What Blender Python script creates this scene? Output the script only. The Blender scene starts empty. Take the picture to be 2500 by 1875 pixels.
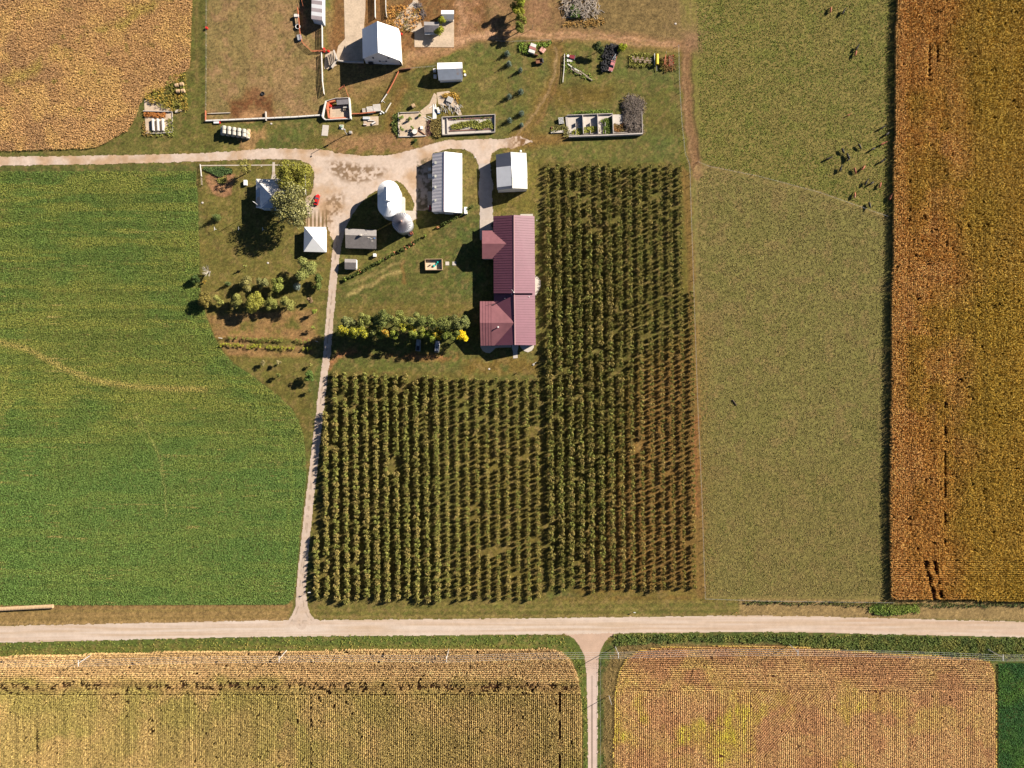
import bpy, bmesh, math, random
import numpy as np
from mathutils import Vector, Matrix
R = math.radians
rng = np.random.default_rng(7); random.seed(7)
sc = bpy.context.scene
COL = sc.collection
# ---------------------------------------------------------------- camera, sky, sun, exposure
S, H = 0.16, 300.0            # metres per photo pixel on the ground; camera height
SUN_AZ, SUN_EL = 28.5, 30.0   # direction towards the sun (from +X, counter-clockwise), elevation
cam = bpy.data.cameras.new('camera'); camo = bpy.data.objects.new('camera', cam); COL.objects.link(camo)
camo.location = (0, 0, H); cam.sensor_width = 36; cam.lens = 36 * H / (2500 * S); cam.clip_start = 1; cam.clip_end = 20000
sc.camera = camo
w = bpy.data.worlds.new("World"); sc.world = w; w.use_nodes = True
nt = w.node_tree; bg = nt.nodes['Background']; sky = nt.nodes.new('ShaderNodeTexSky')
sky.sky_type = 'NISHITA'; sky.sun_disc = False; sky.sun_elevation = R(SUN_EL); sky.sun_rotation = R(90 - SUN_AZ)
sky.air_density = 0.45; sky.dust_density = 0.1; sky.altitude = 300
nt.links.new(sky.outputs[0], bg.inputs[0]); bg.inputs[1].default_value = 0.05
sl = bpy.data.lights.new('sun', 'SUN'); sl.energy = 5.0; sl.angle = R(0.53); sl.color = (1.0, 0.90, 0.77)
so = bpy.data.objects.new('sun', sl); COL.objects.link(so)
sd = Vector((math.cos(R(SUN_AZ)) * math.cos(R(SUN_EL)), math.sin(R(SUN_AZ)) * math.cos(R(SUN_EL)), math.sin(R(SUN_EL))))
so.rotation_euler = sd.to_track_quat('Z', 'Y').to_euler(); so.location = sd * 400
sc.view_settings.view_transform = 'Standard'; sc.view_settings.look = 'None'; sc.view_settings.gamma = 1
sc.view_settings.exposure = 1.12
try:
    sc.cycles.max_bounces = 4; sc.cycles.diffuse_bounces = 1; sc.cycles.glossy_bounces = 2
except Exception: pass

# ---------------------------------------------------------------- helpers
def G(px, py, h=0.0):
    """world point at height h seen at photo pixel (px, py)"""
    k = S * (H - h) / H
    return Vector(((px - 1250) * k, (937.5 - py) * k, h))
def lin(c):
    c = np.asarray(c, float) / 255.0
    return np.where(c <= 0.04045, c / 12.92, ((c + 0.055) / 1.055) ** 2.4)
K = 1.75
def A(r, g, b, gain=1.0):
    """albedo that renders about as (r,g,b) in full sun on level ground"""
    c = lin((r, g, b)) / K * gain
    return tuple(float(min(0.86, max(0.003, v))) for v in c)
_MATS = {}
def mat(name, color, rough=0.8, var=0.15, scale=1.0, metal=0.0, spec=0.3, bump=0.0, wave=None, second=None, mix=0.5, emit=None):
    """procedural material: base colour broken up by two noises, optional ribs (wave = (axis, period_m, depth))"""
    if name in _MATS: return _MATS[name]
    m = bpy.data.materials.new(name); m.use_nodes = True; t = m.node_tree; N = t.nodes; L = t.links
    p = N['Principled BSDF']; p.inputs['Roughness'].default_value = rough; p.inputs['Metallic'].default_value = metal
    p.inputs['Specular IOR Level'].default_value = spec
    geo = N.new('ShaderNodeNewGeometry')
    n1 = N.new('ShaderNodeTexNoise'); n1.inputs['Scale'].default_value = scale; n1.inputs['Detail'].default_value = 6
    n2 = N.new('ShaderNodeTexNoise'); n2.inputs['Scale'].default_value = scale * 0.21; n2.inputs['Detail'].default_value = 3
    L.new(geo.outputs['Position'], n1.inputs[0]); L.new(geo.outputs['Position'], n2.inputs[0])
    ad = N.new('ShaderNodeMath'); ad.operation = 'ADD'; L.new(n1.outputs[0], ad.inputs[0]); L.new(n2.outputs[0], ad.inputs[1])
    mr = N.new('ShaderNodeMapRange'); mr.inputs[1].default_value = 0.7; mr.inputs[2].default_value = 1.3
    mr.inputs[3].default_value = 1 - var; mr.inputs[4].default_value = 1 + var; L.new(ad.outputs[0], mr.inputs[0])
    vm = N.new('ShaderNodeVectorMath'); vm.operation = 'SCALE'; L.new(mr.outputs[0], vm.inputs['Scale'])
    if second is not None:
        mx = N.new('ShaderNodeMix'); mx.data_type = 'RGBA'
        mx.inputs[6].default_value = (*color, 1); mx.inputs[7].default_value = (*second, 1)
        r2 = N.new('ShaderNodeMapRange'); r2.inputs[1].default_value = mix + 0.08; r2.inputs[2].default_value = mix - 0.08 + 0.2
        L.new(n2.outputs[0], r2.inputs[0]); L.new(r2.outputs[0], mx.inputs[0]); L.new(mx.outputs[2], vm.inputs[0])
    else:
        vm.inputs[0].default_value = color
    L.new(vm.outputs[0], p.inputs['Base Color'])
    hgt = None
    if wave:
        ax, per, dep = wave
        sx = N.new('ShaderNodeSeparateXYZ'); L.new(geo.outputs['Position'], sx.inputs[0])
        mu = N.new('ShaderNodeMath'); mu.operation = 'MULTIPLY'; mu.inputs[1].default_value = 2 * math.pi / per; L.new(sx.outputs[ax], mu.inputs[0])
        sn = N.new('ShaderNodeMath'); sn.operation = 'SINE'; L.new(mu.outputs[0], sn.inputs[0])
        bm_ = N.new('ShaderNodeBump'); bm_.inputs['Distance'].default_value = dep; bm_.inputs['Strength'].default_value = 1.0
        L.new(sn.outputs[0], bm_.inputs['Height']); L.new(bm_.outputs[0], p.inputs['Normal']); hgt = bm_
    elif bump:
        bm_ = N.new('ShaderNodeBump'); bm_.inputs['Distance'].default_value = bump; bm_.inputs['Strength'].default_value = 1.0
        L.new(n1.outputs[0], bm_.inputs['Height']); L.new(bm_.outputs[0], p.inputs['Normal'])
    if emit:
        p.inputs['Emission Color'].default_value = (*emit, 1); p.inputs['Emission Strength'].default_value = 1
    _MATS[name] = m; return m
def matcol(name, rough=0.9, amp=0.3, s1=0.5, s2=2.5, bump=0.0, spec=0.15, trans=0.0):
    """material whose base colour is the mesh's own colour attribute, mottled by noise"""
    if name in _MATS: return _MATS[name]
    m = bpy.data.materials.new(name); m.use_nodes = True; t = m.node_tree; N = t.nodes; L = t.links
    p = N['Principled BSDF']; p.inputs['Roughness'].default_value = rough; p.inputs['Specular IOR Level'].default_value = spec
    at = N.new('ShaderNodeAttribute'); at.attribute_name = 'Col'
    if amp > 0:
        geo = N.new('ShaderNodeNewGeometry')
        n1 = N.new('ShaderNodeTexNoise'); n1.inputs['Scale'].default_value = s1; n1.inputs['Detail'].default_value = 5; n1.inputs['Roughness'].default_value = 0.7
        n2 = N.new('ShaderNodeTexNoise'); n2.inputs['Scale'].default_value = s2; n2.inputs['Detail'].default_value = 4; n2.inputs['Roughness'].default_value = 0.75
        L.new(geo.outputs['Position'], n1.inputs[0]); L.new(geo.outputs['Position'], n2.inputs[0])
        ad = N.new('ShaderNodeMath'); ad.operation = 'ADD'; L.new(n1.outputs[0], ad.inputs[0]); L.new(n2.outputs[0], ad.inputs[1])
        mr = N.new('ShaderNodeMapRange'); mr.inputs[1].default_value = 0.80; mr.inputs[2].default_value = 1.20
        mr.inputs[3].default_value = 1 - amp; mr.inputs[4].default_value = 1 + amp; L.new(ad.outputs[0], mr.inputs[0])
        vm = N.new('ShaderNodeVectorMath'); vm.operation = 'SCALE'; L.new(at.outputs[0], vm.inputs[0]); L.new(mr.outputs[0], vm.inputs['Scale'])
        L.new(vm.outputs[0], p.inputs['Base Color'])
        if bump:
            b = N.new('ShaderNodeBump'); b.inputs['Distance'].default_value = bump; b.inputs['Strength'].default_value = 1.0
            L.new(n2.outputs[0], b.inputs['Height']); L.new(b.outputs[0], p.inputs['Normal'])
    else:
        L.new(at.outputs[0], p.inputs['Base Color'])
    _MATS[name] = m; return m

def tag(o, label=None, cat=None, group=None, kind=None):
    if label: o['label'] = label
    if cat: o['category'] = cat
    if group: o['group'] = group
    if kind: o['kind'] = kind
    return o
def empty(name, loc, label=None, cat=None, group=None, rz=0.0):
    o = bpy.data.objects.new(name, None); o.empty_display_size = 0.3; COL.objects.link(o)
    o.location = loc; o.rotation_euler[2] = rz
    return tag(o, label, cat, group)
def copy_tree(o, parent=None):
    c = o.copy(); COL.objects.link(c); c.parent = parent
    for ch in list(o.children): copy_tree(ch, c)
    return c

class MB:
    """mesh builder: collects shapes, then links them as one mesh object"""
    def __init__(s): s.v = []; s.f = []
    def add(s, vs, fs):
        n = len(s.v); s.v += [tuple(v) for v in vs]; s.f += [tuple(i + n for i in f) for f in fs]; return s
    def box(s, c, size, rz=0.0, taper=1.0):
        x, y, z = (q / 2 for q in size); cr, sr = math.cos(rz), math.sin(rz); vs = []
        for dz, k in ((-z, 1.0), (z, taper)):
            for dx, dy in ((-x, -y), (x, -y), (x, y), (-x, y)):
                dx *= k; dy *= k
                vs.append((c[0] + dx * cr - dy * sr, c[1] + dx * sr + dy * cr, c[2] + dz))
        return s.add(vs, [(0, 3, 2, 1), (4, 5, 6, 7), (0, 1, 5, 4), (1, 2, 6, 5), (2, 3, 7, 6), (3, 0, 4, 7)])
    def bar(s, a, b, w, h):
        """box between two points: w across, h high"""
        a, b = Vector(a), Vector(b); d = (b - a); L = d.length
        if L < 1e-6: return s
        d /= L; up = Vector((0, 0, 1)) if abs(d.z) < 0.95 else Vector((0, 1, 0))
        sx = d.cross(up).normalized() * (w / 2); sy = sx.cross(d).normalized() * (h / 2)
        vs = [a - sx - sy, a + sx - sy, a + sx + sy, a - sx + sy, b - sx - sy, b + sx - sy, b + sx + sy, b - sx + sy]
        return s.add(vs, [(0, 1, 2, 3), (7, 6, 5, 4), (4, 5, 1, 0), (5, 6, 2, 1), (6, 7, 3, 2), (7, 4, 0, 3)])
    def tube(s, pts, rads, n=8, cap=True):
        pts = [Vector(p) for p in pts]
        if not isinstance(rads, (list, tuple)): rads = [rads] * len(pts)
        rings = []
        for i, p in enumerate(pts):
            d = (pts[min(i + 1, len(pts) - 1)] - pts[max(i - 1, 0)]).normalized()
            u = d.cross(Vector((0, 0, 1)));
            if u.length < 1e-3: u = d.cross(Vector((1, 0, 0)))
            u.normalize(); v = d.cross(u)
            rings.append([p + (u * math.cos(2 * math.pi * k / n) + v * math.sin(2 * math.pi * k / n)) * rads[i] for k in range(n)])
        vs = [q for r in rings for q in r]; fs = []
        for i in range(len(pts) - 1):
            for k in range(n):
                a, b = i * n + k, i * n + (k + 1) % n; fs.append((a, b, b + n, a + n))
        if cap: fs.append(tuple(range(n))[::-1]); fs.append(tuple((len(pts) - 1) * n + k for k in range(n)))
        return s.add(vs, fs)
    def lathe(s, c, prof, n=24, sy=1.0):
        vs = []; fs = []
        for r, z in prof:
            for k in range(n):
                a = 2 * math.pi * k / n; vs.append((c[0] + r * math.cos(a), c[1] + r * math.sin(a) * sy, c[2] + z))
        for i in range(len(prof) - 1):
            for k in range(n):
                a, b = i * n + k, i * n + (k + 1) % n; fs.append((a, b, b + n, a + n))
        fs.append(tuple((len(prof) - 1) * n + k for k in range(n))); fs.append(tuple(range(n))[::-1])
        return s.add(vs, fs)
    def slab(s, poly, th):
        """thick sheet under a (nearly) planar polygon of 3D points"""
        n = len(poly); vs = [tuple(p) for p in poly] + [(p[0], p[1], p[2] - th) for p in poly]
        fs = [tuple(range(n)), tuple(range(2 * n - 1, n - 1, -1))] + [(i, n + i, n + (i + 1) % n, (i + 1) % n) for i in range(n)]
        return s.add(vs, fs)
    def build(s, name, m, parent=None, smooth=False, label=None):
        me = bpy.data.meshes.new(name); off = Vector((0, 0, 0))
        if parent is not None:
            q = parent
            while q is not None: off += q.location; q = q.parent
        me.from_pydata([(v[0] - off.x, v[1] - off.y, v[2] - off.z) for v in s.v], [], s.f)
        bm = bmesh.new(); bm.from_mesh(me); bmesh.ops.recalc_face_normals(bm, faces=bm.faces); bm.to_mesh(me); bm.free()
        if smooth: me.polygons.foreach_set('use_smooth', [True] * len(me.polygons))
        me.materials.append(m)
        o = bpy.data.objects.new(name, me); COL.objects.link(o)
        if parent is not None: o.parent = parent
        if label: o['label'] = label
        return o
def npmesh(name, V, F, m, col=None, parent=None, link=True):
    """numpy mesh: V (n,3), F (k,3 or 4), col (n,3) per vertex"""
    V = np.ascontiguousarray(V, np.float32); F = np.ascontiguousarray(F, np.int32)
    me = bpy.data.meshes.new(name); me.vertices.add(len(V)); me.vertices.foreach_set('co', V.ravel())
    me.loops.add(F.size); me.loops.foreach_set('vertex_index', F.ravel()); k = F.shape[1]
    me.polygons.add(len(F)); me.polygons.foreach_set('loop_start', np.arange(0, F.size, k, dtype=np.int32))
    try: me.polygons.foreach_set('loop_total', np.full(len(F), k, np.int32))
    except Exception: pass
    if col is not None:
        at = me.attributes.new('Col', 'FLOAT_COLOR', 'POINT')
        at.data.foreach_set('color', np.concatenate([np.clip(col, 0.002, 0.9), np.ones((len(V), 1))], 1).astype(np.float32).ravel())
    me.update(calc_edges=True); me.materials.append(m)
    o = bpy.data.objects.new(name, me)
    if link: COL.objects.link(o)
    if parent is not None: o.parent = parent
    return o
_lat = {}
def vn(x, y, sc_, seed=0):
    """value noise 0..1 on arrays"""
    if seed not in _lat: _lat[seed] = np.random.default_rng(1000 + seed).random((256, 256))
    T = _lat[seed]; x = np.asarray(x) / sc_ + 1000.0; y = np.asarray(y) / sc_ + 1000.0
    xi = np.floor(x).astype(int); yi = np.floor(y).astype(int); fx = x - xi; fy = y - yi
    fx = fx * fx * (3 - 2 * fx); fy = fy * fy * (3 - 2 * fy)
    a = T[xi & 255, yi & 255]; b = T[(xi + 1) & 255, yi & 255]; c = T[xi & 255, (yi + 1) & 255]; d = T[(xi + 1) & 255, (yi + 1) & 255]
    return (a * (1 - fx) + b * fx) * (1 - fy) + (c * (1 - fx) + d * fx) * fy
def fbm(x, y, sc_, seed=0, o=4):
    t = 0; a = 1; n = 0
    for i in range(o): t = t + a * vn(x, y, sc_ / 2 ** i, seed + i); n += a; a *= 0.55
    return t / n
def sdist(X, Y, poly, closed=True):
    """distance to a polyline; negative inside when closed"""
    P = np.asarray(poly, float); n = len(P); d2 = np.full(X.shape, 1e18); ins = np.zeros(X.shape, bool)
    for i in range(n if closed else n - 1):
        x0, y0 = P[i]; x1, y1 = P[(i + 1) % n]; dx, dy = x1 - x0, y1 - y0
        t = np.clip(((X - x0) * dx + (Y - y0) * dy) / max(dx * dx + dy * dy, 1e-9), 0, 1)
        d2 = np.minimum(d2, (X - x0 - t * dx) ** 2 + (Y - y0 - t * dy) ** 2)
        if closed and y0 != y1:
            ins ^= ((y0 > Y) != (y1 > Y)) & (X < (x1 - x0) * (Y - y0) / (y1 - y0) + x0)
    d = np.sqrt(d2); return np.where(ins, -d, d) if closed else d
def smooth_line(pts, n=6):
    P = [Vector((p[0], p[1], 0)) for p in pts]; out = []
    for i in range(len(P) - 1):
        a, b = P[i], P[i + 1]; p0 = P[i - 1] if i else a * 2 - b; p3 = P[i + 2] if i + 2 < len(P) else b * 2 - a
        for k in range(n):
            t = k / n
            q = 0.5 * ((2 * a) + (b - p0) * t + (2 * p0 - 5 * a + 4 * b - p3) * t * t + (3 * a - p0 - 3 * b + p3) * t ** 3)
            out.append((q.x, q.y))
    out.append((P[-1].x, P[-1].y)); return out
# ---------------------------------------------------------------- ground sheet, coloured by what grows or lies there
STEP = 3.0
gx = np.arange(-180, 2681, STEP); gy = np.arange(-180, 2056, STEP)
GX, GY = np.meshgrid(gx, gy)
WX = GX + (fbm(GX, GY, 26, 40, 3) - .5) * 16; WY = GY + (fbm(GX, GY, 26, 50, 3) - .5) * 16   # warped coordinates: ragged edges
GC = np.zeros(GX.shape + (3,)); GC[:] = A(113, 112, 50)
def mixin(C, W, col): C += (np.asarray(col) - C) * W[..., None]
def paint(poly, col, soft=6, amt=1.0, spot=0.0, seed=1, warp=True, arr=None):
    P = np.asarray(poly, float); m = soft + 22
    i0, i1 = np.searchsorted(gy, (P[:, 1].min() - m, P[:, 1].max() + m)); j0, j1 = np.searchsorted(gx, (P[:, 0].min() - m, P[:, 0].max() + m))
    sl_ = (slice(i0, i1), slice(j0, j1)); X, Y = (WX, WY) if warp else (GX, GY)
    d = sdist(X[sl_], Y[sl_], poly); W = np.clip(0.5 - d / (2 * soft), 0, 1); W = W * W * (3 - 2 * W) * amt
    if spot: W = W * np.clip((fbm(GX[sl_], GY[sl_], 22, seed, 4) - (0.5 - .15 * (1 - spot))) * 7 + .5, 0, 1)
    mixin(GC[sl_], W, col)
def streak(pts, wid, col, soft=3, amt=1.0, spot=0.0, seed=2, warp=True):
    P = np.asarray(smooth_line(pts), float); m = wid + soft + 22
    i0, i1 = np.searchsorted(gy, (P[:, 1].min() - m, P[:, 1].max() + m)); j0, j1 = np.searchsorted(gx, (P[:, 0].min() - m, P[:, 0].max() + m))
    sl_ = (slice(i0, i1), slice(j0, j1)); X, Y = (WX, WY) if warp else (GX, GY)
    d = sdist(X[sl_], Y[sl_], P, False) - wid / 2; W = np.clip(0.5 - d / (2 * soft), 0, 1) * amt
    if spot: W = W * np.clip((fbm(GX[sl_], GY[sl_], 22, seed, 4) - (0.5 - .15 * (1 - spot))) * 7 + .5, 0, 1)
    mixin(GC[sl_], W, col)
# broad lawn variation
mixin(GC, np.clip((fbm(GX, GY, 120, 3, 4) - .45) * 2.2, 0, .75), A(128, 112, 54))
mixin(GC, np.clip((fbm(GX, GY, 90, 13, 4) - .52) * 2.5, 0, .7), A(88, 104, 46))
# pastures on the right
upper_past = [(1640, -180), (2260, -180), (2260, 540), (2165, 528), (2000, 470), (1850, 430), (1729, 407), (1700, 395), (1690, 130), (1665, 95), (1650, 60)]
lower_past = [(1700, 400), (1729, 407), (1850, 430), (2000, 470), (2165, 528), (2260, 540), (2260, 1462), (1722, 1462), (1712, 1200), (1701, 900), (1691, 600)]
paint(upper_past, A(124, 124, 60), 10, 1, warp=False)
paint(lower_past, A(138, 124, 76), 8, 1, warp=False)
paint(lower_past, A(128, 126, 68), 30, .8, .35, 8)
paint(upper_past, A(140, 126, 72), 30, .7, .3, 9)
paint([(1560, 60), (1700, 60), (1700, 130), (1640, 120)], A(140, 118, 78), 20, .7)
paint([(1700, 1120), (2200, 1120), (2200, 1480), (1722, 1480)], A(128, 116, 66), 60, .45)
streak([(1700, 395), (1729, 407), (1850, 430), (2000, 470), (2165, 528)], 5, A(150, 125, 85), 5, .6, .3)
# dry ground north of the junk yard, wheel ruts
paint([(1180, -180), (1660, -180), (1665, 60), (1680, 110), (1600, 105), (1400, 92), (1300, 100), (1180, 105), (1080, 125), (1000, 140), (960, 110), (1120, 40)], A(132, 112, 72), 12, .95)
paint([(1180, -60), (1420, -60), (1420, 60), (1180, 100)], A(146, 112, 78), 25, .6, .5, 5)
paint([(820, -180), (1190, -180), (1190, 90), (1060, 140), (940, 200), (800, 190)], A(136, 98, 62), 14, .9)
paint([(700, 60), (790, 60), (800, 160), (760, 140)], A(120, 108, 62), 10, .6)
streak([(960, 155), (1040, 125), (1110, 110), (1180, 82), (1300, 82), (1400, 86), (1480, 90), (1560, 100), (1640, 110), (1680, 108)], 24, A(176, 134, 98), 9, .8)
streak([(1180, 78), (1300, 80), (1400, 84), (1480, 86), (1560, 97), (1650, 106)], 3, A(205, 165, 128), 3, .8)
streak([(1180, 92), (1300, 90), (1400, 92), (1480, 97), (1560, 108), (1660, 116)], 3, A(205, 165, 128), 3, .8)
paint([(1108, 10), (1200, -60), (1240, 20), (1180, 90), (1108, 110)], A(172, 132, 98), 14, .6, .6, 3)
paint([(1290, -120), (1340, -120), (1345, 60), (1290, 70)], A(168, 128, 96), 12, .6)
streak([(930, 172), (985, 150), (1040, 128), (1100, 112), (1160, 92), (1200, 82)], 14, A(204, 166, 130), 7, .7)
streak([(1122, 0), (1128, 50), (1112, 100), (1060, 130)], 12, A(204, 164, 130), 9, .6)
streak([(1010, 150), (960, 165), (925, 180), (880, 190)], 16, A(190, 152, 114), 9, .6)
streak([(800, 30), (805, 90), (812, 120)], 10, A(168, 130, 96), 8, .5)
for k in range(7): streak([(560 + k * 26, -40), (575 + k * 24, 80), (600 + k * 26, 190 + 8 * k)], 4, A(196, 164, 126), 5, .5, .5, 60 + k)
for k in range(240):
    x, y = 800 + rng.random() * 400, rng.random() * 200
    i, j = int((y + 180) / STEP), int((x + 180) / STEP); GC[i, j] *= (.55 if k % 2 else 1.5)
# track that runs down the pasture edge, and the fans of cattle paths
streak([(1672, 105), (1676, 200), (1682, 290), (1690, 350), (1697, 400), (1703, 425)], 24, A(140, 108, 76), 5, .95)
streak([(1668, 115), (1672, 200), (1677, 290), (1684, 350), (1692, 395)], 3, A(170, 138, 100), 2, .7)
streak([(1686, 130), (1690, 210), (1695, 290), (1701, 350), (1703, 385)], 3, A(72, 52, 38), 2, .7)
for a in range(13):
    t = -0.95 + a * 0.16
    streak([(1701, 405), (1701 + 60 * math.sin(t + .5), 405 + 60 * math.cos(t + .5)), (1701 + (95 + 25 * (a % 3)) * math.sin(t + .45), 405 + (95 + 25 * (a % 3)) * math.cos(t + .45))], 2.5, A(160, 134, 92), 3, .55)
for a in range(11):
    t = -1.6 + a * 0.3
    streak([(1694, 96), (1694 + 40 * math.sin(t), 96 - 40 * math.cos(t)), (1694 + 80 * math.sin(t * .9), 96 - 90 * math.cos(t * .9))], 3, A(158, 132, 94), 4, .5)
paint([(1670, 80), (1715, 78), (1715, 118), (1672, 120)], A(150, 118, 88), 12, .8)
for k in range(26):
    x0 = 1735 + rng.random() * 30; streak([(1700 + k * 1.2, 440), (x0 - 35, 700), (x0 - 20, 1000)], 2, A(150, 132, 84), 2, .12)
# cattle yard
paint([(514, -180), (785, -180), (789, 180), (793, 283), (650, 291), (507, 297), (505, 100)], A(158, 130, 92), 5, 1, warp=False)
paint([(514, -180), (785, -180), (789, 180), (793, 283), (650, 291), (507, 297), (505, 100)], A(136, 124, 74), 8, .75, .5, 6)
paint([(600, -60), (720, -60), (720, 240), (620, 250)], A(168, 136, 98), 30, .6, .4, 16)
paint([(560, 245), (665, 232), (668, 290), (560, 292)], A(120, 78, 48), 12, .9)
paint([(600, 215), (640, 215), (640, 240), (600, 240)], A(132, 90, 58), 10, .7)
for k in range(420):      # hoof-print speckle
    x, y = 515 + rng.random() * 270, rng.random() * 285
    i, j = int((y + 180) / STEP), int((x + 180) / STEP); GC[i, j] *= 0.55
# west edge strip beside the yard
paint([(468, -180), (514, -180), (507, 0), (500, 300), (455, 330), (300, 350), (300, 300), (462, 190)], A(104, 104, 44), 6, .8)
streak([(478, -60), (482, 60), (480, 200), (470, 300)], 7, A(132, 110, 70), 5, .5)
paint([(590, 270), (655, 270), (650, 372), (570, 372)], A(180, 142, 100), 12, .75, .6, 4)
# barn yard, calf yards
paint([(800, 150), (1000, 130), (990, 165), (960, 220), (930, 262), (880, 275), (860, 240), (800, 235)], A(150, 122, 80), 8, .95)
paint([(800, 150), (1000, 130), (960, 220), (880, 275), (800, 235)], A(128, 116, 66), 8, .6, .5, 12)
paint([(995, 140), (1070, 110), (1120, 110), (1060, 150), (990, 168)], A(160, 124, 84), 10, .8)
paint([(862, 250), (985, 170), (1020, 220), (960, 262), (945, 330), (1060, 360), (880, 385), (800, 372), (860, 330)], A(116, 104, 50), 12, .7)
streak([(985, 215), (955, 285), (950, 340)], 18, A(140, 104, 62), 10, .7)
paint([(790, 330), (1060, 325), (1050, 372), (800, 380)], A(166, 128, 92), 16, .8, .5, 7)
# two-rut lane through the grass east of the pines
streak([(1352, 112), (1362, 140), (1348, 200), (1325, 250), (1300, 300), (1255, 340)], 34, A(134, 104, 60), 10, .65)
streak([(1352, 112), (1360, 140), (1345, 200), (1322, 250), (1292, 300), (1240, 345)], 3, A(200, 170, 132), 3, .6)
streak([(1368, 112), (1370, 150), (1356, 210), (1335, 260), (1310, 300)], 3, A(160, 120, 84), 3, .6)
paint([(1340, 210), (1500, 205), (1490, 250), (1360, 265)], A(116, 90, 46), 22, .7)
paint([(1250, 330), (1400, 320), (1390, 350), (1240, 372)], A(140, 104, 62), 16, .7)
paint([(1380, 225), (1640, 200), (1650, 330), (1590, 330), (1560, 240)], A(104, 98, 40), 30, .5)
# house lots
paint([(488, 400), (770, 400), (812, 620), (780, 860), (760, 960), (738, 1060), (700, 1000), (600, 900), (500, 760)], A(120, 112, 52), 10, .9)
paint([(500, 425), (570, 425), (568, 478), (545, 485), (515, 470), (508, 450)], A(176, 132, 98), 4, .9)
paint([(505, 770), (770, 755), (775, 830), (770, 862), (560, 866), (525, 830)], A(158, 124, 82), 9, .9, .75, 11)
streak([(520, 822), (640, 820), (775, 826)], 9, A(188, 142, 98), 6, .6)
streak([(560, 862), (650, 866), (740, 866)], 7, A(180, 136, 96), 5, .6)
paint([(640, 880), (700, 900), (770, 1000), (745, 1130), (730, 1050), (640, 930)], A(112, 104, 46), 10, .6)
for k in range(14):
    streak([(500, 560 + k * 22), (640, 557 + k * 22), (790, 560 + k * 22)], 8, A(126, 118, 58), 5, .22, warp=False)
paint([(788, 470), (812, 540), (808, 640), (795, 640)], A(140, 108, 62), 6, .6)
# big lawn with faint drying stripes
paint([(820, 690), (1160, 520), (1205, 500), (1205, 900), (800, 900), (806, 780)], A(104, 106, 46), 16, .85)
paint([(1080, 540), (1204, 540), (1204, 740), (1100, 720)], A(84, 100, 48), 30, .7, .7, 14)
streak([(855, 695), (900, 673), (960, 648), (985, 642)], 6, A(178, 160, 100), 4, .75)
streak([(850, 722), (900, 698), (950, 670), (980, 665)], 7, A(186, 166, 106), 4, .8)
streak([(842, 735), (900, 712), (950, 690), (985, 680)], 6, A(78, 88, 36), 4, .6)
streak([(900, 742), (940, 728), (975, 712)], 5, A(82, 92, 38), 4, .5)
streak([(984, 640), (988, 670), (986, 690)], 5, A(160, 110, 76), 4, .6)
paint([(820, 740), (1180, 740), (1180, 785), (820, 780)], A(128, 112, 56), 14, .6)
streak([(830, 862), (900, 856), (960, 866), (1020, 872), (1110, 872)], 14, A(172, 116, 82), 8, .75, .6, 3)
streak([(802, 900), (822, 876), (850, 864)], 10, A(180, 122, 88), 5, .8)
paint([(1130, 870), (1320, 870), (1320, 920), (1130, 915)], A(134, 104, 56), 16, .6, .5, 9)
paint([(1206, 400), (1330, 385), (1335, 520), (1200, 525)], A(126, 114, 50), 14, .7)
paint([(1130, 380), (1165, 390), (1168, 500), (1132, 500)], A(138, 120, 68), 8, .6)
# orchard floor
ORL = [(800, 905), (1060, 905), (1200, 925), (1325, 925), (1332, 1470), (762, 1470), (762, 1300), (786, 1040)]
ORR = [(1318, 392), (1675, 395), (1700, 1440), (1330, 1450), (1322, 900)]
paint(ORL, A(112, 104, 48), 6, .9); paint(ORR, A(110, 102, 46), 6, .9)
paint([(1560, 900), (1705, 800), (1715, 1450), (1420, 1450)], A(140, 104, 58), 60, .7)
paint([(1120, 1050), (1330, 1050), (1330, 1470), (1120, 1470)], A(122, 106, 50), 40, .6)
paint([(1664, 400), (1686, 420), (1712, 1200), (1722, 1462), (1700, 1462), (1680, 700)], A(136, 108, 60), 6, .8)
paint([(1690, 1020), (1704, 1020), (1706, 1260), (1694, 1260)], A(160, 104, 66), 8, .6)
streak([(1360, 1468), (1500, 1470), (1680, 1464)], 12, A(156, 104, 66), 8, .55)
# verges of the county road
paint([(752, 1466), (1810, 1462), (1810, 1508), (1300, 1514), (752, 1520)], A(124, 116, 54), 6, .85, warp=False)
for k, c in enumerate([(150, 132, 76), (108, 108, 46), (152, 134, 80), (104, 104, 42), (168, 142, 94)]):
    streak([(770, 1474 + k * 8), (1300, 1472 + k * 8), (1800, 1468 + k * 8)], 4, A(*c), 3, .5, warp=False)
paint([(-180, 1474), (715, 1474), (700, 1520), (-180, 1532)], A(158, 132, 84), 5, .95, warp=False)
for k, c in enumerate([(140, 104, 66), (124, 114, 54), (160, 132, 84), (128, 110, 60), (180, 150, 104)]):
    streak([(-180, 1484 + k * 10), (250, 1482 + k * 9.5), (710, 1480 + k * 8)], 4, A(*c), 3, .5, warp=False)
paint([(1805, 1462), (2680, 1470), (2680, 1520), (2300, 1512), (1805, 1506)], A(160, 136, 92), 5, .9, warp=False)
paint([(-180, 1560), (0, 1566), (640, 1552), (1280, 1548), (1400, 1555), (1425, 1590), (1440, 1700), (1440, 2055), (1418, 2055), (1414, 1640), (1380, 1600), (900, 1596), (-180, 1610)], A(100, 116, 46), 4, .95, warp=False)
streak([(0, 1592), (400, 1582), (900, 1582), (1300, 1576)], 10, A(132, 122, 54), 4, .6)
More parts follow.
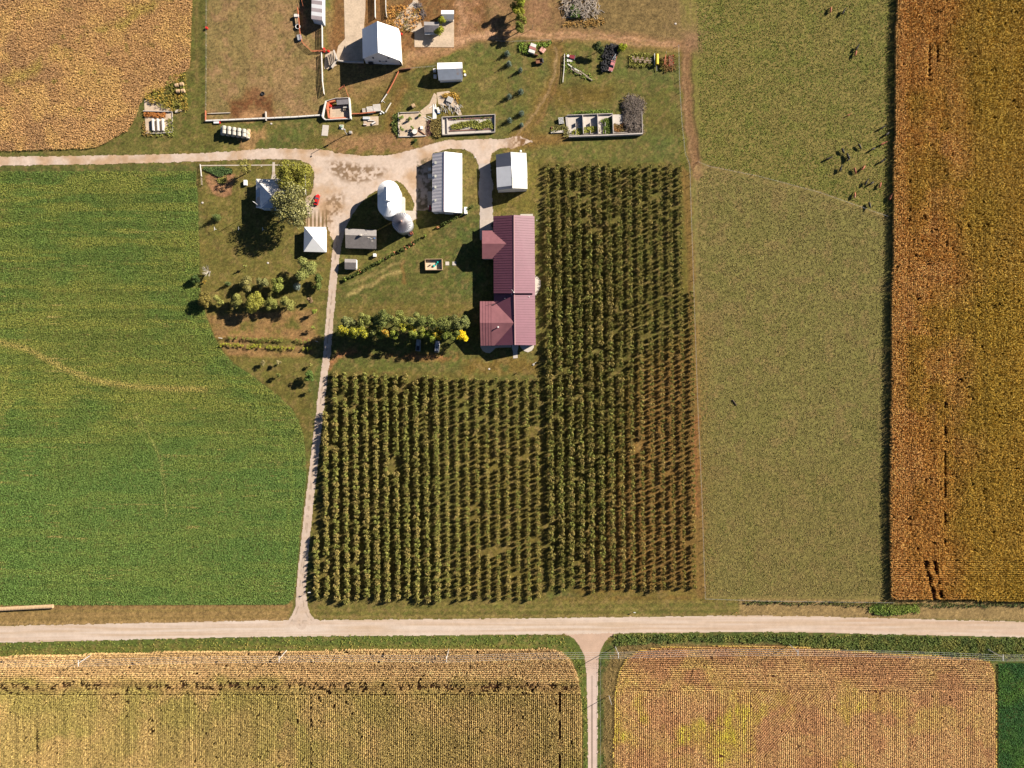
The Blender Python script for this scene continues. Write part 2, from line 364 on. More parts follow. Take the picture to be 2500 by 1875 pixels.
paint([(1455, 2055), (1455, 1690), (1462, 1600), (1510, 1548), (1800, 1540), (2680, 1556), (2680, 1630), (2430, 1625), (2200, 1595), (1900, 1575), (1600, 1580), (1540, 1595), (1520, 1640), (1510, 2055)], A(88, 104, 44), 4, .95, warp=False)
paint([(1470, 2055), (1472, 1640), (1510, 1572), (1900, 1572), (1900, 1580), (1600, 1584), (1540, 1600), (1515, 1680), (1508, 2055)], A(132, 112, 70), 6, .9)
streak([(1464, 1580), (1456, 1640), (1458, 1740), (1458, 1900)], 6, A(120, 140, 60), 3, .7)
streak([(1470, 1610), (1466, 1660), (1467, 1800), (1467, 1900)], 3, A(30, 26, 20), 2, .6)
# lane north of the green field
paint([(-180, 355), (240, 362), (560, 350), (590, 366), (560, 370), (-180, 378)], A(124, 118, 58), 4, .9)
paint([(-180, 406), (480, 402), (480, 422), (-180, 424)], A(100, 106, 48), 4, .9)
paint([(300, 300), (480, 200), (500, 310), (560, 372), (260, 366)], A(112, 110, 48), 10, .8)
# soil under the crops
SOY_NW = [(-180, 370), (0, 368), (150, 364), (235, 360), (288, 330), (312, 318), (330, 285), (342, 252), (356, 232), (390, 218), (425, 200), (448, 178), (463, 165), (466, 60), (478, -180), (-180, -180)]
GREENF = [(-180, 418), (0, 418), (478, 418), (482, 470), (486, 600), (487, 700), (500, 762), (522, 820), (546, 862), (577, 893), (606, 911), (642, 938), (678, 965), (712, 997), (729, 1028), (740, 1060), (746, 1110), (748, 1160), (741, 1230), (728, 1350), (720, 1440), (716, 1462), (700, 1476), (-180, 1478)]
CORN_E = [(2196, -180), (2192, 0), (2187, 300), (2181, 700), (2177, 1000), (2176, 1300), (2178, 1463), (2350, 1466), (2680, 1472), (2680, -180)]
CORN_S = [(-180, 1607), (0, 1604), (400, 1593), (900, 1588), (1340, 1584), (1370, 1592), (1393, 1612), (1408, 1640), (1418, 1690), (1423, 1760), (1424, 2055), (-180, 2055)]
SOY_SE = [(1497, 2055), (1498, 1800), (1500, 1700), (1512, 1640), (1530, 1607), (1560, 1588), (1620, 1579), (1900, 1575), (2050, 1587), (2200, 1598), (2380, 1604), (2418, 1616), (2430, 1640), (2434, 1700), (2434, 2055)]
GREEN_SE = [(2438, 1618), (2680, 1622), (2680, 2055), (2438, 2055)]
for P_, c in ((SOY_NW, (112, 72, 40)), (CORN_S, (92, 66, 44)), (CORN_E, (60, 34, 18)), (SOY_SE, (112, 74, 50)), (GREEN_SE, (38, 60, 22))):
    paint(P_, A(*c), 3, 1, warp=False)
paint(GREENF, A(70, 96, 38), 3, 1, warp=False)
_gr = np.clip((GC[..., 1] / np.maximum(GC[..., 0], 1e-4) - .72) / .25, 0, 1); _lawn = _gr * ~((GX > 1660) & (GY < 1470))
GC *= np.array([1.12, 1.08, 1.06]); _past = ((GX > 1660) & (GY < 1470)); _l = GC.mean(-1, keepdims=True); GC += (_l - GC) * (.10 * _lawn)[..., None]
mixin(GC, np.clip((fbm(GX, GY, 10, 18, 3) - .56) * 4, 0, .45) * (1 - .7 * _past), A(158, 132, 84))
mixin(GC, np.clip((fbm(GX, GY, 11, 28, 3) - .56) * 4, 0, .45) * _lawn, A(96, 112, 46))
GC *= (1 + (fbm(GX, GY, 14, 17, 3) - .5) * .6 * (1 - .6 * _past) + (rng.random(GX.shape) - .5) * .34)[..., None]
mesh_x = np.concatenate([[-60000, -20000, -6000], gx, [9000, 22000, 60000]]); mesh_y = np.concatenate([[-60000, -20000, -6000], gy, [9000, 22000, 60000]])
gcol = np.pad(GC, ((3, 3), (3, 3), (0, 0)), mode='edge')
MX, MY = np.meshgrid(mesh_x, mesh_y); nx, ny = len(mesh_x), len(mesh_y)
V = np.stack([(MX.ravel() - 1250) * S, (937.5 - MY.ravel()) * S, np.zeros(nx * ny)], 1)
ii = np.arange(nx * ny).reshape(ny, nx)
F = np.stack([ii[1:, :-1].ravel(), ii[1:, 1:].ravel(), ii[:-1, 1:].ravel(), ii[:-1, :-1].ravel()], 1)
tag(npmesh('ground', V, F, matcol('ground_grass_and_soil', amp=.5, s1=.9, s2=3.0, bump=.15), gcol.reshape(-1, 3)), 'mown and grazed grass with bare soil patches', 'ground', kind='structure')

# ---------------------------------------------------------------- gravel sheets (cells kept where a noisy outline keeps them)
def sheet(name, shapes, z, colf, label, m, cell=1.6, rag=5.0, cat='road', kind='structure', seed=70):
    """shapes: list of ('poly', pts) or ('line', pts, [widths])"""
    allp = np.concatenate([np.asarray(s_[1], float) for s_ in shapes])
    mg = 40; xs = np.arange(allp[:, 0].min() - mg, allp[:, 0].max() + mg, cell); ys = np.arange(allp[:, 1].min() - mg, allp[:, 1].max() + mg, cell)
    X, Y = np.meshgrid(xs, ys); D = np.full(X.shape, 1e9)
    for s_ in shapes:
        if s_[0] == 'poly': D = np.minimum(D, sdist(X, Y, s_[1]))
        else:
            pts = s_[1]; wd = s_[2]
            for i in range(len(pts) - 1):
                (x0, y0), (x1, y1) = pts[i], pts[i + 1]; dx, dy = x1 - x0, y1 - y0
                t = np.clip(((X - x0) * dx + (Y - y0) * dy) / (dx * dx + dy * dy), 0, 1)
                D = np.minimum(D, np.hypot(X - x0 - t * dx, Y - y0 - t * dy) - (wd[i] * (1 - t) + wd[i + 1] * t) / 2)
    N_ = (fbm(X, Y, 9, seed, 3) - .5) * rag * 2
    keep = (D + N_ < 0)
    C_ = colf(X, Y, D)
    ij = np.arange(X.size).reshape(X.shape)
    kc = keep[:-1, :-1]
    F = np.stack([ij[1:, :-1][kc], ij[1:, 1:][kc], ij[:-1, 1:][kc], ij[:-1, :-1][kc]], 1)
    used = np.unique(F); mp = np.full(X.size, -1); mp[used] = np.arange(len(used))
    V = np.stack([(X.ravel()[used] - 1250) * S, (937.5 - Y.ravel()[used]) * S, np.full(len(used), z)], 1)
    return tag(npmesh(name, V, mp[F], m, C_.reshape(-1, 3)[used]), label, cat, kind=kind)
GRAV = matcol('gravel', amp=.10, s1=.35, s2=3.0, bump=.015, rough=.95)
def cmix(a, b, W): return np.asarray(a) * (1 - W[..., None]) + np.asarray(b) * W[..., None]
top = [(-180, 1534), (0, 1528.5), (320, 1521), (640, 1515), (960, 1512), (1280, 1509), (1540, 1506), (1800, 1503), (1950, 1504), (2200, 1510), (2500, 1518), (2680, 1523)]
bot = [(-180, 1572), (0, 1568), (320, 1560), (640, 1553), (960, 1550.5), (1280, 1548), (1540, 1544), (1800, 1541), (1950, 1542), (2200, 1548), (2500, 1554.5), (2680, 1559)]
ctr = [((a[0]), (a[1] + b[1]) / 2) for a, b in zip(top, bot)]; wds = [b[1] - a[1] + 1 for a, b in zip(top, bot)]
def col_county(X, Y, D):
    C_ = cmix(A(222, 196, 170), A(238, 219, 202), np.clip((fbm(X / 30, Y, 5, 21, 2) - .5) * 2.2 + .5, 0, 1))
    C_ = cmix(C_, A(218, 186, 162), 1.0 * 0.35 * np.clip(1 - np.abs(D + 9) / 3, 0, 1)); return cmix(C_, A(214, 178, 148), .5 * np.clip((X - 1300) / 900, 0, 1) * vn(X / 15, Y, 5, 22))
sheet('county_road', [('line', ctr, wds)], .030, col_county, 'wide pale gravel county road crossing the whole picture', GRAV, rag=2.5)
dr = [(735, 1524), (735, 1500), (735, 1470), (734.5, 1440), (738, 1390), (752, 1250), (774, 1060), (785, 960), (796.5, 870), (806, 760), (812, 690), (817, 640), (823, 595), (833, 550), (846, 520), (866, 490), (893, 462), (925, 440), (960, 420), (1000, 393)]
dw = [25, 25, 25, 23, 22, 20, 18, 18, 18, 18.5, 19, 18.5, 20, 24, 26, 28, 30, 32, 40, 44]
def col_drive(X, Y, D):
    ctrw = np.clip(1 - np.abs(D + 8.5) / 1.6, 0, 1) * (Y > 560) * (vn(X, Y, 7, 23) > .5)
    return cmix(cmix(A(236, 216, 200), A(216, 190, 166), fbm(X, Y, 9, 24, 3)), A(120, 105, 85), .55 * ctrw)
sheet('driveway', [('line', dr, dw), ('poly', [(723, 1455), (748, 1455), (750, 1480), (757, 1498), (768, 1510), (782, 1516), (782, 1524), (690, 1524), (690, 1518), (702, 1514), (713, 1500), (720, 1480)])], .038, col_drive, 'long straight pale gravel driveway running up beside the orchard', GRAV, rag=1.8)
yard = [(-180, 384), (0, 382), (250, 379), (400, 376), (500, 373), (587, 367), (645, 362), (700, 362), (746, 364), (780, 362), (823, 373), (881, 380), (930, 379), (968, 375), (1000, 366), (1043, 354), (1087, 342), (1145, 340), (1202, 339), (1240, 338), (1262, 330), (1300, 345), (1250, 362), (1222, 362), (1200, 372), (1196, 390),
        (1197, 420), (1203, 450), (1199, 480), (1202, 500), (1203, 538), (1171, 538), (1171, 500), (1167, 465), (1171, 430), (1168, 402), (1160, 382), (1147, 369), (1130, 364), (1101, 361), (1058, 373), (1052, 390), (1052, 510), (1016, 514), (1016, 533), (1003, 540), (985, 525), (974, 515), (1008, 514), (1012, 495), (1003, 480), (985, 450), (968, 440), (948, 448), (932, 455), (920, 465), (880, 482), (865, 500), (845, 545), (818, 590),
        (806, 575), (800, 553), (745, 553), (748, 520), (745, 480), (757, 475), (764, 457), (766, 421), (759, 402), (733, 390), (697, 387), (600, 389), (500, 392), (400, 396), (250, 400), (0, 403.5), (-180, 406)]
island = [(797, 396), (830, 393), (880, 402), (930, 408), (946, 416), (935, 430), (905, 442), (865, 448), (835, 440), (812, 425), (800, 410)]
def col_yard(X, Y, D):
    base = cmix(A(236, 214, 196), A(214, 180, 146), np.clip((fbm(X, Y, 36, 25, 4) - .4) * 3, 0, 1)); base = base * (.88 + .24 * fbm(X, Y, 5, 19, 2))[..., None]
    w2 = np.clip(.5 - sdist(X, Y, island) / 14, 0, 1) * np.clip((fbm(X, Y, 7, 26, 3) - .38) * 5, 0, 1); base = cmix(base, A(142, 112, 78), w2 * .85)
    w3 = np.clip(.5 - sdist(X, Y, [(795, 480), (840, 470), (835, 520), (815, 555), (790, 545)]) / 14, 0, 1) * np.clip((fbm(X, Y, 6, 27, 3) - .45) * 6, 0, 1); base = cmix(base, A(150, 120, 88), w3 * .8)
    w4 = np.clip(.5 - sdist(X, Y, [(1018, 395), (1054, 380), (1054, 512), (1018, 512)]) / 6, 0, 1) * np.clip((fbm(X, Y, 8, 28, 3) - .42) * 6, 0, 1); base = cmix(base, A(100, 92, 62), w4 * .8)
    w5 = np.clip((X - 1215) / 60, 0, 1) * np.clip((fbm(X, Y, 6, 29, 3) - .4) * 5, 0, 1); base = cmix(base, A(140, 104, 66), w5)
    w6 = ((X > 745) & (X < 800) & (Y > 512)) * (np.sin((X - 748) * 2 * math.pi / 9.3) > 0.1); base = cmix(base, A(120, 100, 56), w6 * .85 * np.clip((Y - 505) / 30, 0, 1))
    w7 = ((X > 1170) & (X < 1204) & (Y > 400)); base = cmix(base, A(214, 206, 198), w7 * .6); return base
sheet('gravel_yard', [('poly', yard)], .046, col_yard, 'broad pale gravel farmyard with looping wheel tracks', GRAV, rag=2.6)
fl = [(1447, 1545), (1449, 1560), (1446, 1590), (1444, 1610), (1445, 1660), (1446, 1760), (1446, 1900), (1446, 2055)]
def col_lane(X, Y, D): return cmix(cmix(A(222, 190, 166), A(236, 212, 198), np.clip((Y - 1600) / 60, 0, 1)), A(120, 105, 85), .7 * (np.abs(X - 1445) < 1.4) * (Y > 1720) + .35 * (np.abs(X - 1445) < 2.5) * (Y > 1650))
sheet('farm_lane', [('line', fl, [40, 40, 36, 32, 27, 24, 23, 23]), ('poly', [(1378, 1549), (1388, 1551), (1402, 1560), (1414, 1576), (1424, 1594), (1428, 1612), (1460, 1612), (1464, 1592), (1474, 1570), (1484, 1557), (1500, 1547), (1505, 1540), (1370, 1540)])], .022, col_lane, 'narrow two-rut gravel lane leading away between the two lower fields', GRAV, rag=1.6)

# ---------------------------------------------------------------- crops: rows of real leaves
def inpoly(x, y, poly): return sdist(x, y, poly) < 0
def rows(poly, ang, spacing, step, h, jit=.25, pad=0):
    """points (photo px of canopy) in rows; ang = row direction in degrees in the picture"""
    P = np.asarray(poly, float); c, s_ = math.cos(R(ang)), math.sin(R(ang)); u = P @ [c, s_]; v = P @ [-s_, c]
    sp, st = spacing / S, step / S
    U, Vv = np.meshgrid(np.arange(u.min(), u.max(), st), np.arange(v.min(), v.max(), sp))
    U = U + (rng.random(U.shape) - .5) * st * .9; Vv = Vv + (rng.random(U.shape) - .5) * sp * jit
    x = (U * c - Vv * s_).ravel(); y = (U * s_ + Vv * c).ravel()
    k = (x > -60) & (x < 2560) & (y > -60) & (y < 1935)
    x, y = x[k], y[k]; k = inpoly(x, y, poly); return x[k], y[k]
def blades(x, y, z, az, tilt, L_, W_, base=0.0):
    """one triangle per entry: root at (x,y,z), pointing az / tilt"""
    n = len(x); ca, sa = np.cos(az), np.sin(az); ct, st = np.cos(tilt), np.sin(tilt)
    r = np.stack([x, y, z], 1); side = np.stack([-sa, ca, np.zeros(n)], 1) * (W_ / 2)[:, None]
    tip = r + np.stack([ca * ct, sa * ct, st], 1) * L_[:, None]
    V = np.stack([r - side, r + side, tip], 1).reshape(-1, 3); return V
def crop(name, x, y, h, n, L0, W0, tilt, colf, label, cat, stalk=0.0, zlo=.5, zhi=.95, roff=.12, kind='stuff', m=None):
    X = (x - 1250) * S * (H - h) / H; Y = (937.5 - y) * S * (H - h) / H; N_ = len(x)
    hs = h * (.85 + .3 * rng.random(N_)); C0 = colf(x, y)
    C0 = C0 * (.72 + .56 * rng.random((N_, 1)))
    Vs = []; Cs = []
    for k in range(n):
        a = rng.random(N_) * 2 * math.pi; t = R(tilt[0]) + rng.random(N_) * R(tilt[1] - tilt[0])
        V_ = blades(X + np.cos(a) * roff * rng.random(N_), Y + np.sin(a) * roff * rng.random(N_), hs * (zlo + (zhi - zlo) * rng.random(N_)), a, t, L0 * (.7 + .6 * rng.random(N_)), W0 * (.7 + .6 * rng.random(N_)))
        Vs.append(V_); Cs.append(np.repeat(C0 * (.8 + .4 * rng.random((N_, 1))), 3, 0))
    if stalk:
        a = rng.random(N_) * 2 * math.pi
        V_ = blades(X, Y, np.full(N_, .02), a, np.full(N_, math.pi / 2 - .02), hs * 1.0, np.full(N_, stalk)); Vs.append(V_); Cs.append(np.repeat(C0 * .8, 3, 0))
        V_ = blades(X, Y, hs, a + 1.5, np.full(N_, -math.pi / 2 + .02), hs * .98, np.full(N_, stalk * .8)); Vs.append(V_); Cs.append(np.repeat(C0 * .8, 3, 0))
    V = np.concatenate(Vs); C_ = np.concatenate(Cs); F = np.arange(len(V)).reshape(-1, 3)
    return tag(npmesh(name, V, F, m or matcol('leaf', amp=0, rough=.75, spec=.25), C_), label, cat, kind=kind)
g = 2.1   # leaves stand at all angles and shade each other, so a stand needs paler leaves than its mean colour
def blend(x, y, cols, scs, seed):
    C_ = np.tile(np.asarray(cols[0]), (len(x), 1))
    for k, (c, s_) in enumerate(zip(cols[1:], scs)):
        W = np.clip((fbm(x, y, s_, seed + k * 5, 4) - .47) * 5, 0, 1); C_ = C_ + (np.asarray(c) - C_) * W[:, None]
    return C_
# east corn, tall and rust coloured
def c_corne(x, y):
    g = 3.1; C_ = blend(x, y, [A(174, 128, 64, g), A(160, 126, 52, g), A(186, 138, 78, g)], [160, 60], 31)
    W = np.clip((x - 2290 + (fbm(x, y, 150, 36, 3) - .5) * 200) / 130, 0, .8); C_ = C_ + (np.asarray(A(152, 126, 48, g * 1.1)) - C_) * W[:, None]
    C_ = C_ * (.74 + .52 * (.5 * vn(x, y / 30, 4.5, 38) + .5 * vn(x, y / 60, 14, 39)))[:, None]; W = np.clip((2225 - x) / 30, 0, .7); C_ = C_ + (np.asarray(A(184, 136, 78, g)) - C_) * W[:, None]; return C_
hC = 2.3
x, y = rows([p for p in CORN_E if True], 90, .76, .30, hC, .35); k = y < 1368
gap = (np.abs(x - 2272) < 4) & (y > 105) & (y < 185) | (np.abs(x - 2292) < 3) & (y > 110) & (y < 150) | (np.abs(x - 2311) < 3) & (y > 980) & (y < 1330) & (vn(x, y, 22, 33) > .62) | ((fbm(x, y, 13, 34, 3) > .76) & (rng.random(x.shape) < .8))
x1, y1 = x[k & ~gap], y[k & ~gap]
x2, y2 = rows([(2177, 1368), (2680, 1368), (2680, 1472), (2350, 1467), (2178, 1463)], 0, .76, .30, hC, .25)
gap = ((np.abs(x2 - 2262 - (y2 - 1368) * .25) < 6) | (np.abs(x2 - 2284 - (y2 - 1368) * .2) < 5)) & (vn(x2, y2, 10, 35) > .35)
x = np.concatenate([x1, x2[~gap]]); y = np.concatenate([y1, y2[~gap]])
crop('corn_field', x, y, hC, 7, .36, .17, (-25, 55), c_corne, 'tall rust-brown ripe corn filling the right edge', 'corn', stalk=.34)
# south corn
def c_corns(x, y):
    g = 2.45; C_ = blend(x, y, [A(170, 148, 90, g), A(160, 145, 82, g), A(182, 154, 98, g)], [130, 70], 41)
    W = np.clip((1672 - y + (fbm(x, y, 60, 44, 3) - .5) * 40) / 24, 0, .85); C_ = C_ + (np.asarray(A(204, 166, 116, g)) - C_) * W[:, None]
    W = np.clip(1 - np.abs(y - 1678 - (fbm(x, y, 80, 46, 2) - .5) * 20) / 16, 0, 1) * .5; C_ = C_ + (np.asarray(A(140, 104, 70, g)) - C_) * W[:, None]; C_ = C_ * np.where(y > 1698, .76 + .48 * vn(x, y / 30, 4.6, 48), .8 + .4 * vn(x / 30, y, 4.6, 49))[:, None]; return C_
x1, y1 = rows([(p[0], min(p[1], 1698)) for p in CORN_S], 0, .76, .32, 2.1, .22)
x2, y2 = rows([(p[0], max(p[1], 1698)) for p in CORN_S], 90, .76, .32, 2.1, .22)
x = np.concatenate([x1, x2]); y = np.concatenate([y1, y2])
thin = np.exp(-((y - 1678) / 13.0) ** 2) * .30 + .0
gap = ((fbm(x, y, 11, 47, 3) > .77 - thin) & (rng.random(x.shape) < .75)) | ((np.abs(x - 760) < 2.2) & (y > 1698) & (rng.random(x.shape) < .5)) | ((np.abs(x - 1367) < 3) & (y > 1690) & (vn(x, y, 25, 43) > .35)) | ((np.abs(x - 88) < 2.5) & (y > 1780) & (y < 1840))
crop('corn_field', x[~gap], y[~gap], 2.1, 7, .33, .16, (-25, 55), c_corns, 'straw-coloured ripe corn with fine vertical rows left of the lower lane', 'corn', stalk=.26)
# soybeans NW
def c_nw(x, y):
    C_ = blend(x, y, [A(178, 138, 90, g), A(160, 124, 84, g), A(188, 150, 92, g)], [90, 45], 51)
    bd = 1 - np.clip(np.abs(y - (175 - .52 * (x - 40)) - (fbm(x, y, 60, 57, 3) - .5) * 60) / 26, 0, 1); W = bd * .8 * np.clip((fbm(x, y, 30, 58, 3) - .35) * 4, 0, 1)
    C_ = C_ + (np.asarray(A(160, 142, 68, g)) - C_) * W[:, None]; W = np.clip((fbm(x, y, 22, 59, 3) - .72) * 6, 0, .9); C_ = C_ + (np.asarray(A(140, 124, 62, g)) - C_) * W[:, None]; return C_
x, y = rows(SOY_NW, -8, .62, .34, .8, .8)
crop('soybean_field', x, y, .8, 6, .42, .22, (-10, 60), c_nw, 'golden-brown ripe soybeans in the upper left corner', 'soybeans')
# soybeans SE: headland rows across, then rows down, with a slanting patch
def c_se(x, y):
    g = 2.75; C_ = blend(x, y, [A(184, 144, 94, g), A(182, 150, 86, g), A(172, 128, 86, g)], [110, 55], 61)
    W = np.clip((fbm(x, y, 90, 66, 4) - .49) * 5, 0, .95) * (.35 + .9 * vn(x, y / 4, 9, 67)) * np.clip((y - 1640) / 100, 0, 1) * np.clip((2250 - x) / 200, 0, 1); C_ = C_ + (np.asarray(A(184, 166, 60, g)) - C_) * W[:, None]
    ed = sdist(x, y, SOY_SE); C_ = C_ * np.where(y > 1688, .76 + .48 * vn(x, y / 30, 4.7, 64), .78 + .44 * vn(x / 30, y, 4.7, 65))[:, None]; W = np.clip(1 + ed / 5, 0, .7); C_ = C_ + (np.asarray(A(204, 166, 76, g)) - C_) * W[:, None]; return C_
x1, y1 = rows([(p[0], min(p[1], 1688)) for p in SOY_SE], 1, .76, .30, .8, .16)
x2, y2 = rows([(1497, 1688), (1835, 1688), (1835, 2055), (1497, 2055)], 90, .76, .30, .8, .16)
x3, y3 = rows([(1835, 1688), (2050, 1688), (1930, 1790), (1835, 1880)], -48, .76, .30, .8, .2)
x4, y4 = rows([(2050, 1688), (2434, 1688), (2434, 2055), (1835, 2055), (1835, 1880), (1930, 1790)], 90, .76, .30, .8, .2)
x = np.concatenate([x1, x2, x3, x4]); y = np.concatenate([y1, y2, y3, y4]); k = (sdist(x, y, SOY_SE) < 0) & (fbm(x, y, 10, 68, 3) < .80)
crop('soybean_field', x[k], y[k], .8, 6, .31, .18, (-10, 60), c_se, 'brown and yellow ripe soybeans in clear rows right of the lower lane', 'soybeans')
# green forage field west
def c_gr(x, y):
    g = 2.2; C_ = blend(x, y, [A(94, 114, 50, g * .85), A(108, 118, 52, g * .85)], [150], 71) * (.82 + .36 * vn(x / 40, y, 6, 78))[:, None]
    W = np.clip((vn(x / 9, y, 7, 72) * .5 + vn(x / 14, y, 22, 73) * .5 - .5) * 4, 0, .7); C_ = C_ + (np.asarray(A(132, 134, 60, g * .85)) - C_) * W[:, None]
    W = np.clip((y - 950) / 400, 0, .6); C_ = C_ + (np.asarray(A(96, 126, 60, g * .85)) - C_) * W[:, None]
    st = np.clip((vn(x / 26, y, 2.6, 75) - .86) * 14, 0, 1) * np.clip((vn(x, y, 60, 76) - .3) * 3, 0, 1); C_ = C_ + (np.asarray(A(158, 142, 84, g * .85)) - C_) * (st * .75)[:, None]
    for ln, wd, c, am in (([(0, 836), (60, 850), (110, 875), (170, 905), (220, 925), (290, 938), (370, 946), (500, 950)], 9, (168, 150, 84), .8), ([(330, 1010), (370, 1075), (390, 1120), (403, 1200), (405, 1260)], 4, (150, 150, 84), .6),
                          ([(455, 420), (458, 600), (470, 760), (520, 880), (620, 980), (700, 1090), (712, 1200), (690, 1400)], 7, (122, 140, 62), .5), ([(20, 900), (0, 1010), (30, 980)], 6, (150, 144, 72), .5)):
        W = np.clip(1.2 - sdist(x + (vn(x, y, 12, 74) - .5) * 8, y, smooth_line(ln), False) / wd, 0, 1) * am; C_ = C_ + (np.asarray(A(*c, g * .85)) - C_) * W[:, None]
    return C_
x, y = rows(GREENF, 0, .38, .40, .35, .8)
crop('forage_field', x, y, .38, 4, .34, .24, (5, 60), c_gr, 'green forage crop with faint sideways drill lines filling the left side', 'forage crop', m=matcol('forage_leaf', amp=0, rough=.7, spec=.25))
x, y = rows(GREEN_SE, 90, .40, .40, .6, .8)
crop('forage_field', x, y, .6, 5, .36, .24, (5, 60), lambda x, y: blend(x, y, [A(44, 84, 34, g), A(78, 110, 34, g)], [120], 77), 'dark green forage crop in the lower right corner', 'forage crop', m=matcol('forage_leaf'))
# grass tufts in the pastures
def tufts(poly, n, cols, label, name, h=.22, L_=.32, W_=.26, seed=81, dens=None):
    P = np.asarray(poly, float); x = P[:, 0].min() + rng.random(n) * np.ptp(P[:, 0]); y = P[:, 1].min() + rng.random(n) * np.ptp(P[:, 1])
    k = (sdist(x, y, poly) < 0) & (x > -60) & (x < 2560) & (y > -60) & (y < 1935) & (rng.random(n) < .55)
    x, y = x[k], y[k]
    return crop(name, x, y, h, 4, L_, W_, (10, 65), lambda x, y: blend(x, y, cols, [60, 30], seed), label, 'grass', zlo=.05, zhi=.4, roff=.15)
up2 = [(1700, -100), (2172, -100), (2165, 520), (2000, 465), (1729, 402), (1712, 380), (1705, 130)]; lo2 = [(1706, 440), (1729, 412), (2000, 476), (2160, 530), (2160, 1455), (1726, 1455), (1712, 1000)]
tufts(up2, 42000, [A(122, 124, 56, 1.8), A(130, 124, 62, 1.8), A(110, 118, 48, 1.8)], 'tufted green grass of the upper cattle pasture', 'pasture_grass')
tufts(lo2, 60000, [A(130, 120, 68, 1.8), A(136, 122, 72, 1.8), A(122, 118, 60, 1.8)], 'tufted tan grass of the lower pasture beside the corn', 'pasture_grass')
def veg(name, poly, n, h, cols, label, L_=.5, W_=.25, cat='weeds', nb=5, seed=90, tilt=(15, 75)):
    P = np.asarray(poly, float); x = P[:, 0].min() + rng.random(n) * np.ptp(P[:, 0]); y = P[:, 1].min() + rng.random(n) * np.ptp(P[:, 1])
    k = sdist(x + (vn(x, y, 14, 5) - .5) * 9, y + (vn(x, y, 14, 6) - .5) * 9, poly) < 0; x, y = x[k], y[k]
    return crop(name, x, y, h, nb, L_, W_, tilt, lambda x, y: blend(x, y, cols, [40, 18], seed), label, cat, zlo=.1, zhi=.8, roff=.2)
veg('roadside_weeds', [(1500, 1552), (1700, 1549), (1900, 1549), (2100, 1552), (2520, 1562), (2560, 1600), (2420, 1612), (2200, 1592), (2080, 1586), (1900, 1569), (1700, 1565), (1500, 1575)], 11000, .9, [A(94, 108, 50, g), A(78, 92, 46, g), A(122, 122, 60, g)], 'dark green tall weeds in the ditch along the lower right road edge')
veg('roadside_grass', [(-60, 1572), (640, 1556), (1280, 1551), (1380, 1556), (1412, 1590), (1424, 1640), (1436, 1760), (1436, 1900), (1427, 1900), (1422, 1700), (1405, 1620), (1370, 1582), (900, 1582), (-60, 1600)], 12000, .5, [A(112, 120, 52, g), A(98, 112, 50, g), A(136, 126, 62, g)], 'bright green long grass between the road and the lower left corn', L_=.4, cat='grass')
veg('roadside_weeds', [(1815, 1468), (2560, 1474), (2560, 1484), (2200, 1482), (1960, 1476), (1820, 1476)], 1500, .9, [A(96, 96, 46, g), A(70, 82, 40, g)], 'dark weedy strip at the foot of the tall corn and pasture fence')
veg('roadside_weeds', [(2130, 1476), (2240, 1476), (2250, 1494), (2170, 1504), (2120, 1496)], 900, .8, [A(120, 136, 56, g), A(86, 110, 44, g)], 'bright green weed clump on the verge below the corn corner')
veg('dry_grass', [(1474, 1900), (1474, 1640), (1490, 1600), (1520, 1576), (1560, 1570), (1900, 1570), (1900, 1576), (1600, 1578), (1540, 1590), (1512, 1620), (1497, 1700), (1496, 1900)], 4500, .5, [A(142, 118, 76, g), A(120, 104, 60, g)], 'dry brown grass strip between the lower lane and the soybeans', L_=.45, W_=.15, cat='grass')
# ---------------------------------------------------------------- buildings
M_WALLW = mat('white_siding', (.66, .66, .66), .6, .06, 2.0, wave=(2, .2, .01))
M_METALW = mat('white_metal_roof', (.80, .80, .80), .38, .05, .6, spec=.45)
M_METALR = mat('ribbed_pale_metal_roof', (.56, .53, .55), .4, .08, .8, metal=.0, spec=.5, wave=(1, 1.3, .025))
M_GREYM = mat('grey_metal_roof', (.42, .43, .44), .45, .06, .8, spec=.45)
M_SLATE = mat('blue_grey_metal_roof', (.115, .125, .16), .45, .08, .8, spec=.45)
M_RUSTY = mat('weathered_blue_metal_roof', (.40, .44, .50), .5, .12, .7, second=(.42, .34, .30), mix=.52)
M_SHING = mat('shaded_shingles', (.17, .155, .15), .95, .2, 5.0, bump=.02)  # darker shingle copy for slopes turned from the sun: shade put into the colour
M_SHING2 = mat('sunlit_shingles', (.27, .25, .24), .95, .15, 5.0, bump=.02)  # same shingles for sun-facing slopes, with the sunlight put into a lighter colour
M_DARKR = mat('dark_metal_roof', (.16, .15, .16), .6, .25, 1.5)
M_RED = mat('maroon_metal_roof', (.160, .058, .084), .46, .09, .6, spec=.38)
M_REDX = mat('maroon_metal_roof_cross', (.205, .085, .094), .44, .14, .6, spec=.5)
M_RIDGE = mat('pink_ridge_cap', (.50, .30, .30), .4, .05, 1)
M_TANW = mat('tan_siding', (.45, .40, .33), .7, .08, 2)
M_DARK = mat('dark_opening', (.03, .03, .035), .6, .1, 1)
M_GLASS = mat('window_glass', (.04, .05, .07), .1, .05, 1, spec=.8)
M_CONC = mat('concrete', A(228, 214, 198), .9, .12, 1.0, bump=.01, second=A(206, 188, 168), mix=.5)
M_CONCD = mat('stained_concrete', A(232, 208, 180), .9, .2, 1.6, bump=.01, second=A(176, 142, 108), mix=.62)
M_CONCW = mat('pale_concrete', A(236, 226, 214), .9, .10, 1.0)
M_WOOD = mat('weathered_boards', (.34, .28, .22), .9, .2, 4)
M_WOODW = mat('whitewashed_boards', (.62, .59, .55), .85, .12, 3)
M_ORANGE = mat('orange_painted_pipe', (.50, .16, .08), .6, .12, 3)
M_REDP = mat('red_paint', (.55, .03, .02), .5, .1, 3)
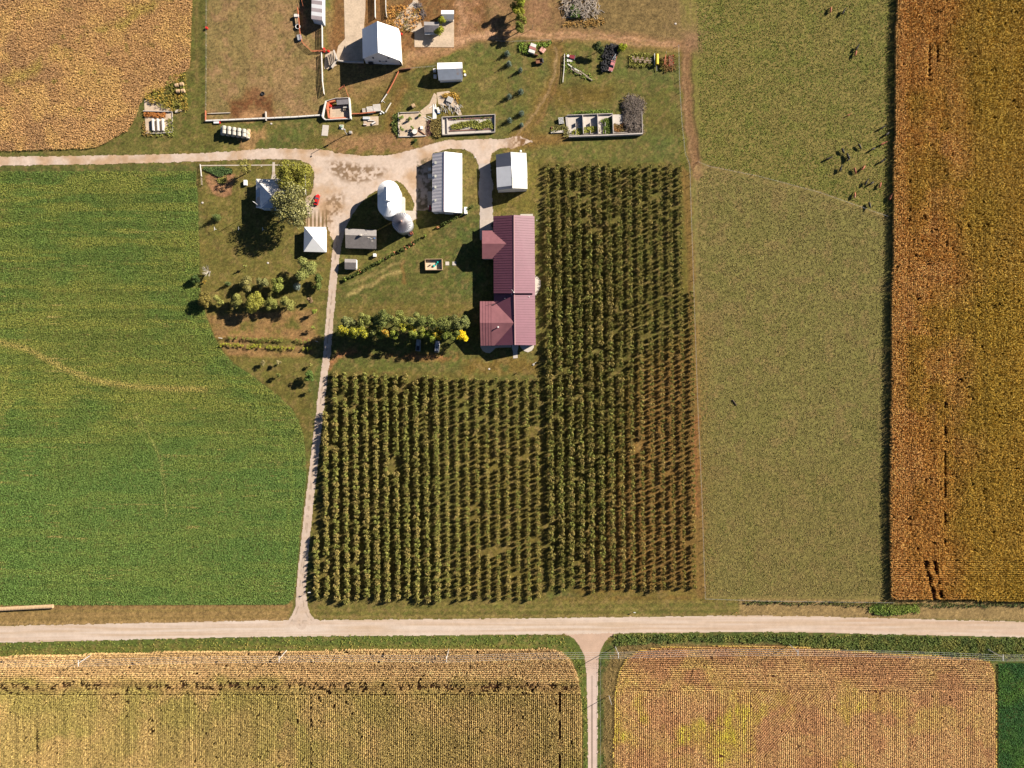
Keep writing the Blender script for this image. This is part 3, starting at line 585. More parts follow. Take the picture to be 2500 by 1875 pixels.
M_RUST = mat('rusty_iron', (.20, .09, .05), .85, .3, 3)
M_STEEL = mat('galvanised_steel', (.42, .43, .44), .45, .1, 2, metal=.3, spec=.5)
M_BLACK = mat('black_rubber', (.03, .03, .033), .8, .2, 4)
M_TRUNK = mat('bark', (.13, .10, .07), .95, .25, 4)
M_WHITE = mat('white_plastic', (.74, .74, .72), .5, .05, 2)
def L3(px, py, h): return G(px, py, h)
def building(name, label, roofs, walls, cat='building', group=None, feats=()):
    """roofs: [(part name, [polygons of (px,py,h)], material, thickness)], walls: [(eaveA0, eaveA1, ridge0, ridge1, eaveB0, eaveB1) of (px,py,h), inset]"""
    pts = [L3(*q) for r in roofs for poly in r[1] for q in poly]
    c = sum(pts, Vector((0, 0, 0))) / len(pts); root = empty(name, (c.x, c.y, 0), label, cat, group)
    for nm, polys, m, th in roofs:
        for i, poly in enumerate(polys):
            mb = MB(); mb.slab([L3(*q) for q in poly], th); mb.build(nm, m if not isinstance(m, (list, tuple)) else m[i], root)
    for wl in walls:
        (a0, a1, r0, r1, b0, b1), m, ins = wl
        P = [L3(*q) for q in (a0, a1, r0, r1, b0, b1)]
        cc = sum((P[i] for i in (0, 1, 4, 5)), Vector((0, 0, 0))) / 4
        def sh(p, k=ins, dz=.22):
            d = Vector((cc.x - p.x, cc.y - p.y, 0)); L = d.length
            return p + d * (k * 1.35 / max(L, .1)) - Vector((0, 0, dz))
        a0_, a1_, r0_, r1_, b0_, b1_ = [sh(p) for p in P]
        r0_.z -= .05; r1_.z -= .05
        f = lambda p: Vector((p.x, p.y, -.05))
        mb = MB(); vs = [f(a0_), f(a1_), f(b1_), f(b0_), a0_, a1_, b1_, b0_, r0_, r1_]
        mb.add(vs, [(0, 1, 5, 4), (1, 2, 6, 9, 5), (2, 3, 7, 6), (3, 0, 4, 8, 7), (4, 5, 9, 8), (8, 9, 6, 7)])
        mb.build('wall', m, root)
    return root
def gable(name, label, A0, A1, R0, R1, B0, B1, hA, hR, hB, m, mw=None, th=.14, ins=.35, group=None, cat='building', mB=None):
    a0, a1, r0, r1, b0, b1 = (*A0, hA), (*A1, hA), (*R0, hR), (*R1, hR), (*B0, hB), (*B1, hB)
    return building(name, label, [('roof', [[a0, a1, r1, r0], [r0, r1, b1, b0]], [m, mB or m], th)], [((a0, a1, r0, r1, b0, b1), mw or M_WALLW, ins)], cat, group)
def face_panel(root, name, m, p, q, z0, z1, out=.04, th=.06, label=None):
    """thin panel on a wall between ground points p and q (world), heights z0..z1, pushed out to the right of p->q"""
    p, q = Vector((p[0], p[1], 0)), Vector((q[0], q[1], 0)); d = (q - p).normalized(); n = Vector((d.y, -d.x, 0)) * out
    mb = MB(); a = p + n; b = q + n; mb.bar((a.x, a.y, (z0 + z1) / 2), (b.x, b.y, (z0 + z1) / 2), th, z1 - z0); return mb.build(name, m, root, label=label)
def wall_items(root, P0, P1, items):
    """items: (name, material, t0, t1, z0, z1) along the wall line P0->P1 (world points)"""
    P0 = Vector(P0); P1 = Vector(P1)
    for nm, m, t0, t1, z0, z1 in items:
        a = P0.lerp(P1, t0); b = P0.lerp(P1, t1); face_panel(root, nm, m, a, b, z0, z1)

# white barn with gable roof and lean-to
barn = building('white_barn', 'big white-roofed barn with small dark loft windows in the cattle yard',
    [('roof', [[(883.9, 70.9, 5.2), (885.6, 143, 5.2), (923.2, 128, 11.0), (921, 52, 11.0)],
               [(921, 52, 11.0), (923.2, 128, 11.0), (975.5, 147.5, 4.8), (972.4, 69.4, 4.8)],
               [(972.6, 69.8, 4.7), (975.7, 147.5, 4.7), (981.3, 153.5, 2.9), (977, 80, 2.9)]], M_METALW, .16)],
    [(((883.9, 70.9, 5.2), (885.6, 143, 5.2), (921, 52, 11.0), (923.2, 128, 11.0), (972.4, 69.4, 4.8), (975.5, 147.5, 4.8)), M_WALLW, .30)])
sw = G(887, 144, 5) ; se = G(975, 148, 4.8); sw.z = se.z = 0
yy = (sw.y + se.y) / 2 - .1 + .35
wall_items(barn, (sw.x + .6, yy, 0), (se.x - .6, yy, 0), [('window', M_GLASS, .24, .29, 5.6, 6.5), ('window', M_GLASS, .40, .45, 2.6, 3.5), ('window', M_GLASS, .60, .65, 2.6, 3.5), ('window', M_GLASS, .70, .75, 5.4, 6.3), ('door', M_DARK, .05, .2, 0.05, 2.4), ('door', M_WOODW, .46, .57, 0.05, 2.6)])
mb = MB(); p = G(981.3, 153.5, 2.7); q = G(977, 80, 2.7); mb.bar((p.x - .2, p.y, 1.3), (q.x - .2, q.y, 1.3), .1, 2.6); mb.build('wall', mat('cream_siding', (.55, .50, .40), .8), barn)

# long white machine shed
ms = gable('machine_shed', 'long white metal machine shed with ribbed pale left slope', (1055.4, 375.2), (1054.7, 517.4), (1084.9, 370), (1083.9, 516.2), (1128, 374.7), (1128, 520), 4.4, 6.6, 4.0, M_METALR, M_WALLW, mB=M_METALW)
mb = MB(); p, q = G(1084.9, 370, 6.66), G(1083.9, 516.2, 6.66); mb.bar(p, q, .3, .08); mb.build('ridge_cap', mat('pinkish_ridge', (.45, .36, .38), .5), ms)
for yy in (397, 430, 457, 489):
    c = G(1064, yy, 5.12); mb = MB(); mb.box((c.x, c.y, c.z + .02), (1.0, 1.0, .10)); mb.build('skylight', mat('dull_skylight', (.40, .40, .36), .3), ms)
a = G(1057, 518.5, 4.2); b = G(1126, 521, 4); wall_items(ms, (a.x, a.y + .42, 0), (b.x, b.y + .42, 0), [('door', M_WHITE, .03, .16, .05, 3.0), ('door', M_METALW, .4, .7, .05, 3.6)])

# patchwork roofed shed
ps = building('patchwork_shed', 'white shed whose roof is patched in grey, white and slate panels',
    [('roof', [[(1210.5, 377.6, 5.0), (1211.6, 408.7, 5.0), (1247.8, 404.7, 7.5), (1246.7, 371, 7.5)],
               [(1211.6, 408.7, 5.03), (1213.4, 457.4, 5.03), (1249.4, 453.0, 7.53), (1247.8, 404.7, 7.53)],
               [(1213.4, 457.4, 5.0), (1214, 464.2, 5.0), (1251, 459.3, 7.5), (1249.4, 453.0, 7.5)],
               [(1246.7, 371, 7.5), (1248.2, 393.5, 7.5), (1286, 395.6, 5.0), (1285, 373.6, 5.0)],
               [(1248.2, 393.5, 7.53), (1250.5, 432.0, 7.53), (1287, 434.6, 5.03), (1286, 395.6, 5.03)],
               [(1250.5, 432.0, 7.5), (1251, 459.3, 7.5), (1287.9, 461, 5.0), (1287, 434.6, 5.0)]],
      [M_SLATE, M_METALW, M_SLATE, mat('pale_grey_metal_roof', (.44, .43, .40), .45), M_METALW, mat('pale_grey_metal_roof', (.44, .43, .40))], .12)],
    [(((1210.5, 377.6, 5.0), (1214, 464.2, 5.0), (1246.7, 371, 7.5), (1251, 459.3, 7.5), (1285, 373.6, 5.0), (1287.9, 461, 5.0)), M_WALLW, .3)])
a = G(1215, 464, 5); b = G(1287, 461.4, 5); wall_items(ps, (a.x, a.y + .45, 0), (b.x, b.y + .3, 0), [('door', M_WHITE, .42, .6, .05, 2.6)])
c = G(1271, 371.5, .5); mb = MB(); mb.lathe((c.x, c.y + .3, 0), [(.45, 0), (.45, .9), (.2, 1.1)], 14); mb.build('flue', M_WHITE, ps)

# oval corn crib with ridge cupola
root = empty('corn_crib', G(949, 494), 'tall oval white corn crib with a long cupola on its ridge', 'corn crib')
root.location.z = 0
def oval(cx, cy, rx, hl, n=14):
    """stadium outline, long axis along y"""
    o = [(cx + rx * math.cos(math.pi * k / n), cy + hl + rx * math.sin(math.pi * k / n)) for k in range(n + 1)]
    return o + [(cx - rx * math.cos(math.pi * k / n), cy - hl - rx * math.sin(math.pi * k / n)) for k in range(n + 1)]
top_c = G(948.6, 484.8, 8.0); rx, hl = 4.05, 2.75
base = oval(top_c.x, top_c.y, rx, hl); eav = oval(top_c.x, top_c.y, rx + .12, hl)
mb = MB(); n = len(base); mb.add([(x, y, 0) for x, y in base] + [(x, y, 8) for x, y in base], [(i, (i + 1) % n, n + (i + 1) % n, n + i) for i in range(n)] + [tuple(range(n, 2 * n))])
mb.build('wall', mat('white_crib_wall', (.60, .61, .62), .5, .06, 1), root)
rid = [(top_c.x, top_c.y + hl + .3), (top_c.x, top_c.y - hl - .6)]
vs = [(x, y, 8.05) for x, y in eav] + [(rid[0][0], rid[0][1], 10.6), (rid[1][0], rid[1][1], 10.6)]; fs = []
h_ = n // 2
for i in range(n):
    j = (i + 1) % n; yi, yj = eav[i][1], eav[j][1]
    if abs(yi - yj) > hl * 1.5: fs.append((i, j, n + 1, n) if yi > yj else (i, j, n, n + 1))
    else: fs.append((i, j, n if (yi + yj) / 2 > top_c.y else n + 1))
mb = MB(); mb.add(vs, fs); rf = mb.build('roof', M_METALW, root)
mb = MB(); cx, cy = top_c.x + .15, top_c.y + .6; mb.box((cx, cy, 11.2), (1.9, 4.6, 3.4)); cup = mb.build('cupola', M_METALW, root)
mb = MB(); mb.slab([(cx - 1.1, cy - 2.5, 12.9), (cx, cy - 2.5, 13.7), (cx, cy + 2.5, 13.7), (cx - 1.1, cy + 2.5, 12.9)], .08); mb.slab([(cx + 1.1, cy - 2.5, 12.9), (cx, cy - 2.5, 13.72), (cx, cy + 2.5, 13.72), (cx + 1.1, cy + 2.5, 12.9)], .08); mb.build('cupola_roof', M_METALW, cup)
mb = MB(); mb.box((top_c.x + rx + .55, top_c.y - 1.2, 1.4), (1.3, 6.2, 2.8)); mb.build('side_lean_to', mat('cream_siding', (.55, .50, .40)), root)
for k in range(3):
    a = G(952 - 2 * k, 512 + 3 * k, 9.4); b = G(985, 528, 7.2)
mb = MB(); mb.tube([G(955, 513, 10.2), G(951, 521, 9.6)], .12); mb.build('conveyor_pipe', M_STEEL, root)
tag(root)

# ribbed grain bin
bc = G(981.5, 542.8, 7.0); root = empty('grain_bin', (bc.x, bc.y, 0), 'round galvanised grain bin with a ribbed cone roof beside the oval crib', 'grain bin')
mb = MB(); mb.lathe((bc.x, bc.y, 0), [(3.62, 0), (3.62, 7.0)], 40); mb.build('wall', mat('galvanised_bin_wall', (.50, .52, .55), .4, .08, 1, metal=.2, spec=.5, wave=(2, .35, .02)), root, smooth=True)
mb = MB(); N_ = 64; vs = [(bc.x, bc.y, 8.9)]; fs = []
for k in range(N_):
    a = 2 * math.pi * k / N_; hh = .0 if k % 2 else .12
    vs.append((bc.x + 3.8 * math.cos(a), bc.y + 3.8 * math.sin(a), 6.95 + hh)); vs.append((bc.x + .5 * math.cos(a), bc.y + .5 * math.sin(a), 8.7 + hh * .3))
for k in range(N_):
    a, b = 1 + 2 * k, 1 + 2 * ((k + 1) % N_); fs += [(a, b, b + 1, a + 1), (a + 1, b + 1, 0)]
mb.add(vs, fs); rf = mb.build('roof', mat('bin_roof', (.55, .56, .58), .4, .06, 1, spec=.5), root)
for k in range(32):
    a = 2 * math.pi * (k + .5) / 32; ca, sa = math.cos(a), math.sin(a)
    MB().bar((bc.x + 3.78 * ca, bc.y + 3.78 * sa, 7.12), (bc.x + .5 * ca, bc.y + .5 * sa, 8.86), .17, .16).build('roof_rib', mat('bin_rib', (.16, .14, .15), .5), rf)
MB().lathe((bc.x, bc.y, 8.6), [(.42, 0), (.42, .5), (.05, .75)], 12).build('roof_cap', mat('rusty_cap', (.45, .30, .25), .6), root)
mb = MB(); mb.bar(G(1003, 533, 1.5), G(985, 541, 8.4), .35, .06); mb.build('ladder', M_STEEL, root)
c = G(1002, 571.5, .4); root = empty('aeration_fan', (c.x, c.y, 0), 'small round dark fan with a rusty red rim on the lawn below the grain bin', 'fan')
MB().lathe((c.x, c.y, 0), [(.95, 0), (.95, .9), (.78, .9), (.78, .55)], 20).build('housing', M_DARK, root)
MB().lathe((c.x + .5, c.y + .35, 0), [(.62, 0), (.62, .75), (.3, .78)], 16).build('red_cover', mat('rust_red', (.35, .10, .06), .7), root)

# grey shed, little sheds
gs = gable('grey_shingle_shed', 'brown-grey shingled shed with torn patches and a ridge chimney beside the driveway', (842.7, 558), (918.8, 561.5), (842.7, 573.3), (918.9, 576), (843.6, 605.3), (918.5, 607.5), 2.7, 4.3, 2.6, M_SHING2, mat('grey_boards', (.30, .27, .24), .9), mB=M_SHING)
c = G(881.4, 574, 4.3); MB().box((c.x, c.y, 4.6), (.75, .75, 1.3)).build('chimney', M_CONCW, gs)
for (px, py, sx, sy, m_) in ((901, 579, 1.1, .5, M_CONCW), (906, 582, .8, .6, M_STEEL), (914, 580, .6, .9, mat('blue_tarp', (.10, .2, .4), .6)), (893, 571, .9, .25, M_CONCW), (846, 571.5, .8, .3, M_CONCW), (909, 588, .7, .35, M_CONCW)):
    z = 4.3 - abs(py - 574.5) * .05 + .03; c = G(px, py, z); MB().box((c.x, c.y, c.z - .02), (sx, sy, .06), .2).build('roof_patch', m_, gs)
sh = gable('garden_shed', 'small grey-roofed shed with a white end wall beside the driveway', (841.5, 632), (869.6, 632.8), (841.5, 640.5), (869.6, 641), (841.5, 656.7), (868.8, 657.4), 2.3, 3.2, 2.2, M_SHING2, M_WALLW, mB=M_SHING, ins=.1)
c = G(870.5, 645, 1.3); MB().box((c.x, c.y, 1.2), (.12, 3.4, 2.3)).build('door', M_METALW, sh)
c = G(915.4, 623.3, .7); root = empty('well_house', (c.x, c.y, 0), 'tiny white box on the lawn right of the small grey shed', 'box')
MB().box((c.x, c.y, .65), (1.0, 1.1, 1.3)).build('body', M_WALLW, root); MB().box((c.x, c.y, 1.35), (1.15, 1.25, .12)).build('lid', M_WHITE, root)

# weathered metal shed north
ns = gable('metal_shed', 'small shed with weathered blue-white metal roof below the barn', (1067.7, 153.3), (1128.3, 151.9), (1067.5, 169), (1129, 166.5), (1070.8, 196.2), (1129.6, 193.6), 4.0, 5.6, 2.9, M_METALW, M_WALLW, mB=M_RUSTY)
for k, (px, py) in enumerate(((1134, 175), (1135.5, 183))):
    c = G(px, py, .5); MB().lathe((c.x, c.y, 0), [(.4, 0), (.4, .9)], 12).build('barrel', M_WHITE if k else mat('yellow_plastic', (.6, .5, .1), .5), ns)
for k, (px, py) in enumerate(((1061, 172), (1062, 187))):
    c = G(px, py, .5); MB().box((c.x, c.y, .5), (1.1, 1.3, .9)).build('crate', M_WOODW, ns)
# dark shed and little white shed on the upper slab
ds = building('dark_shed', 'dark weathered shed with a pale ridge strip on the concrete pad', [('roof', [[(1034.9, 52.8, 3.0), (1072, 54, 3.0), (1071.6, 62, 3.7), (1035.2, 61.3, 3.7)], [(1035.2, 61.3, 3.7), (1071.6, 62, 3.7), (1071, 79, 2.6), (1036, 78, 2.6)], [(1036, 78.6, 2.3), (1071, 79.6, 2.3), (1070.8, 85.4, 1.9), (1036.8, 84.6, 1.9)]], [M_SHING2, M_DARKR, M_STEEL], .1)],
    [(((1034.9, 52.8, 3.0), (1072, 54, 3.0), (1035.2, 61.3, 3.7), (1071.6, 62, 3.7), (1036, 79, 2.5), (1071, 80, 2.5)), M_WOOD, .25)])
wsh = gable('white_lean_shed', 'little shed with white upper slope and grey skylit lower slope near the top edge', (1077, 25), (1108.2, 25), (1077, 34.2), (1108.2, 34.2), (1084, 47.4), (1107.5, 47.4), 2.9, 3.3, 2.2, M_METALW, M_WALLW, mB=M_STEEL, ins=.2)
# open-front striped shed cut by the top edge
ss = building('striped_cattle_shed', 'long cattle shed with white and dull striped roof panels at the top edge', [('roof', [[(760 + k * .2, 46.3 - 9.3 * k - 9.3, 3.9), (760 + k * .2, 46.3 - 9.3 * k, 3.9), (787.0, 49.8 - 9.3 * k, 4.9), (787.0, 49.8 - 9.3 * k - 9.3, 4.9)] for k in range(10)], [mat('faded_pink_metal', (.42, .35, .35), .5) if k % 2 == 0 else M_METALW for k in range(10)], .1)], [])
a, b, c_, d_ = G(761, -46, 3.8), G(761.4, 46, 3.8), G(786.6, 49.5, 4.8), G(786.5, -44, 4.8)
mb = MB(); vs = [(p.x, p.y, 0) for p in (b, c_, d_, a)] + [(b.x, b.y + .2, 3.7), (c_.x - .1, c_.y + .2, 4.7), (d_.x - .1, d_.y, 4.7), (a.x, a.y, 3.7)]
mb.add(vs, [(0, 1, 5, 4), (1, 2, 6, 5), (2, 3, 7, 6)]); mb.build('wall', mat('pale_blue_sheet', (.50, .56, .60), .6), ss)

# maroon-roofed house: two main blocks and two wings
HN, HR = 5.5, 8.7
E4 = 4.7
house = building('farmhouse', 'long maroon metal-roofed farmhouse with two wings beside the orchard',
    [('roof', [[(1204.4, 528, HN), (1205.3, 715.6, HN), (1255.9, 715.6, HR), (1255.3, 524.7, HR)], [(1255.3, 524.7, HR), (1255.9, 715.6, HR), (1306.6, 715.6, HN), (1304.8, 527.8, HN)]], M_RED, .2),
     ('roof', [[(1205.5, 714, E4 - .5), (1207.5, 843, E4 - .5), (1257.6, 842, 7.4), (1256, 714, 7.4)], [(1256, 714, 7.4), (1257.6, 842, 7.4), (1307.9, 842.8, E4 - .5), (1306, 714, E4 - .5)]], M_RED, .2),
     ('wing_roof', [[(1177, 594.9, 7.5), (1243, 594.9, 7.5), (1216, 563, 5.2), (1177, 563, 5.2)], [(1177, 594.9, 7.5), (1177.3, 631.8, 5.2), (1216, 631.8, 5.2), (1243, 594.9, 7.5)]], M_REDX, .2),
     ('wing_roof', [[(1171.9, 788.2, 7.38), (1257, 788.2, 7.38), (1216, 735.6, 4.2), (1171.9, 735.6, 4.2)], [(1171.9, 788.2, 7.38), (1173.5, 844, 4.2), (1216, 843.4, 4.2), (1257, 788.2, 7.38)]], M_REDX, .2)],
    [(((1204.4, 528, HN), (1205.3, 715.6, HN), (1255.3, 524.7, HR), (1255.9, 715.6, HR), (1304.8, 527.8, HN), (1306.6, 715.6, HN)), M_TANW, .45),
     (((1205.5, 716, E4 - .5), (1207.5, 843, E4 - .5), (1256, 716, 7.4), (1257.6, 842, 7.4), (1306, 716, E4 - .5), (1307.9, 842.8, E4 - .5)), M_TANW, .45),
     (((1177, 563, 5.2), (1214, 563, 5.2), (1177, 594.9, 7.5), (1214, 594.9, 7.5), (1177.3, 631.8, 5.2), (1214, 631.8, 5.2)), M_TANW, .45),
     (((1171.9, 735.6, 4.2), (1214, 735.6, 4.2), (1171.9, 788.2, 7.38), (1214, 788.2, 7.38), (1173.5, 844, 4.2), (1214, 843.4, 4.2)), M_TANW, .45)])
for (p0, p1) in (((1255.3, 524.7, HR + .05), (1255.9, 715.6, HR + .05)), ((1256, 716, 7.65), (1257.6, 842, 7.45))):
    MB().bar(L3(*p0), L3(*p1), .34, .08).build('ridge_cap', M_RIDGE, house)
def seams(e0, e1, r0, r1, step=.95, m=None):
    e0, e1, r0, r1 = L3(*e0), L3(*e1), L3(*r0), L3(*r1); n = int((e1 - e0).length / step); mb = MB()
    for k in range(1, n):
        a = e0.lerp(e1, k / n); b = r0.lerp(r1, k / n); a.z += .03; b.z += .03; mb.bar(a, b, .07, .08)
    mb.build('seam', m or mat('maroon_seam', (.13, .05, .065), .5, .05, 1), house)
seams((1204.4, 528, HN), (1205.3, 715.6, HN), (1255.3, 524.7, HR), (1255.9, 715.6, HR)); seams((1304.8, 527.8, HN), (1306.6, 715.6, HN), (1255.3, 524.7, HR), (1255.9, 715.6, HR))
seams((1306, 718, 4.2), (1307.9, 842.8, 4.2), (1256, 718, 7.4), (1257.6, 842, 7.4))
seams((1171.9, 735.6, 4.2), (1206, 735.6, 4.2), (1171.9, 788.2, 7.38), (1206, 788.2, 7.38)); seams((1173.5, 844, 4.2), (1206, 843.4, 4.2), (1171.9, 788.2, 7.38), (1206, 788.2, 7.38))
for (px, py, z, r, h_) in ((1254.6, 713.6, 8.5, .14, 1.4), (1249.4, 717.5, 7.2, .12, .6), (1216.4, 798.4, 6.2, .2, 1.5), (1232.6, 728.6, 6.0, .1, .5), (1291.8, 724.4, 4.9, .12, .5), (1204, 743.8, 4.3, .16, .7)):
    c = G(px, py, z + h_); MB().lathe((c.x, c.y, z - .3), [(r, 0), (r, h_ + .3), (r * 1.5, h_ + .3), (r * 1.5, h_ + .42)], 10).build('roof_vent', M_WHITE if r != .16 else M_DARK, house)
MB().bar(G(1254.6, 713.6, 8.8), G(1249, 706.5, 11.5), .09, .09).build('antenna', M_WHITE, house)
for (px, py, w_, d_) in ((1202.5, 550.6, .9, 1.7),):
    c = G(px, py, .6); MB().box((c.x, c.y, .6), (w_, d_, 1.2)).build('air_conditioner', M_DARK, house)
a = G(1176, 843.5, 3.6); b = G(1212, 843, 3.6); wall_items(house, (a.x + .5, a.y + .45, 0), (b.x, b.y + .45, 0), [('window', M_GLASS, .15, .35, 1, 2.2), ('window', M_GLASS, .6, .8, 1, 2.2)])
a = G(1209, 843, 3.6); b = G(1305, 842.8, 3.6); wall_items(house, (a.x, a.y + .45, 0), (b.x, b.y + .45, 0), [('window', M_GLASS, .15, .25, 1, 2.2), ('door', M_WHITE, .40, .47, .05, 2.1), ('window', M_GLASS, .62, .75, 1, 2.2)])

# old two-storey house with hipped roof above a lower porch roof
e = 6.0; pk = (664, 479, 9.4)
old = building('old_farmhouse', 'two-storey blue-grey hip-roofed house half hidden under two big trees',
    [('roof', [[(633.5, 447, e), (688, 447.5, e), pk], [(633.5, 447, e), pk, (634.8, 507.5, e)], [(634.8, 507.5, e), pk, (688, 508.5, e)], [(688, 447.5, e), (688, 508.5, e), pk]], [mat('sunlit_hip_roof', (.60, .57, .54), .5, .08, 1), mat('shaded_hip_roof', (.26, .33, .44), .5, .08, 1), mat('shaded_hip_roof', (.26, .33, .44)), mat('sunlit_hip_roof', (.60, .57, .54))], .15),  # one roof in two colours: sunlight painted on sun-side slopes, bluish shade opposite
     ('porch_roof', [[(625.1, 436.7, 3.0), (690, 437.5, 3.0), (690, 450, 3.7), (633, 450, 3.7)], [(625.1, 436.7, 3.0), (633, 450, 3.7), (634.5, 504, 3.7), (624.7, 506.7, 3.0)], [(624.7, 506.7, 3.0), (634.5, 504, 3.7), (652, 504, 3.7), (647, 514, 3.0), (638, 509.5, 3.0)]], [mat('sunlit_hip_roof', (.60, .57, .54)), M_RUSTY, M_WALLW], .12)],
    [(((634, 447.5, e), (634.8, 507.5, e), (660, 447.5, e + .4), (660, 507.5, e + .4), (688, 447.5, e), (688, 508.5, e)), mat('pale_blue_siding', (.42, .50, .56), .7, .05, 2), .35),
     (((625.1, 436.7, 3.0), (624.7, 506.7, 3.0), (632, 440, 3.4), (632, 504, 3.4), (650, 437, 3.0), (650, 504, 3.0)), M_WALLW, .6)])
a = G(640, 508, 6); b = G(688, 508.5, 6); wall_items(old, (a.x, a.y + .3, 0), (b.x, b.y + .3, 0), [('window', M_GLASS, .35, .5, 3.9, 5.2), ('window', M_GLASS, .7, .82, 3.9, 5.2), ('window', M_GLASS, .3, .45, 1, 2.3)])
mast = empty('antenna_mast', G(636, 506.5), 'thin white leaning mast against the corner of the old house', 'antenna')
MB().bar(G(636, 506.5, .0) , G(619, 492, 11.0), .12, .12).build('pole', M_WHITE, mast)
for k in range(4):
    a = G(619.5 + k * .8, 492.5 + k * .8, 10.9 - k * .4); MB().bar(a + Vector((-.5, .25, 0)), a + Vector((.5, -.25, 0)), .05, .05).build('antenna_rod', M_WHITE, mast)

# garage with pyramid roof
e = 3.0; pk = (764.3, 580, 5.6)
gr = building('garage', 'white square garage with a pyramid roof left of the driveway',
    [('roof', [[(742.6, 553.7, e), (796, 554.4, e), pk], [(742.6, 553.7, e), pk, (741.5, 614.2, e)], [(741.5, 614.2, e), pk, (795.8, 615.8, e)], [(796, 554.4, e), (795.8, 615.8, e), pk]], M_METALW, .12)],
    [(((742.6, 553.7, e), (741.5, 614.2, e), (768, 553.7, e + .3), (768, 614.5, e + .3), (796, 554.4, e), (795.8, 615.8, e)), M_WALLW, .5)])
a = G(746, 554, 3); b = G(793, 554.6, 3); a.y -= .6; wall_items(gr, (b.x, a.y, 0), (a.x, a.y, 0), [('door', M_WHITE, .08, .42, .05, 2.3), ('door', M_WHITE, .56, .92, .05, 2.3)])

# ---------------------------------------------------------------- concrete slabs, walks and yards
def pad(name, pts, h, m, label, cat='concrete pad', kind=None, z0=0.0, smooth=False):
    P = smooth_line(list(pts) + [pts[0]], 5)[:-1] if smooth else pts
    mb = MB(); mb.slab([G(px, py, 0) + Vector((0, 0, z0 + h)) for px, py in P], h + .02 if z0 == 0 else h); o = mb.build(name, m)
    return tag(o, label, cat, kind=kind)
pad('barn_yard_slab', [(838, -60), (893, -60), (892, 25), (889, 60), (888, 152), (826, 150), (818, 145), (826, 112), (842, 95), (841, 40)], .06, M_CONCD, 'dung-spotted concrete yard left of the white barn', kind='structure', cat='pavement')
pad('shed_yard_slab', [(1012, 82), (1030, 66), (1077, 50), (1108.5, 48), (1108.5, 115.5), (1012, 115)], .12, M_CONCD, 'stained concrete pad under the dark shed', kind='structure', cat='pavement')
pad('weedy_slab', [(978, 30), (1006, 8), (1013, -12), (1024, 8), (1020, 30), (1034, 75), (1012, 80), (975, 68), (960, 55)], .05, M_CONCD, 'broken pale slab overgrown with orange weeds right of the barn', kind='structure', cat='pavement')
pad('patio', [(1306, 672), (1312, 675), (1320, 685), (1320, 700), (1314, 712), (1308, 722), (1300, 722), (1300, 672)], .10, M_CONCW, 'pale half-octagon patio on the orchard side of the maroon-roofed house', cat='patio')
pad('patio', [(1270, 838), (1303.5, 838), (1303.5, 848), (1298, 856), (1289, 860.2), (1280, 857), (1273, 850), (1270, 846)], .10, M_CONCW, 'sunlit rounded patio at the lower right corner of the maroon-roofed house', cat='patio')
pad('patio', [(1173, 838), (1173.5, 848), (1178, 856), (1186, 861), (1196, 862), (1204, 856), (1209, 850), (1218, 848.5), (1248, 848), (1248, 838)], .10, M_CONC, 'shaded curving patio along the lower wall of the maroon-roofed house', cat='patio')
pad('walk', [(1249, 838), (1265.5, 838), (1265.5, 848), (1263, 858), (1264, 874), (1253, 875), (1252.5, 858), (1249.5, 849)], .10, M_CONCW, 'short flared walk leaving the lower wall of the maroon-roofed house', cat='walk')
pad('house_apron', [(1171.3, 537), (1206, 537), (1206, 586), (1171.6, 586)], .10, M_CONC, 'concrete apron in the corner of the upper wing of the maroon-roofed house', cat='pavement', kind='structure')
pad('door_slab', [(1269, 529), (1271, 523), (1301, 522.5), (1301, 530)], .12, M_CONCW, 'small white slab against the upper wall of the maroon-roofed house', cat='pad')
pad('front_walk', [(665.5, 396), (671, 396), (671.5, 424), (676, 432), (681, 438), (662, 438), (664.5, 424)], .08, M_CONC, 'narrow concrete walk from the lane to the old house', cat='walk')
pad('side_walk', [(491, 403), (750, 401.2), (750, 403.6), (491, 405.4)], .06, M_CONC, 'thin pale walk running along the top of the old house lawn', cat='walk')
pad('loading_slab', [(785, 331), (800, 332), (803, 306), (788, 305)], .12, M_CONCW, 'pale concrete slab on the grass below the calf pen', cat='slab')
for k, (x0, y0) in enumerate(((1087.6, 638.8), (1104.5, 638.8))):
    pad('paving_square', [(x0, y0), (x0 + 9, y0), (x0 + 9, y0 + 9), (x0, y0 + 9)], .12, M_CONCW, ('white square slab on the lawn nearer the wooden playpen', 'white square slab half in the shadow of the maroon-roofed house')[k], cat='slab')
pad('pen_floor', [(806, 262), (857, 252), (858, 290), (806, 294)], .07, M_CONCD, 'straw-littered concrete floor of the calf pen', kind='structure', cat='pavement')
pad('chute_floor', [(795, 128), (818, 124), (822, 160), (800, 169), (791, 168)], .07, M_CONCD, 'pale concrete beside the loading chute', kind='structure', cat='pavement')
pad('bin_pad', [(985, 514), (1015, 515), (1015, 533), (1006, 541), (995, 530)], .07, M_CONC, 'concrete pad between the crib and the machine shed', kind='structure', cat='pavement')
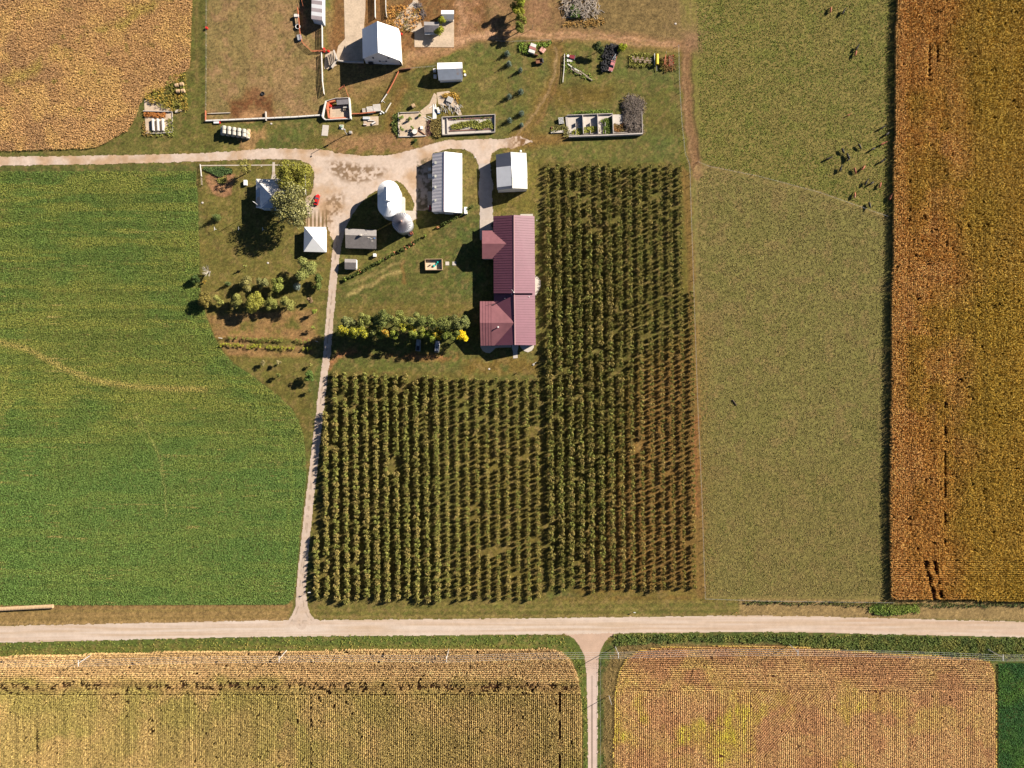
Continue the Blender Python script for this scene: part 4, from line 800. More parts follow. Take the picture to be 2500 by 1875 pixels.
# ---------------------------------------------------------------- trees
LEAF = matcol('tree_leaf', amp=0, rough=.7, spec=.25)
def leafcloud(cx, cy, cz, lobes, n, size, col, flat=.35, jit=.5, hue=None):
    """n leaf quads spread over lobe surfaces: lobes = [(x,y,z,rx,ry,rz,shade)]"""
    lb = np.asarray([l[:7] for l in lobes], float); wgt = lb[:, 3] * lb[:, 4]; wgt = wgt / wgt.sum()
    k = rng.choice(len(lb), n, p=wgt); d = rng.normal(size=(n, 3)); d[:, 2] = d[:, 2] * .9 + flat; d /= np.linalg.norm(d, axis=1)[:, None]
    rad = .55 + .5 * rng.random(n) ** .6
    P = lb[k, :3] + d * lb[k, 3:6] * rad[:, None]
    nrm = d + rng.normal(size=(n, 3)) * jit; nrm /= np.linalg.norm(nrm, axis=1)[:, None]
    t = np.cross(nrm, rng.normal(size=(n, 3))); t /= np.linalg.norm(t, axis=1)[:, None]; b = np.cross(nrm, t)
    s = size * (.6 + .8 * rng.random(n))[:, None] / 2; b = b * .7
    V = np.stack([P - t * s, P - b * s, P + t * s, P + b * s], 1).reshape(-1, 3) + [cx, cy, cz]
    V[:, 2] = np.maximum(V[:, 2], .03)
    C_ = np.tile(np.asarray(col), (n, 1)) * lb[k, 6][:, None] * (.65 + .7 * rng.random((n, 1)))
    if hue is not None:
        W = (rng.random(n) < hue[1]).astype(float)[:, None]; C_ = C_ * (1 - W) + np.asarray(hue[0]) * W * (.7 + .6 * rng.random((n, 1)))
    return V, np.repeat(C_, 4, 0)
def crown_lobes(r, h, kind):
    L_ = []
    if kind == 'cone':
        n = 9
        for i in range(n):
            t = i / (n - 1); z = h * (.12 + .85 * t); rr = r * (1.05 - t * .95)
            m_ = max(1, int(5 * (1 - t)) + 1)
            for j in range(m_):
                a = 2 * math.pi * (j + .37 * i) / m_; q = rr * .5 if m_ > 1 else 0
                L_.append((q * math.cos(a), q * math.sin(a), z, rr * .6 + .12, rr * .6 + .12, h * .09, random.uniform(.8, 1.15)))
        return L_
    nl = {'round': 9, 'big': 34, 'bush': 5, 'column': 8}[kind]
    zc = h * (.60 if kind != 'bush' else .5); rz = h * (.36 if kind != 'bush' else .45)
    for i in range(nl):
        a = random.random() * 2 * math.pi; u = math.sqrt((i + .5) / nl); q = r * .72 * u
        z = zc + rz * (random.uniform(-.5, .9) * math.sqrt(max(0, 1 - u * u * .8)))
        lr = r * (random.uniform(.22, .34) if kind == 'big' else random.uniform(.36, .5))
        L_.append((q * math.cos(a), q * math.sin(a), z, lr, lr, lr * .8, random.uniform(.82, 1.14)))
    return L_
def tree(px, py, rp, h, label, name='tree', kind='round', col=(96, 104, 48), gain=2.0, leaf=.42, n=None, hue=None, group=None, cat='tree', lean=.6, trunk=True):
    if name == 'windbreak_tree': h = h * .55 + 8.2
    if name == 'yellow_tree': h = 10
    if name in ('tree', 'windbreak_tree', 'yellow_tree', 'shade_tree'): rp *= 1.33; h *= 1.04
    if n: n = int(n * 1.3)
    hc = h * lean; c = G(px, py, hc); r = rp * S * (H - hc) / H
    root = empty(name, (c.x, c.y, 0), label, cat, group)
    L_ = crown_lobes(r, h, kind); n = n or int(90 * r * r / (leaf * leaf * 2.2) * (1.2 if kind != 'big' else .8)) + 60
    n = min(n, 8000)
    V, C_ = leafcloud(0, 0, 0, L_, n, leaf, A(*col, gain), hue=(A(*hue[0], gain), hue[1]) if hue else None)
    npmesh('crown', V, np.arange(len(V)).reshape(-1, 4), LEAF, C_, parent=root)
    if trunk:
        mb = MB(); tr = max(.06, h * .022)
        mb.tube([(c.x, c.y, -.05), (c.x + .1 * tr, c.y, h * .3), (c.x, c.y + .2 * tr, h * .62)], [tr * 1.3, tr, tr * .5], 8)
        for i in range(5 if kind == 'big' else 3):
            a = 2 * math.pi * (i / 5 + random.random() * .1); q = r * .55
            mb.tube([(c.x, c.y, h * .3 + .04 * i * h), (c.x + q * .5 * math.cos(a), c.y + q * .5 * math.sin(a), h * .5), (c.x + q * math.cos(a), c.y + q * math.sin(a), h * .68)], [tr * .6, tr * .4, tr * .15], 6)
        mb.build('trunk', M_TRUNK, root)
    return root
tree(719, 434, 39, 12, 'broad yellow-green tree above the corner of the old house', kind='big', col=(122, 120, 46), leaf=.5, name='shade_tree', n=6000)
tree(716, 500, 44, 15, 'largest grey-green tree overhanging the old house roof', kind='big', col=(112, 110, 62), leaf=.55, name='shade_tree', n=6500, hue=((150, 148, 104), .22))
tree(600, 408, 17, 9, 'thin olive tree with sparse crown above the white tank beside the old house', kind='round', col=(126, 120, 58), leaf=.4, n=700, name='yard_tree')
tree(524, 528, 9, 6, 'lone small conifer near the green field edge left of the old house', kind='cone', col=(86, 100, 50), leaf=.3, name='conifer')
grove = [(600.8, 692.8, 14, 6, 'leftmost round tree of the upper grove row below the garage lawn', (132, 126, 72)), (640.7, 691, 12, 6, 'middle pale round tree of the upper grove row', (122, 122, 72)), (677.3, 693.6, 14, 6.5, 'dense round tree at the garage end of the upper grove row', (116, 122, 54)),
         (744.8, 657, 22, 9, 'largest spreading tree of the grove just below the garage', (128, 132, 70)), (775, 681, 9, 4.5, 'small dark green tree by the driveway below the largest grove tree', (88, 100, 46)), (775, 698, 8, 4, 'small bush-like tree by the driveway next below the dark one', (96, 106, 48)),
         (576.4, 735, 13, 6.5, 'left round tree of the lower grove row', (124, 124, 62)), (618.7, 736, 19, 7.5, 'widest tree of the lower grove row with yellowish leaves', (130, 128, 52)), (663.5, 741.6, 13, 6, 'narrow round tree in the lower grove row right of the widest one', (124, 126, 60)), (701, 743, 14, 6, 'last loose tree of the lower grove row towards the driveway', (126, 126, 64)),
         (533, 734, 10, 5, 'small pale tree at the field end of the lower grove row', (124, 124, 62)), (503, 735, 13, 5, 'brownish green shrub tree on the edge of the green field', (118, 106, 50))]
for a in grove: tree(*a[:5], col=a[5], group='trees of the small grove')
tree(504, 724, 11, 5, 'brown-tinged shrub tree touching the field edge above the other one', col=(124, 112, 56), group='trees of the small grove')
tree(722, 697.7, 8.5, 4.5, 'silvery blue conifer under the largest grove tree', kind='cone', col=(120, 132, 124), leaf=.28, name='conifer')
tree(552.8, 691, 5, 5, 'slim conifer with long cone shadow left of the upper grove row', kind='cone', col=(84, 98, 54), leaf=.26, name='conifer')
tree(757, 733.5, 8, 4, 'round dusty-pink shrub beside the driveway at the grove end', kind='round', col=(134, 110, 82), leaf=.26, name='shrub', cat='shrub')
tree(767.6, 759.5, 7, 5, 'light green sapling beside the driveway below the pink shrub', col=(136, 148, 58), leaf=.28, name='sapling')
tree(764.4, 800, 5.5, 4, 'little yellow-green sapling beside the driveway above the vine rows', col=(138, 142, 64), leaf=.26, name='sapling')
tree(598, 649, 4, 4, 'thin sapling alone on the old house lawn', col=(130, 132, 66), leaf=.24, name='sapling')
tree(498, 688, 5, 3, 'small golden bush on the field edge', kind='bush', col=(150, 124, 50), leaf=.24, name='shrub', cat='shrub')
tree(474, 684, 13, 4, 'dark round bush standing in the edge of the green field', kind='bush', col=(60, 78, 34), leaf=.34, name='shrub', cat='shrub')
for px, py, rp, h, lb, c in ((642.6, 886.6, 7, 3.5, 'faint grey sapling above the curve of the green field', (132, 122, 80)), (680.6, 884.8, 6, 3.5, 'sparse pale sapling right of the grey one', (142, 132, 90)), (680.6, 915.5, 6, 4, 'thin sapling nearest the curve of the green field', (118, 122, 60)),
                            (753, 919, 14, 6, 'dense dark green tree beside the driveway below the vine rows', (84, 106, 46)), (756.6, 953.5, 5, 3.5, 'tiny dark tree beside the driveway near the orchard top', (86, 92, 42)), (760, 890, 4, 3, 'tiny pale sapling beside the driveway above the dense dark tree', (140, 136, 72))):
    tree(px, py, rp, h, lb, col=c, leaf=.28 if rp < 10 else .4, name='young_tree')
# bare whitish tree
def bare(px, py, rp, h, label, col, name='bare_tree', n=26, cat='tree'):
    c = G(px, py, h * .5); r = rp * S; root = empty(name, (c.x, c.y, 0), label, cat); mb = MB()
    mb.tube([(c.x, c.y, 0), (c.x, c.y, h * .35)], [.16, .11], 7)
    for i in range(n):
        a = random.random() * 6.28; q = r * random.uniform(.6, 1.05); z1 = h * random.uniform(.55, 1.0)
        m_ = (c.x + q * .5 * math.cos(a + .2), c.y + q * .5 * math.sin(a + .2), h * .3 + (z1 - h * .3) * .6)
        mb.tube([(c.x, c.y, h * .3), m_, (c.x + q * math.cos(a), c.y + q * math.sin(a), z1)], [.07, .05, .02], 5)
        for j in range(2):
            b = a + random.uniform(-.6, .6); mb.tube([m_, (m_[0] + q * .45 * math.cos(b), m_[1] + q * .45 * math.sin(b), z1 * .95)], [.04, .015], 4)
    mb.build('branches', mat('bare_branch_' + name, col, .9, .1, 3), root); return root
bare(508, 662, 15, 5, 'leafless whitish tree on the field edge above the grove', (.42, .38, .32))
# windbreak
wb = [(854, 785, 14, 8, 'pale green', (116, 120, 74)), (888, 781, 15, 8.5, 'olive', (112, 116, 56)), (916, 783, 13, 8, 'dark olive', (96, 104, 52)), (939, 780, 17, 9.5, 'tall dark green', (98, 108, 54)), (979, 778, 16, 9, 'olive green', (112, 116, 54)), (1011, 782, 15, 8.5, 'grey green', (108, 114, 62)), (1044, 788, 18, 9.5, 'broad dark', (92, 102, 48)), (1084, 788, 17, 9, 'dull olive', (100, 106, 52)), (1112, 790, 15, 9, 'greyish', (102, 106, 60)), (1130, 788, 13, 8.5, 'end grey-green', (98, 104, 58))]
for i, (px, py, rp, h, lb, c) in enumerate(wb):
    tree(px, py, rp, h, f'{lb} tree in the windbreak back row, {["nearest the driveway", "second from the driveway", "third from the driveway", "fourth from the driveway", "fifth from the driveway", "near the middle", "behind the first parked vehicle", "behind the second parked vehicle", "second from the maroon roof", "nearest the maroon roof"][i]}', col=c, leaf=.42, group='back row of the windbreak', name='windbreak_tree', n=2000, hue=((128, 132, 66), .2))
wf = [(840, 811, 14, 6.5, 'bright yellow-green', (184, 172, 40)), (863, 812, 12, 6.5, 'yellow-green', (168, 164, 42)), (884, 812, 14, 6.5, 'lime yellow', (172, 168, 48)), (909, 810, 12, 6, 'dull green', (116, 120, 66)), (930, 820, 9, 5.5, 'small olive', (124, 132, 52)), (946, 811, 10, 6, 'orange-tinged', (186, 142, 48)), (964, 816, 10, 6, 'light green', (142, 152, 56)), (985, 801, 10, 6.5, 'yellow flecked', (160, 158, 46)), (1004, 803, 9, 6.5, 'yellow crowned', (184, 166, 48)),
      (1013, 815, 12, 6, 'fresh green', (134, 142, 56)), (1030, 813, 11, 6, 'lime green', (146, 152, 58)), (1049, 820, 13, 6, 'bright green', (134, 148, 48)), (1070, 812, 12, 6.5, 'golden yellow', (196, 164, 44)), (1089, 815, 13, 6.5, 'leafy green', (112, 124, 52)), (1107, 815, 12, 6.5, 'mid green', (112, 120, 54))]
for i, (px, py, rp, h, lb, c) in enumerate(wf):
    pos = ["at the driveway end", "second from the driveway", "third from the driveway", "fourth from the driveway", "fifth from the driveway", "sixth from the driveway", "seventh from the driveway", "eighth from the driveway", "left of the first parked vehicle", "just left of the first parked vehicle", "right above the first parked vehicle", "between the two parked vehicles", "above the second parked vehicle", "right of the second parked vehicle", "beside the bright yellow end tree"][i]
    tree(px, py, rp, h, f'{lb} tree in the windbreak front row, {pos}', col=c, leaf=.40, group='front row of the windbreak', name='windbreak_tree', n=1400, hue=((104, 110, 46), .45))
tree(1132, 819, 12, 6, 'vivid golden-yellow tree at the house end of the windbreak', col=(240, 196, 30), leaf=.4, name='yellow_tree', n=900, gain=1.8)
# pines and other trees in the north
for k, (px, py, r_, h, lb) in enumerate(((1238, 130, 6.5, 3.9, 'uppermost of the small blue spruces on the north lawn'), (1242.6, 155.5, 6.5, 4.1, 'small blue spruce just below the uppermost one'), (1270.6, 171, 5, 4.1, 'darkest thin small spruce right of the other upper two'), (1271.5, 223.3, 7.2, 4.2, 'right one of the middle pair of small blue spruces'), (1243.5, 235, 6.5, 4.3, 'left one of the middle pair of small blue spruces'), (1273, 276.7, 7, 4.1, 'right one of the lower pair of small blue spruces'), (1244.4, 293, 6.5, 4.2, 'left one of the lower pair of small blue spruces, nearest the walled bunker'), (1273, 305, 5, 3.6, 'tiny spruce seedling right of the lower pair'))):
    tree(px, py, r_, h, lb, kind='cone', col=(92, 106, 92), leaf=.26, n=500, lean=.3, group='small spruces on the north lawn', name='spruce_tree')
for px, py, rp, h, lb, c in ((1266, 4, 12, 9, 'topmost tree of the strip cut by the top edge', (128, 134, 42)), (1268, 26, 11, 8, 'yellow-green tree second from the top edge in the strip', (134, 134, 40)), (1272, 48, 11, 8, 'olive tree in the middle of the tree strip', (124, 124, 50)), (1266, 66, 11, 7, 'lowest tree of the strip beside the dirt track', (112, 116, 48)), (1252, 18, 8, 6, 'thin tree left of the strip by the top edge', (100, 108, 44)),
                            (1078, 54, 8, 5, 'yellow-green tree between the dark shed and white shed', (150, 152, 46)), (1073, 76, 9, 4.5, 'yellow-green tree against the corner of the dark shed', (146, 148, 44)), (1461, 117, 11, 5.5, 'dark green tree with a big oval shadow left of the tyre heap', (66, 76, 36)), (1518, 118, 9, 3, 'yellow-green bush at the upper end of the tyre heap', (140, 148, 34))):
    tree(px, py, rp, h, lb, col=c, leaf=.36, name='tree')
# garden and grape rows
veg('garden_plants', [(494, 407), (530, 406), (566, 412), (567, 424), (540, 430), (514, 424), (498, 418)], 900, .7, [A(78, 98, 54, g), A(92, 110, 60, g)], 'dark green garden bed in the corner of the old house lawn', L_=.45, cat='plants')
veg('garden_plants', [(526, 436), (552, 428), (556, 442), (534, 450)], 220, .5, [A(128, 128, 60, g)], 'yellowish plants on the brown garden patch', L_=.35, cat='plants')
k_ = 0
for (ya, yb, x0, x1, n_, c, lb) in ((825, 833, 555, 762, 22, (112, 118, 50), 'leafy grape bush on the upper vine row'), (842, 852, 536, 766, 26, (140, 142, 44), 'yellowish grape bush on the lower vine row')):
    for i in range(n_):
        if rng.random() < .14: continue
        px = x0 + (x1 - x0) * (i + .3 * rng.random()) / n_; py = ya + (yb - ya) * (i / n_) + (rng.random() - .5) * 4
        r_ = 3.2 + 2.6 * rng.random(); tree(px, py, r_ + 1.2, 1.7, lb, kind='bush', col=c, leaf=.26, n=90, group='grape bushes on the upper row' if ya == 825 else 'grape bushes on the lower row', name='grape_vine', cat='vine', trunk=False)
# diagonal shrub row
import itertools
i = 0
for t in np.linspace(0, 1, 66):
    px = 839 + t * (1152 - 839); py = 683 - t * (683 - 504) + 7 * math.sin(t * 3.1); z = rng.random()
    if .60 < t < .76 and z < .8: continue
    kind_, c, lb = ('shrub', (74, 84, 36), 'dark green shrub in the diagonal planted row') if z < .72 else (('flower_clump', (196, 140, 96), 'orange and pale flower clump in the diagonal planted row') if z < .86 else ('shrub', (112, 126, 52), 'lighter green shrub in the diagonal planted row'))
    tree(px, py, 4.2 + 1.6 * rng.random(), 2.0 if kind_ == 'shrub' else 1.2, lb, kind='bush', col=c, leaf=.3, n=130, group=lb + 's', name=kind_, cat='shrub' if kind_ == 'shrub' else 'flowers', trunk=False)

# ---------------------------------------------------------------- orchard
def orch_variant(r, h, col, n, seed):
    random.seed(seed); L_ = crown_lobes(r, h, 'round'); L_ = [(a, b, c * .9, d * .95, e * .95, f, s_) for a, b, c, d, e, f, s_ in L_]
    return leafcloud(0, 0, 0, L_, n, .30, A(*col, 2.45), hue=(A(136, 114, 70, 2.45), .10), flat=.3)
cols_o = [(112, 110, 54), (116, 112, 56), (108, 110, 52), (118, 110, 58), (112, 114, 54), (122, 110, 60)]
variants = [orch_variant(1.08, 1.0, cols_o[k], 230, 100 + k) for k in range(6)]
pts = []   # px, py, radius m, height m, dense flag
for j in range(-2, 21):
    dense = j <= 10
    y0 = {-2: 1308, -1: 1010}.get(j, 913 + (5 * rng.random()) + (min(j, 9) * .8 if j < 11 else 10 + (j - 11) * .6)); y = y0
    while y < 1462 + rng.random() * 6:
        x = 818 + 24.65 * j + (y - 957) * .0105
        big = 1.0 if dense else .74
        if dense and vn(x, y, 40, 201) < .12: big = .6
        if rng.random() > (.012 if dense else .04) and not (abs(x - 962) < 8 and 1112 < y < 1150): pts.append((x, y, (1.12 + .16 * rng.random()) * big + (.0 if dense else .06), (2.9 if dense else 2.15) * (.88 + .24 * rng.random()), dense))
        y += 12.3 * (.93 + .14 * rng.random())
for j in range(0, 15):
    y = 402 + 6 * rng.random() if j < 14 else 715
    while y < 1440 + (rng.random() - .5) * 10:
        x = 1336.7 + 24.95 * j + (y - 400) * (.0115 - .0002 * j)
        f = np.clip((y - 470) / 120, 0, 1) * np.clip((9.0 - j) / 3.5, 0, 1) * np.clip((1385 - y) / 40, 0, 1); f = float(f) * (.75 + .5 * float(vn(x, y, 60, 202)))
        r_ = .92 + .34 * min(f, 1) + .1 * rng.random(); h_ = 2.3 + .5 * min(f, 1)
        if j == 0 and y < 560: r_ *= .85
        if j > 9: r_ *= .92; h_ *= .95
        if rng.random() > .02: pts.append((x, y, r_, h_ * (.85 + .3 * rng.random()), False))
        y += 12.3 * (.93 + .14 * rng.random())
P = np.array([(a[0], a[1], a[2], a[3]) for a in pts]); near = np.hypot(P[:, 0] - 1250, P[:, 1] - 937)
is_west = np.array([a[4] for a in pts]) & (P[:, 0] > 790) & (P[:, 0] < 1035)
score = np.where(is_west, P[:, 2] * 100 + 60, 0) - near * .02; order = np.argsort(-score); indiv = set(order[:300].tolist())
vm = []
for k, (V, C_) in enumerate(variants):
    o = npmesh('orchard_tree', V, np.arange(len(V)).reshape(-1, 4), LEAF, C_, link=False); vm.append(o.data)
first = True
for i in sorted(indiv):
    a = P[i]; c = G(a[0], a[1], a[3] * .6)
    o = bpy.data.objects.new('orchard_tree', vm[int(rng.integers(6))]); COL.objects.link(o)
    o.location = (c.x, c.y, 0); o.rotation_euler[2] = rng.random() * 6.28; o.scale = (a[2], a[2], a[3])
    tag(o, 'full olive-green fruit tree in the thick orchard rows nearest the driveway', 'fruit tree', 'fruit trees in the thick rows nearest the driveway')
Vs, Cs = [], []
for i in range(len(P)):
    if i in indiv: continue
    V, C_ = variants[int(rng.integers(6))]; a = P[i]; c = G(a[0], a[1], a[3] * .6); t = rng.random() * 6.28
    nq = int(len(V) / 4 * (.7 if a[2] < .85 else .9)) * 4; V = V[:nq]; C_ = C_[:nq]
    ct, st = math.cos(t), math.sin(t); W = np.stack([(V[:, 0] * ct - V[:, 1] * st) * a[2] + c.x, (V[:, 0] * st + V[:, 1] * ct) * a[2] + c.y, V[:, 2] * a[3]], 1)
    tn = np.clip((a[0] - 1500) / 200, 0, 1) * np.clip((a[1] - 900) / 400, 0, 1)
    Vs.append(W); Cs.append(C_ * (.85 + .3 * rng.random()) * (1 - tn * np.array([-.15, .0, .05])))
V = np.concatenate(Vs); C_ = np.concatenate(Cs)
tag(npmesh('orchard_trees', V, np.arange(len(V)).reshape(-1, 4), LEAF, C_), 'remaining long rows of small olive-green fruit trees', 'fruit trees', kind='stuff')
print('orchard', len(P), len(V))
# ---------------------------------------------------------------- fences
def fence(name, label, pts, h, m, mp=None, spacing=2.5, rails=3, rw=.05, rh=.14, pw=.12, cat='fence', group=None, ph=None, boards=None):
    """pts: photo px of the foot; rails and posts are parts"""
    P = [G(px, py) for px, py in pts]; c = sum(P, Vector((0, 0, 0))) / len(P); root = empty(name, (c.x, c.y, 0), label, cat, group); ph = ph or h + .1
    mb = MB()
    for i in range(len(P) - 1):
        for k in range(rails):
            z = h * (k + 1) / rails - .04; a, b = P[i].copy(), P[i + 1].copy(); a.z = b.z = z; mb.bar(a, b, rw, rh)
    if rails: mb.build('rail' if rh > .03 else 'wire', m, root)
    tot = sum((P[i + 1] - P[i]).length for i in range(len(P) - 1)); n = min(98, max(2, int(tot / spacing) + 1))
    for k in range(n):
        d = tot * k / (n - 1); i = 0
        while i < len(P) - 2 and d > (P[i + 1] - P[i]).length: d -= (P[i + 1] - P[i]).length; i += 1
        q = P[i].lerp(P[i + 1], min(1, d / max((P[i + 1] - P[i]).length, .01)))
        pm = MB(); pm.box((q.x, q.y, ph / 2 - .02), (pw, pw, ph)); pm.build('post', mp or m, root)
    return root
fence('wire_fence', 'wire fence with thin posts down the left edge of the cattle yard', [(506, -60), (505, 60), (505, 180), (504, 285)], 1.25, M_STEEL, M_WOOD, spacing=4.5, rails=3, rw=.015, rh=.015)
fence('board_fence', 'pale concrete-footed board fence along the bottom of the cattle yard', [(652, 290), (720, 287), (789, 282)], .8, M_WOODW, M_WOODW, spacing=2.8, rails=3, rw=.5, rh=.24, pw=.22)
fence('feed_bunk_fence', 'pale feed bunk fence beside the mud patch with an orange left gate', [(503, 296), (560, 294), (652, 290)], .8, M_WOODW, M_WOODW, spacing=2.8, rails=3, rw=.5, rh=.24, pw=.22)
fence('pipe_gate', 'short orange pipe gate at the lower left yard corner', [(504, 272), (504, 296)], 1.3, M_ORANGE, spacing=3, rails=5, rw=.12, rh=.08)
fence('concrete_curb', 'thin pale curb running above the feed bunk', [(508, 278), (562, 276), (562, 275)], .35, M_CONC, spacing=8, rails=1, rw=.3, rh=.3, cat='curb')
fence('short_wall', 'short pale wall where the bunk meets the board fence', [(650, 274), (651, 296)], .8, M_CONCW, spacing=3, rails=2, rw=.4, rh=.4, cat='wall')
fence('plank_fence', 'tall white plank fence below the striped cattle shed', [(788, 54), (789, 120)], 1.9, M_WOODW, spacing=2.2, rails=5, rw=.1, rh=.2)
fence('plank_fence', 'white plank fence with lattice shadow above the calf pen', [(788.5, 178), (789, 200), (793, 232)], 1.8, M_WOODW, spacing=2.0, rails=5, rw=.1, rh=.18)
fence('plank_fence', 'broken grey plank fence beside the loading chute', [(786.5, 132), (788, 176)], 1.5, M_WOODW, spacing=1.8, rails=4, rw=.15, rh=.16)
fence('plank_fence', 'white plank fence running up to the top edge beside the barn', [(916, -40), (917.5, 46)], 1.8, M_WOODW, spacing=2.2, rails=5, rw=.12, rh=.2)
fence('plank_fence', 'thin white plank fence right of the barn peak at the top edge', [(942, -40), (943, 26), (945, 44)], 1.4, M_WOODW, spacing=2.4, rails=4, rw=.1, rh=.14)
fence('pipe_fence', 'orange pipe fence curving below the striped cattle shed', [(728, 21), (731, 50), (734, 84), (739, 105), (762, 127), (789, 126), (800, 124)], 1.4, M_ORANGE, spacing=2.6, rails=4, rw=.10, rh=.08)
fence('pipe_fence', 'thin orange pipe fence on the shed shadow at the top edge', [(734, -10), (742, 18)], 1.3, M_ORANGE, spacing=2.6, rails=3, rw=.07, rh=.06)
fence('pipe_fence', 'orange pipe fence slanting down from the yard corner right of the barn', [(974, 176), (961, 203), (946, 230)], 1.2, M_ORANGE, spacing=2.6, rails=4, rw=.12, rh=.08)
fence('pipe_fence', 'rusty plank run continuing the slanting fence down to the stacked pallets', [(946, 230), (932, 250)], 1.0, M_WOODW, spacing=2.2, rails=3, rw=.10, rh=.12)
fence('pipe_fence', 'wide rusty gate beside the upper end of the slanting fence', [(975, 172), (1003, 169)], 1.2, M_RUST, spacing=2.4, rails=5, rw=.35, rh=.06)
fence('wire_fence', 'wire fence along the dirt track above the metal shed', [(1003, 168), (1064, 163)], 1.1, M_STEEL, M_WOOD, spacing=3.0, rails=2, rw=.03, rh=.03)
fence('wire_gate', 'orange mesh gate hanging from the calf pen corner', [(842, 211), (853, 241)], 1.5, M_ORANGE, spacing=1.4, rails=6, rw=.05, rh=.05)
fence('wire_gate', 'orange gate end pointing left above the calf pen', [(829, 220), (842, 211)], 1.3, M_ORANGE, spacing=1.6, rails=4, rw=.12, rh=.07)
fence('pipe_fence', 'orange pipe fence between the calf pen and the junk pad', [(861, 279.5), (884, 279), (918, 275)], 1.1, M_ORANGE, spacing=2.4, rails=4, rw=.3, rh=.07)
fence('wire_fence', 'wire fence on the upper edge of the north lawn near the red implement', [(1210, 101), (1240, 103), (1300, 101), (1345, 99)], 1.0, M_STEEL, M_WOOD, spacing=3.4, rails=2, rw=.03, rh=.03)
fence('wire_fence', 'long wire fence between orchard and pasture', [(1656, 112), (1658, 200), (1664, 300), (1672, 375), (1683, 404), (1686, 500), (1690, 620), (1696, 800), (1703, 1000), (1712, 1200), (1721, 1461)], 1.2, M_STEEL, M_WOOD, spacing=4.6, rails=3, rw=.02, rh=.02, pw=.13)
fence('wire_fence', 'wire fence along the bottom of the lower pasture', [(1721, 1461), (1860, 1466), (2020, 1468), (2180, 1470)], 1.2, M_STEEL, M_WOOD, spacing=4.6, rails=3, rw=.02, rh=.02, pw=.13)
fence('wire_fence', 'sagging wire fence crossing between the two pastures', [(1703, 396), (1729, 407), (1850, 431), (2000, 471), (2165, 529)], 1.1, M_STEEL, M_WOOD, spacing=5.5, rails=2, rw=.02, rh=.02)
fence('picket_fence', 'white picket fence at the left corner of the old house lawn', [(490.5, 403), (493.5, 431)], 1.0, M_WOODW, spacing=1.6, rails=3, rw=.08, rh=.12)
fence('garden_gate', 'open gate with lattice shadow at the green field corner', [(494, 436), (495, 452)], 1.5, M_WOOD, spacing=1.2, rails=4, rw=.06, rh=.06)
fence('picket_fence', 'white picket fence at the lane end of the old house lawn', [(745.5, 402), (747.5, 476)], 1.0, M_WOODW, spacing=1.6, rails=3, rw=.08, rh=.12)
fence('wire_fence', 'thin wire fence among weeds right of the lower lane', [(1466, 1605), (1465, 1690), (1466, 1900)], 1.0, M_STEEL, M_WOOD, spacing=5, rails=2, rw=.02, rh=.02)
# loading chute and barn-side walls
t = empty('loading_chute', G(811, 147), 'slatted loading chute beside the left shadow of the barn', 'chute')
for k in range(5):
    a = G(800 + k * 4.4, 134.5 - k * 2.2, 1.3); b = G(806 + k * 3.4, 159 - k * 2.6, 1.3); MB().bar(a, b, .28, .12).build('slat', M_WOOD, t)
MB().bar(G(815, 123, 1.4), G(823, 146, 1.4), .5, .9).build('side_wall', M_CONCW, t)
MB().bar(G(799, 135, .7), G(805, 160, .7), .12, 1.4).build('side_panel', M_WOOD, t)
fence('retaining_wall', 'pale slanting wall at the foot of the barn yard', [(823, 146), (811, 167)], .9, M_CONCW, spacing=3, rails=2, rw=.6, rh=.5, cat='wall')
fence('retaining_wall', 'long low wall running from the barn wall to the slanting wall', [(826, 150), (848, 153), (888, 154)], .9, M_CONCW, spacing=6, rails=2, rw=.45, rh=.5, cat='wall')
# yard things near the striped shed
def barrel(px, py, r, h, m, label, name='barrel', cat='barrel', group=None):
    c = G(px, py, h); root = empty(name, (c.x, c.y, 0), label, cat, group)
    MB().lathe((c.x, c.y, 0), [(r, 0), (r * 1.06, h * .3), (r, h * .33), (r * 1.06, h * .66), (r, h)], 16).build('body', m, root); MB().lathe((c.x, c.y, h - .02), [(r * .9, 0), (r * .9, .06)], 16).build('lid', m, root); return root
barrel(503.5, 67, .45, .9, M_REDP, 'red barrel on the left fence line of the cattle yard')
barrel(790.5, 118.5, .42, .9, M_REDP, 'red barrel, upper of the pair on the plank fence line')
barrel(790.5, 124, .42, .9, M_REDP, 'red barrel, lower of the pair on the plank fence line')
barrel(801.5, 124, .42, .9, M_REDP, 'red barrel standing apart beside the loading chute')
barrel(980, 82, .38, .9, M_REDP, 'red barrel against the right wall of the barn')
barrel(806, 257.5, .5, 1.0, M_REDP, 'bright red barrel inside the calf pen corner')
c = G(731, 92, .6); r = empty('water_tank', (c.x, c.y, 0), 'blue box-shaped water tank by the curved orange fence', 'tank'); MB().box((c.x, c.y, .5), (1.4, 2.0, 1.0), .2).build('tank', mat('blue_plastic', (.12, .28, .62), .5), r); MB().box((c.x, c.y, 1.03), (1.5, 2.1, .08), .2).build('rim', M_STEEL, r)
c = G(727.5, 65.5, .5); r = empty('ring_feeder', (c.x, c.y, 0), 'small white ring feeder in the striped shed shadow', 'feeder'); mb = MB()
mb.lathe((c.x, c.y, .7), [(.95, 0), (.95, .12), (.75, .12), (.75, 0)], 16); mb.build('ring', M_WHITE, r)
for k in range(6): MB().bar((c.x + .85 * math.cos(k * 1.047), c.y + .85 * math.sin(k * 1.047), 0), (c.x + .8 * math.cos(k * 1.047), c.y + .8 * math.sin(k * 1.047), .75), .06, .06).build('leg', M_WHITE, r)
